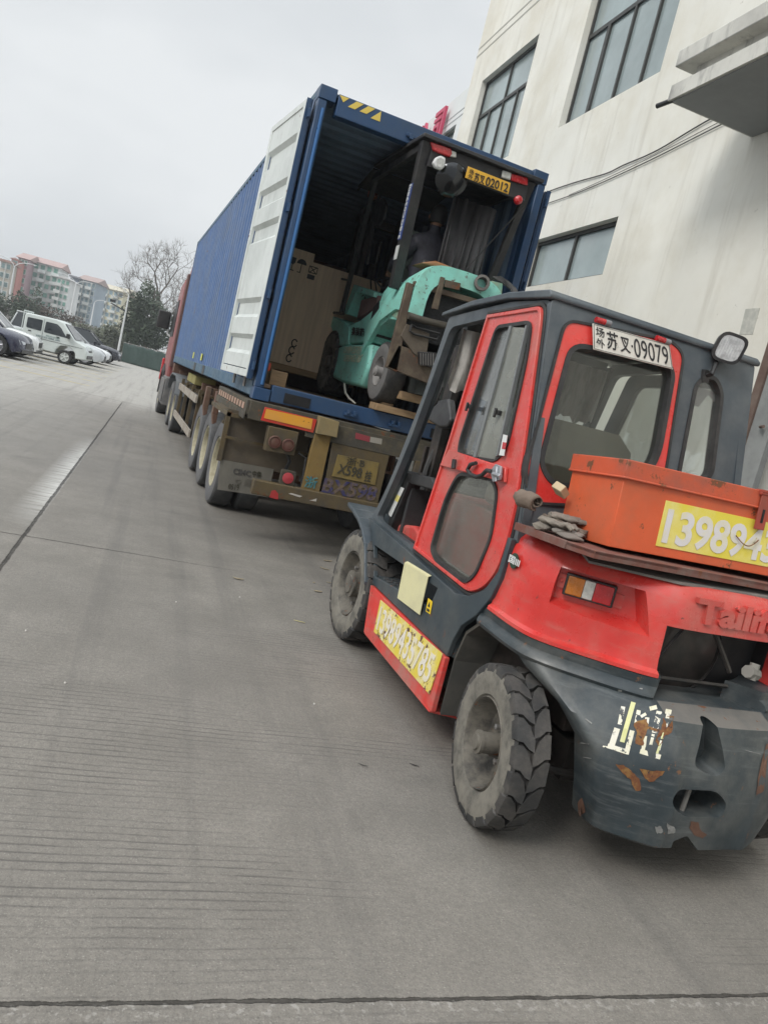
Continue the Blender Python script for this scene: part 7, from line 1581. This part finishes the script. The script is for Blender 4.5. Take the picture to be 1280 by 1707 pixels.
sedprof = [(-2.3, .92), (-2.2, 1.0), (-1.5, 1.0), (0, .96), (.8, .94), (1.5, .86), (2.1, .74), (2.27, .6), (2.3, .5)]; sedg = [(-1.9, .97), (-1.15, 1.38), (-.6, 1.45), (.1, 1.43), (.9, .94)]
rzc = -BA
def gp(u, v): p = at(u, v, z=0); return (p.x, p.y)
car('parked_suv', 'dark navy suv with alloy wheels nearest the camera in the parked row', cpaint('navy_black_paint', (.018, .02, .045)), 4.8, 1.95, suvprof, suvg, (-3.15, 31.9), R(-10), .38)
car('parked_suv', 'white suv squeezed between the navy suv and the white crew cab van', cpaint('white_suv_paint', (.62, .63, .62)), 4.7, 1.9, suvprof, suvg, (-3.0, 34.6), R(-4), .37)
car('parked_car', 'silver car with a spoked wheel cut off by the left edge of the photo', cpaint('silver_paint', (.5, .52, .53)), 4.5, 1.8, sedprof, sedg, (-4.05, 29.2), R(-4), .36)
car('parked_van', 'silver people carrier parked just behind the white crew cab van', cpaint('silver_van_paint', (.45, .47, .48)), 4.6, 1.8, [(-2.3, 1.0), (-2.2, 1.08), (.8, 1.05), (1.5, .98), (2.1, .82), (2.3, .6)], [(-2.1, 1.05), (-1.9, 1.72), (-.2, 1.78), (.35, 1.70), (1.3, 1.04)], (-.62, 42.0), R(-5), .34, cat='car')
car('parked_car', 'white low saloon between the silver people carrier and the black suv', cpaint('white_saloon_paint', (.66, .67, .67)), 4.5, 1.8, sedprof, sedg, (-.42, 47.0), R(-5), .34)
car('parked_suv', 'black suv at the far end of the row beside the green tarpaulin', cpaint('black_suv_paint', (.012, .013, .022)), 4.8, 1.95, suvprof, suvg, (.15, 51.5), R(-5), .38)
car('parked_car', 'pale car roof showing behind the black suv', cpaint('pale_car_paint', (.55, .56, .55)), 4.5, 1.8, sedprof, sedg, (-.7, 55.5), R(-5), .34)
car('parked_car', 'white hatchback mostly hidden behind the navy suv and the van bed', cpaint('white_hatch_paint', (.6, .6, .58)), 4.4, 1.8, [(-2.2, 1.0), (-2.1, 1.05), (.8, 1.0), (1.5, .9), (2.1, .75), (2.2, .6)], [(-2.0, 1.02), (-1.8, 1.50), (-.2, 1.56), (.3, 1.5), (1.2, 1.0)], (-5.6, 38.3), R(-4), .34)
# white crew-cab light truck
vt = thing('crew_cab_van', 'white crew cab pickup van with a fenced bed and lettered door, nose towards the yard', 'pickup van', (0, 0, 0), group='cars parked along the far left of the yard')
vp = mat('van_white_paint', (.56, .60, .58), .35, dirt=(.42, .46, .44), dscale=1.2, damt=.5)
L2 = 2.2
body = [(-.55, .42), (-.55, 1.72), (-.45, 1.80), (.75, 1.82), (1.05, 1.74), (1.62, 1.12), (2.08, .95), (2.2, .72), (2.2, .36), (1.75, .33), (1.72, .55), (1.55, .73), (1.32, .78), (1.08, .73), (.93, .55), (.9, .36)]
w1_ = [(-.42, 1.18), (-.42, 1.62), (.20, 1.64), (.20, 1.16)]; w2_ = [(.32, 1.15), (.34, 1.62), (.80, 1.62), (.98, 1.50), (1.28, 1.13)]
PYV = lambda y: Matrix(((1, 0, 0, 0), (0, 0, -1, y), (0, 1, 0, 0), (0, 0, 0, 1)))
q = M(); q.prism([(a, -.78, b) for a, b in body], (0, 1.56, 0)); q.build('cab_body', vp, vt, bev=.05, seg=3, local=True)
for s in (-1, 1):
    for wn in (w1_, w2_): plate('side_window', rnd(wn, .05), [], PYV(s * .785), .012, carg, vt, local=True)
q = M(); q.add([(1.10, -.66, 1.70), (1.10, .66, 1.70), (1.60, .70, 1.15), (1.60, -.70, 1.15), (1.13, -.66, 1.72), (1.13, .66, 1.72), (1.64, .70, 1.15), (1.64, -.70, 1.15)], [(0, 1, 2, 3), (7, 6, 5, 4), (0, 4, 5, 1), (1, 5, 6, 2), (2, 6, 7, 3), (3, 7, 4, 0)]); q.build('windscreen', carg, vt, local=True)
q = M(); q.box(-2.3, -.62, -.78, .78, .55, .68)
for x in (-2.28, -1.72, -1.16, -.64): q.box(x, x + .06, -.78, -.73, .68, 1.05); q.box(x, x + .06, .73, .78, .68, 1.05)
q.box(-2.3, -.62, -.78, -.75, .70, 1.02); q.box(-2.3, -.62, .75, .78, .70, 1.02); q.box(-2.3, -2.27, -.75, .75, .7, 1.02); q.build('cargo_bed', vp, vt, local=True)
q = M()
for y in (-.70, -.35, 0, .35, .70): q.tube([(-.62, y, 1.0), (-.62, y, 1.86)], .022, 5)
q.tube([(-.62, -.72, 1.86), (-.62, .72, 1.86)], .03, 5); q.build('headboard_rack', vp, vt, local=True)
for s in (-1, 1): car_wheel(vt, 1.32, s * .70, .30, s, rim=mat('white_steel_wheel', (.5, .52, .5), .5)); car_wheel(vt, -1.5, s * .70, .30, s)
for s in (-1, 1): q = M(); q.prism([(2.09, s * .40, .93), (2.0, s * .74, .95), (2.12, s * .74, .72), (2.2, s * .42, .74)], (.02, 0, 0)); q.build('headlight', hl, vt, local=True)
q = M(); q.box(2.19, 2.215, -.6, .6, .42, .58); q.box(2.17, 2.20, -.3, .3, .72, .80); q.build('bumper_grille', trim, vt, local=True)
q = M(); q.box(.86, .98, -.80, -.78, 1.05, 1.09); q.box(-.32, -.2, -.80, -.78, 1.05, 1.09); q.build('door_handle', trim, vt, local=True)
q = M(); q.box(.262, .27, -.792, -.778, .45, 1.7); q.box(-.5, 2.0, -.792, -.778, .83, .845); q.build('door_gap', trim, vt, local=True)
q = M(); q.box(1.28, 1.42, -1.0, -.80, 1.12, 1.32); q.build('wing_mirror', trim, vt, local=True, bev=.02)
text('door_lettering', '货运服务', [(.0, -.79, .90), (1.05, -.79, .90), (1.05, -.79, .98), (.0, -.79, .98)], mat('faded_blue_letter', (.12, .18, .2), .6), vt, local=True)
text('door_lettering', '物流运输', [(.42, -.79, 1.0), (1.0, -.79, 1.0), (1.0, -.79, 1.06), (.42, -.79, 1.06)], mat('faded_green_letter', (.12, .22, .2), .6), vt, local=True)
th_ = R(-9); nose = (-1.2, 37.6); vt.location = (nose[0] - math.cos(th_) * L2, nose[1] - math.sin(th_) * L2, 0); vt.rotation_euler = (0, 0, th_)
# ================================================================ litter on the yard
dl = mat('dry_leaf', (.28, .23, .15), .8, var=.3, vscale=20); sl = mat('straw_scrap', (.5, .45, .2), .8)
def litter(nm, lab, cat, u, v, ln, wd, rz, m, curl=.3, seed=0, grp=None):
    p = at(u, v, z=0.0); t = thing(nm, lab, cat, (p.x, p.y, .002), group=grp, rz=rz); q = M(); n = 8; vs = []; rs = random.Random(seed)
    for i in range(n + 1):
        s = i / n; w_ = wd * math.sin(math.pi * min(max(s, .04), .96)) ** .6; h = .004 + curl * ln * .25 * (s - .5) ** 2 * rs.uniform(.7, 1.3)
        for e in (-1, 0, 1): vs.append((ln * (s - .5), e * w_ / 2, h + abs(e) * wd * .12))
    fs = []
    for i in range(n):
        for j in range(2): a = 3 * i + j; fs.append((a, a + 3, a + 4, a + 1))
    q.add(vs, fs); o = q.build('blade', m, t, local=True, smooth=60, fix=False); s_ = o.modifiers.new('thick', 'SOLIDIFY'); s_.thickness = .0015
litter('straw', 'pale yellow straw scrap lying left of the front wheel', 'straw', 499, 1037, .085, .010, R(-20), sl, .1, 1)
litter('dry_leaf', 'curled brown leaf lying alone in the middle of the yard', 'leaf', 397, 966, .09, .03, R(-10), dl, .9, 2)
for i, (u, v, l_, w_, a, lab) in enumerate(((546, 936, .10, .03, 10, 'grey curled leaf nearest the trailer among the leaves by the front wheel'), (541, 949, .10, .022, -35, 'long thin pale leaf left of the front wheel'), (530, 987, .075, .03, 5, 'oval pale leaf lowest of the leaves by the front wheel'), (523, 972, .03, .02, 30, 'tiny brown leaf fragment between the leaves by the front wheel'), (548, 972, .05, .014, -10, 'small leaf touching the front tyre'))):
    litter('dry_leaf', lab, 'leaf', u, v, l_, w_, R(a), dl, .6, 5 + i, 'leaves on the ground by the front wheel')
litter('twig', 'short dark twig on the concrete left of the rear wheel', 'twig', 690, 1277, .05, .006, R(-30), trim, .4, 20)
litter('wire_scrap', 'small curled wire scrap on the concrete below the side step', 'wire', 604, 1277, .05, .004, R(-30), trim, .9, 21)
pm = mat('pale_pebble', (.45, .43, .4), .8)
for i, (u, v, lab) in enumerate(((294, 1004, 'pale stone chip in the middle of the yard left of the lone brown leaf'), (109, 1139, 'pale stone chip on the grooved concrete at the left'), (524, 1174, 'pale stone chip below the yellow straw'), (400, 996, 'stone chip just below the lone brown leaf'), (44, 1052, 'stone chip nearest the left edge below the long joint'))):
    p = at(u, v, z=0); q = M(); rs = random.Random(i); q.lathe([(0, -.002), (.007, .0), (.006, .005), (0, .008)], (p.x, p.y, .001), (0, 0, 1), 7); tag(q.build('pebble', pm, None, smooth=60), lab, 'pebble', 'stone chips on the yard')
# ---------------------------------------------------------------- thin winter haze in the yard air
hm = bpy.data.materials.new('haze_air'); hm.use_nodes = True; nt = hm.node_tree; nt.nodes.clear()
ho = nt.nodes.new('ShaderNodeOutputMaterial'); hv = nt.nodes.new('ShaderNodeVolumePrincipled'); hv.inputs['Color'].default_value = (.9, .93, .96, 1); hv.inputs['Density'].default_value = .0011; hv.inputs['Anisotropy'].default_value = .2
nt.links.new(hv.outputs[0], ho.inputs['Volume'])
q = M(); q.box(-332, 332, -22, 422, -1.0, 24); tag(q.build('haze', hm), kind='stuff')
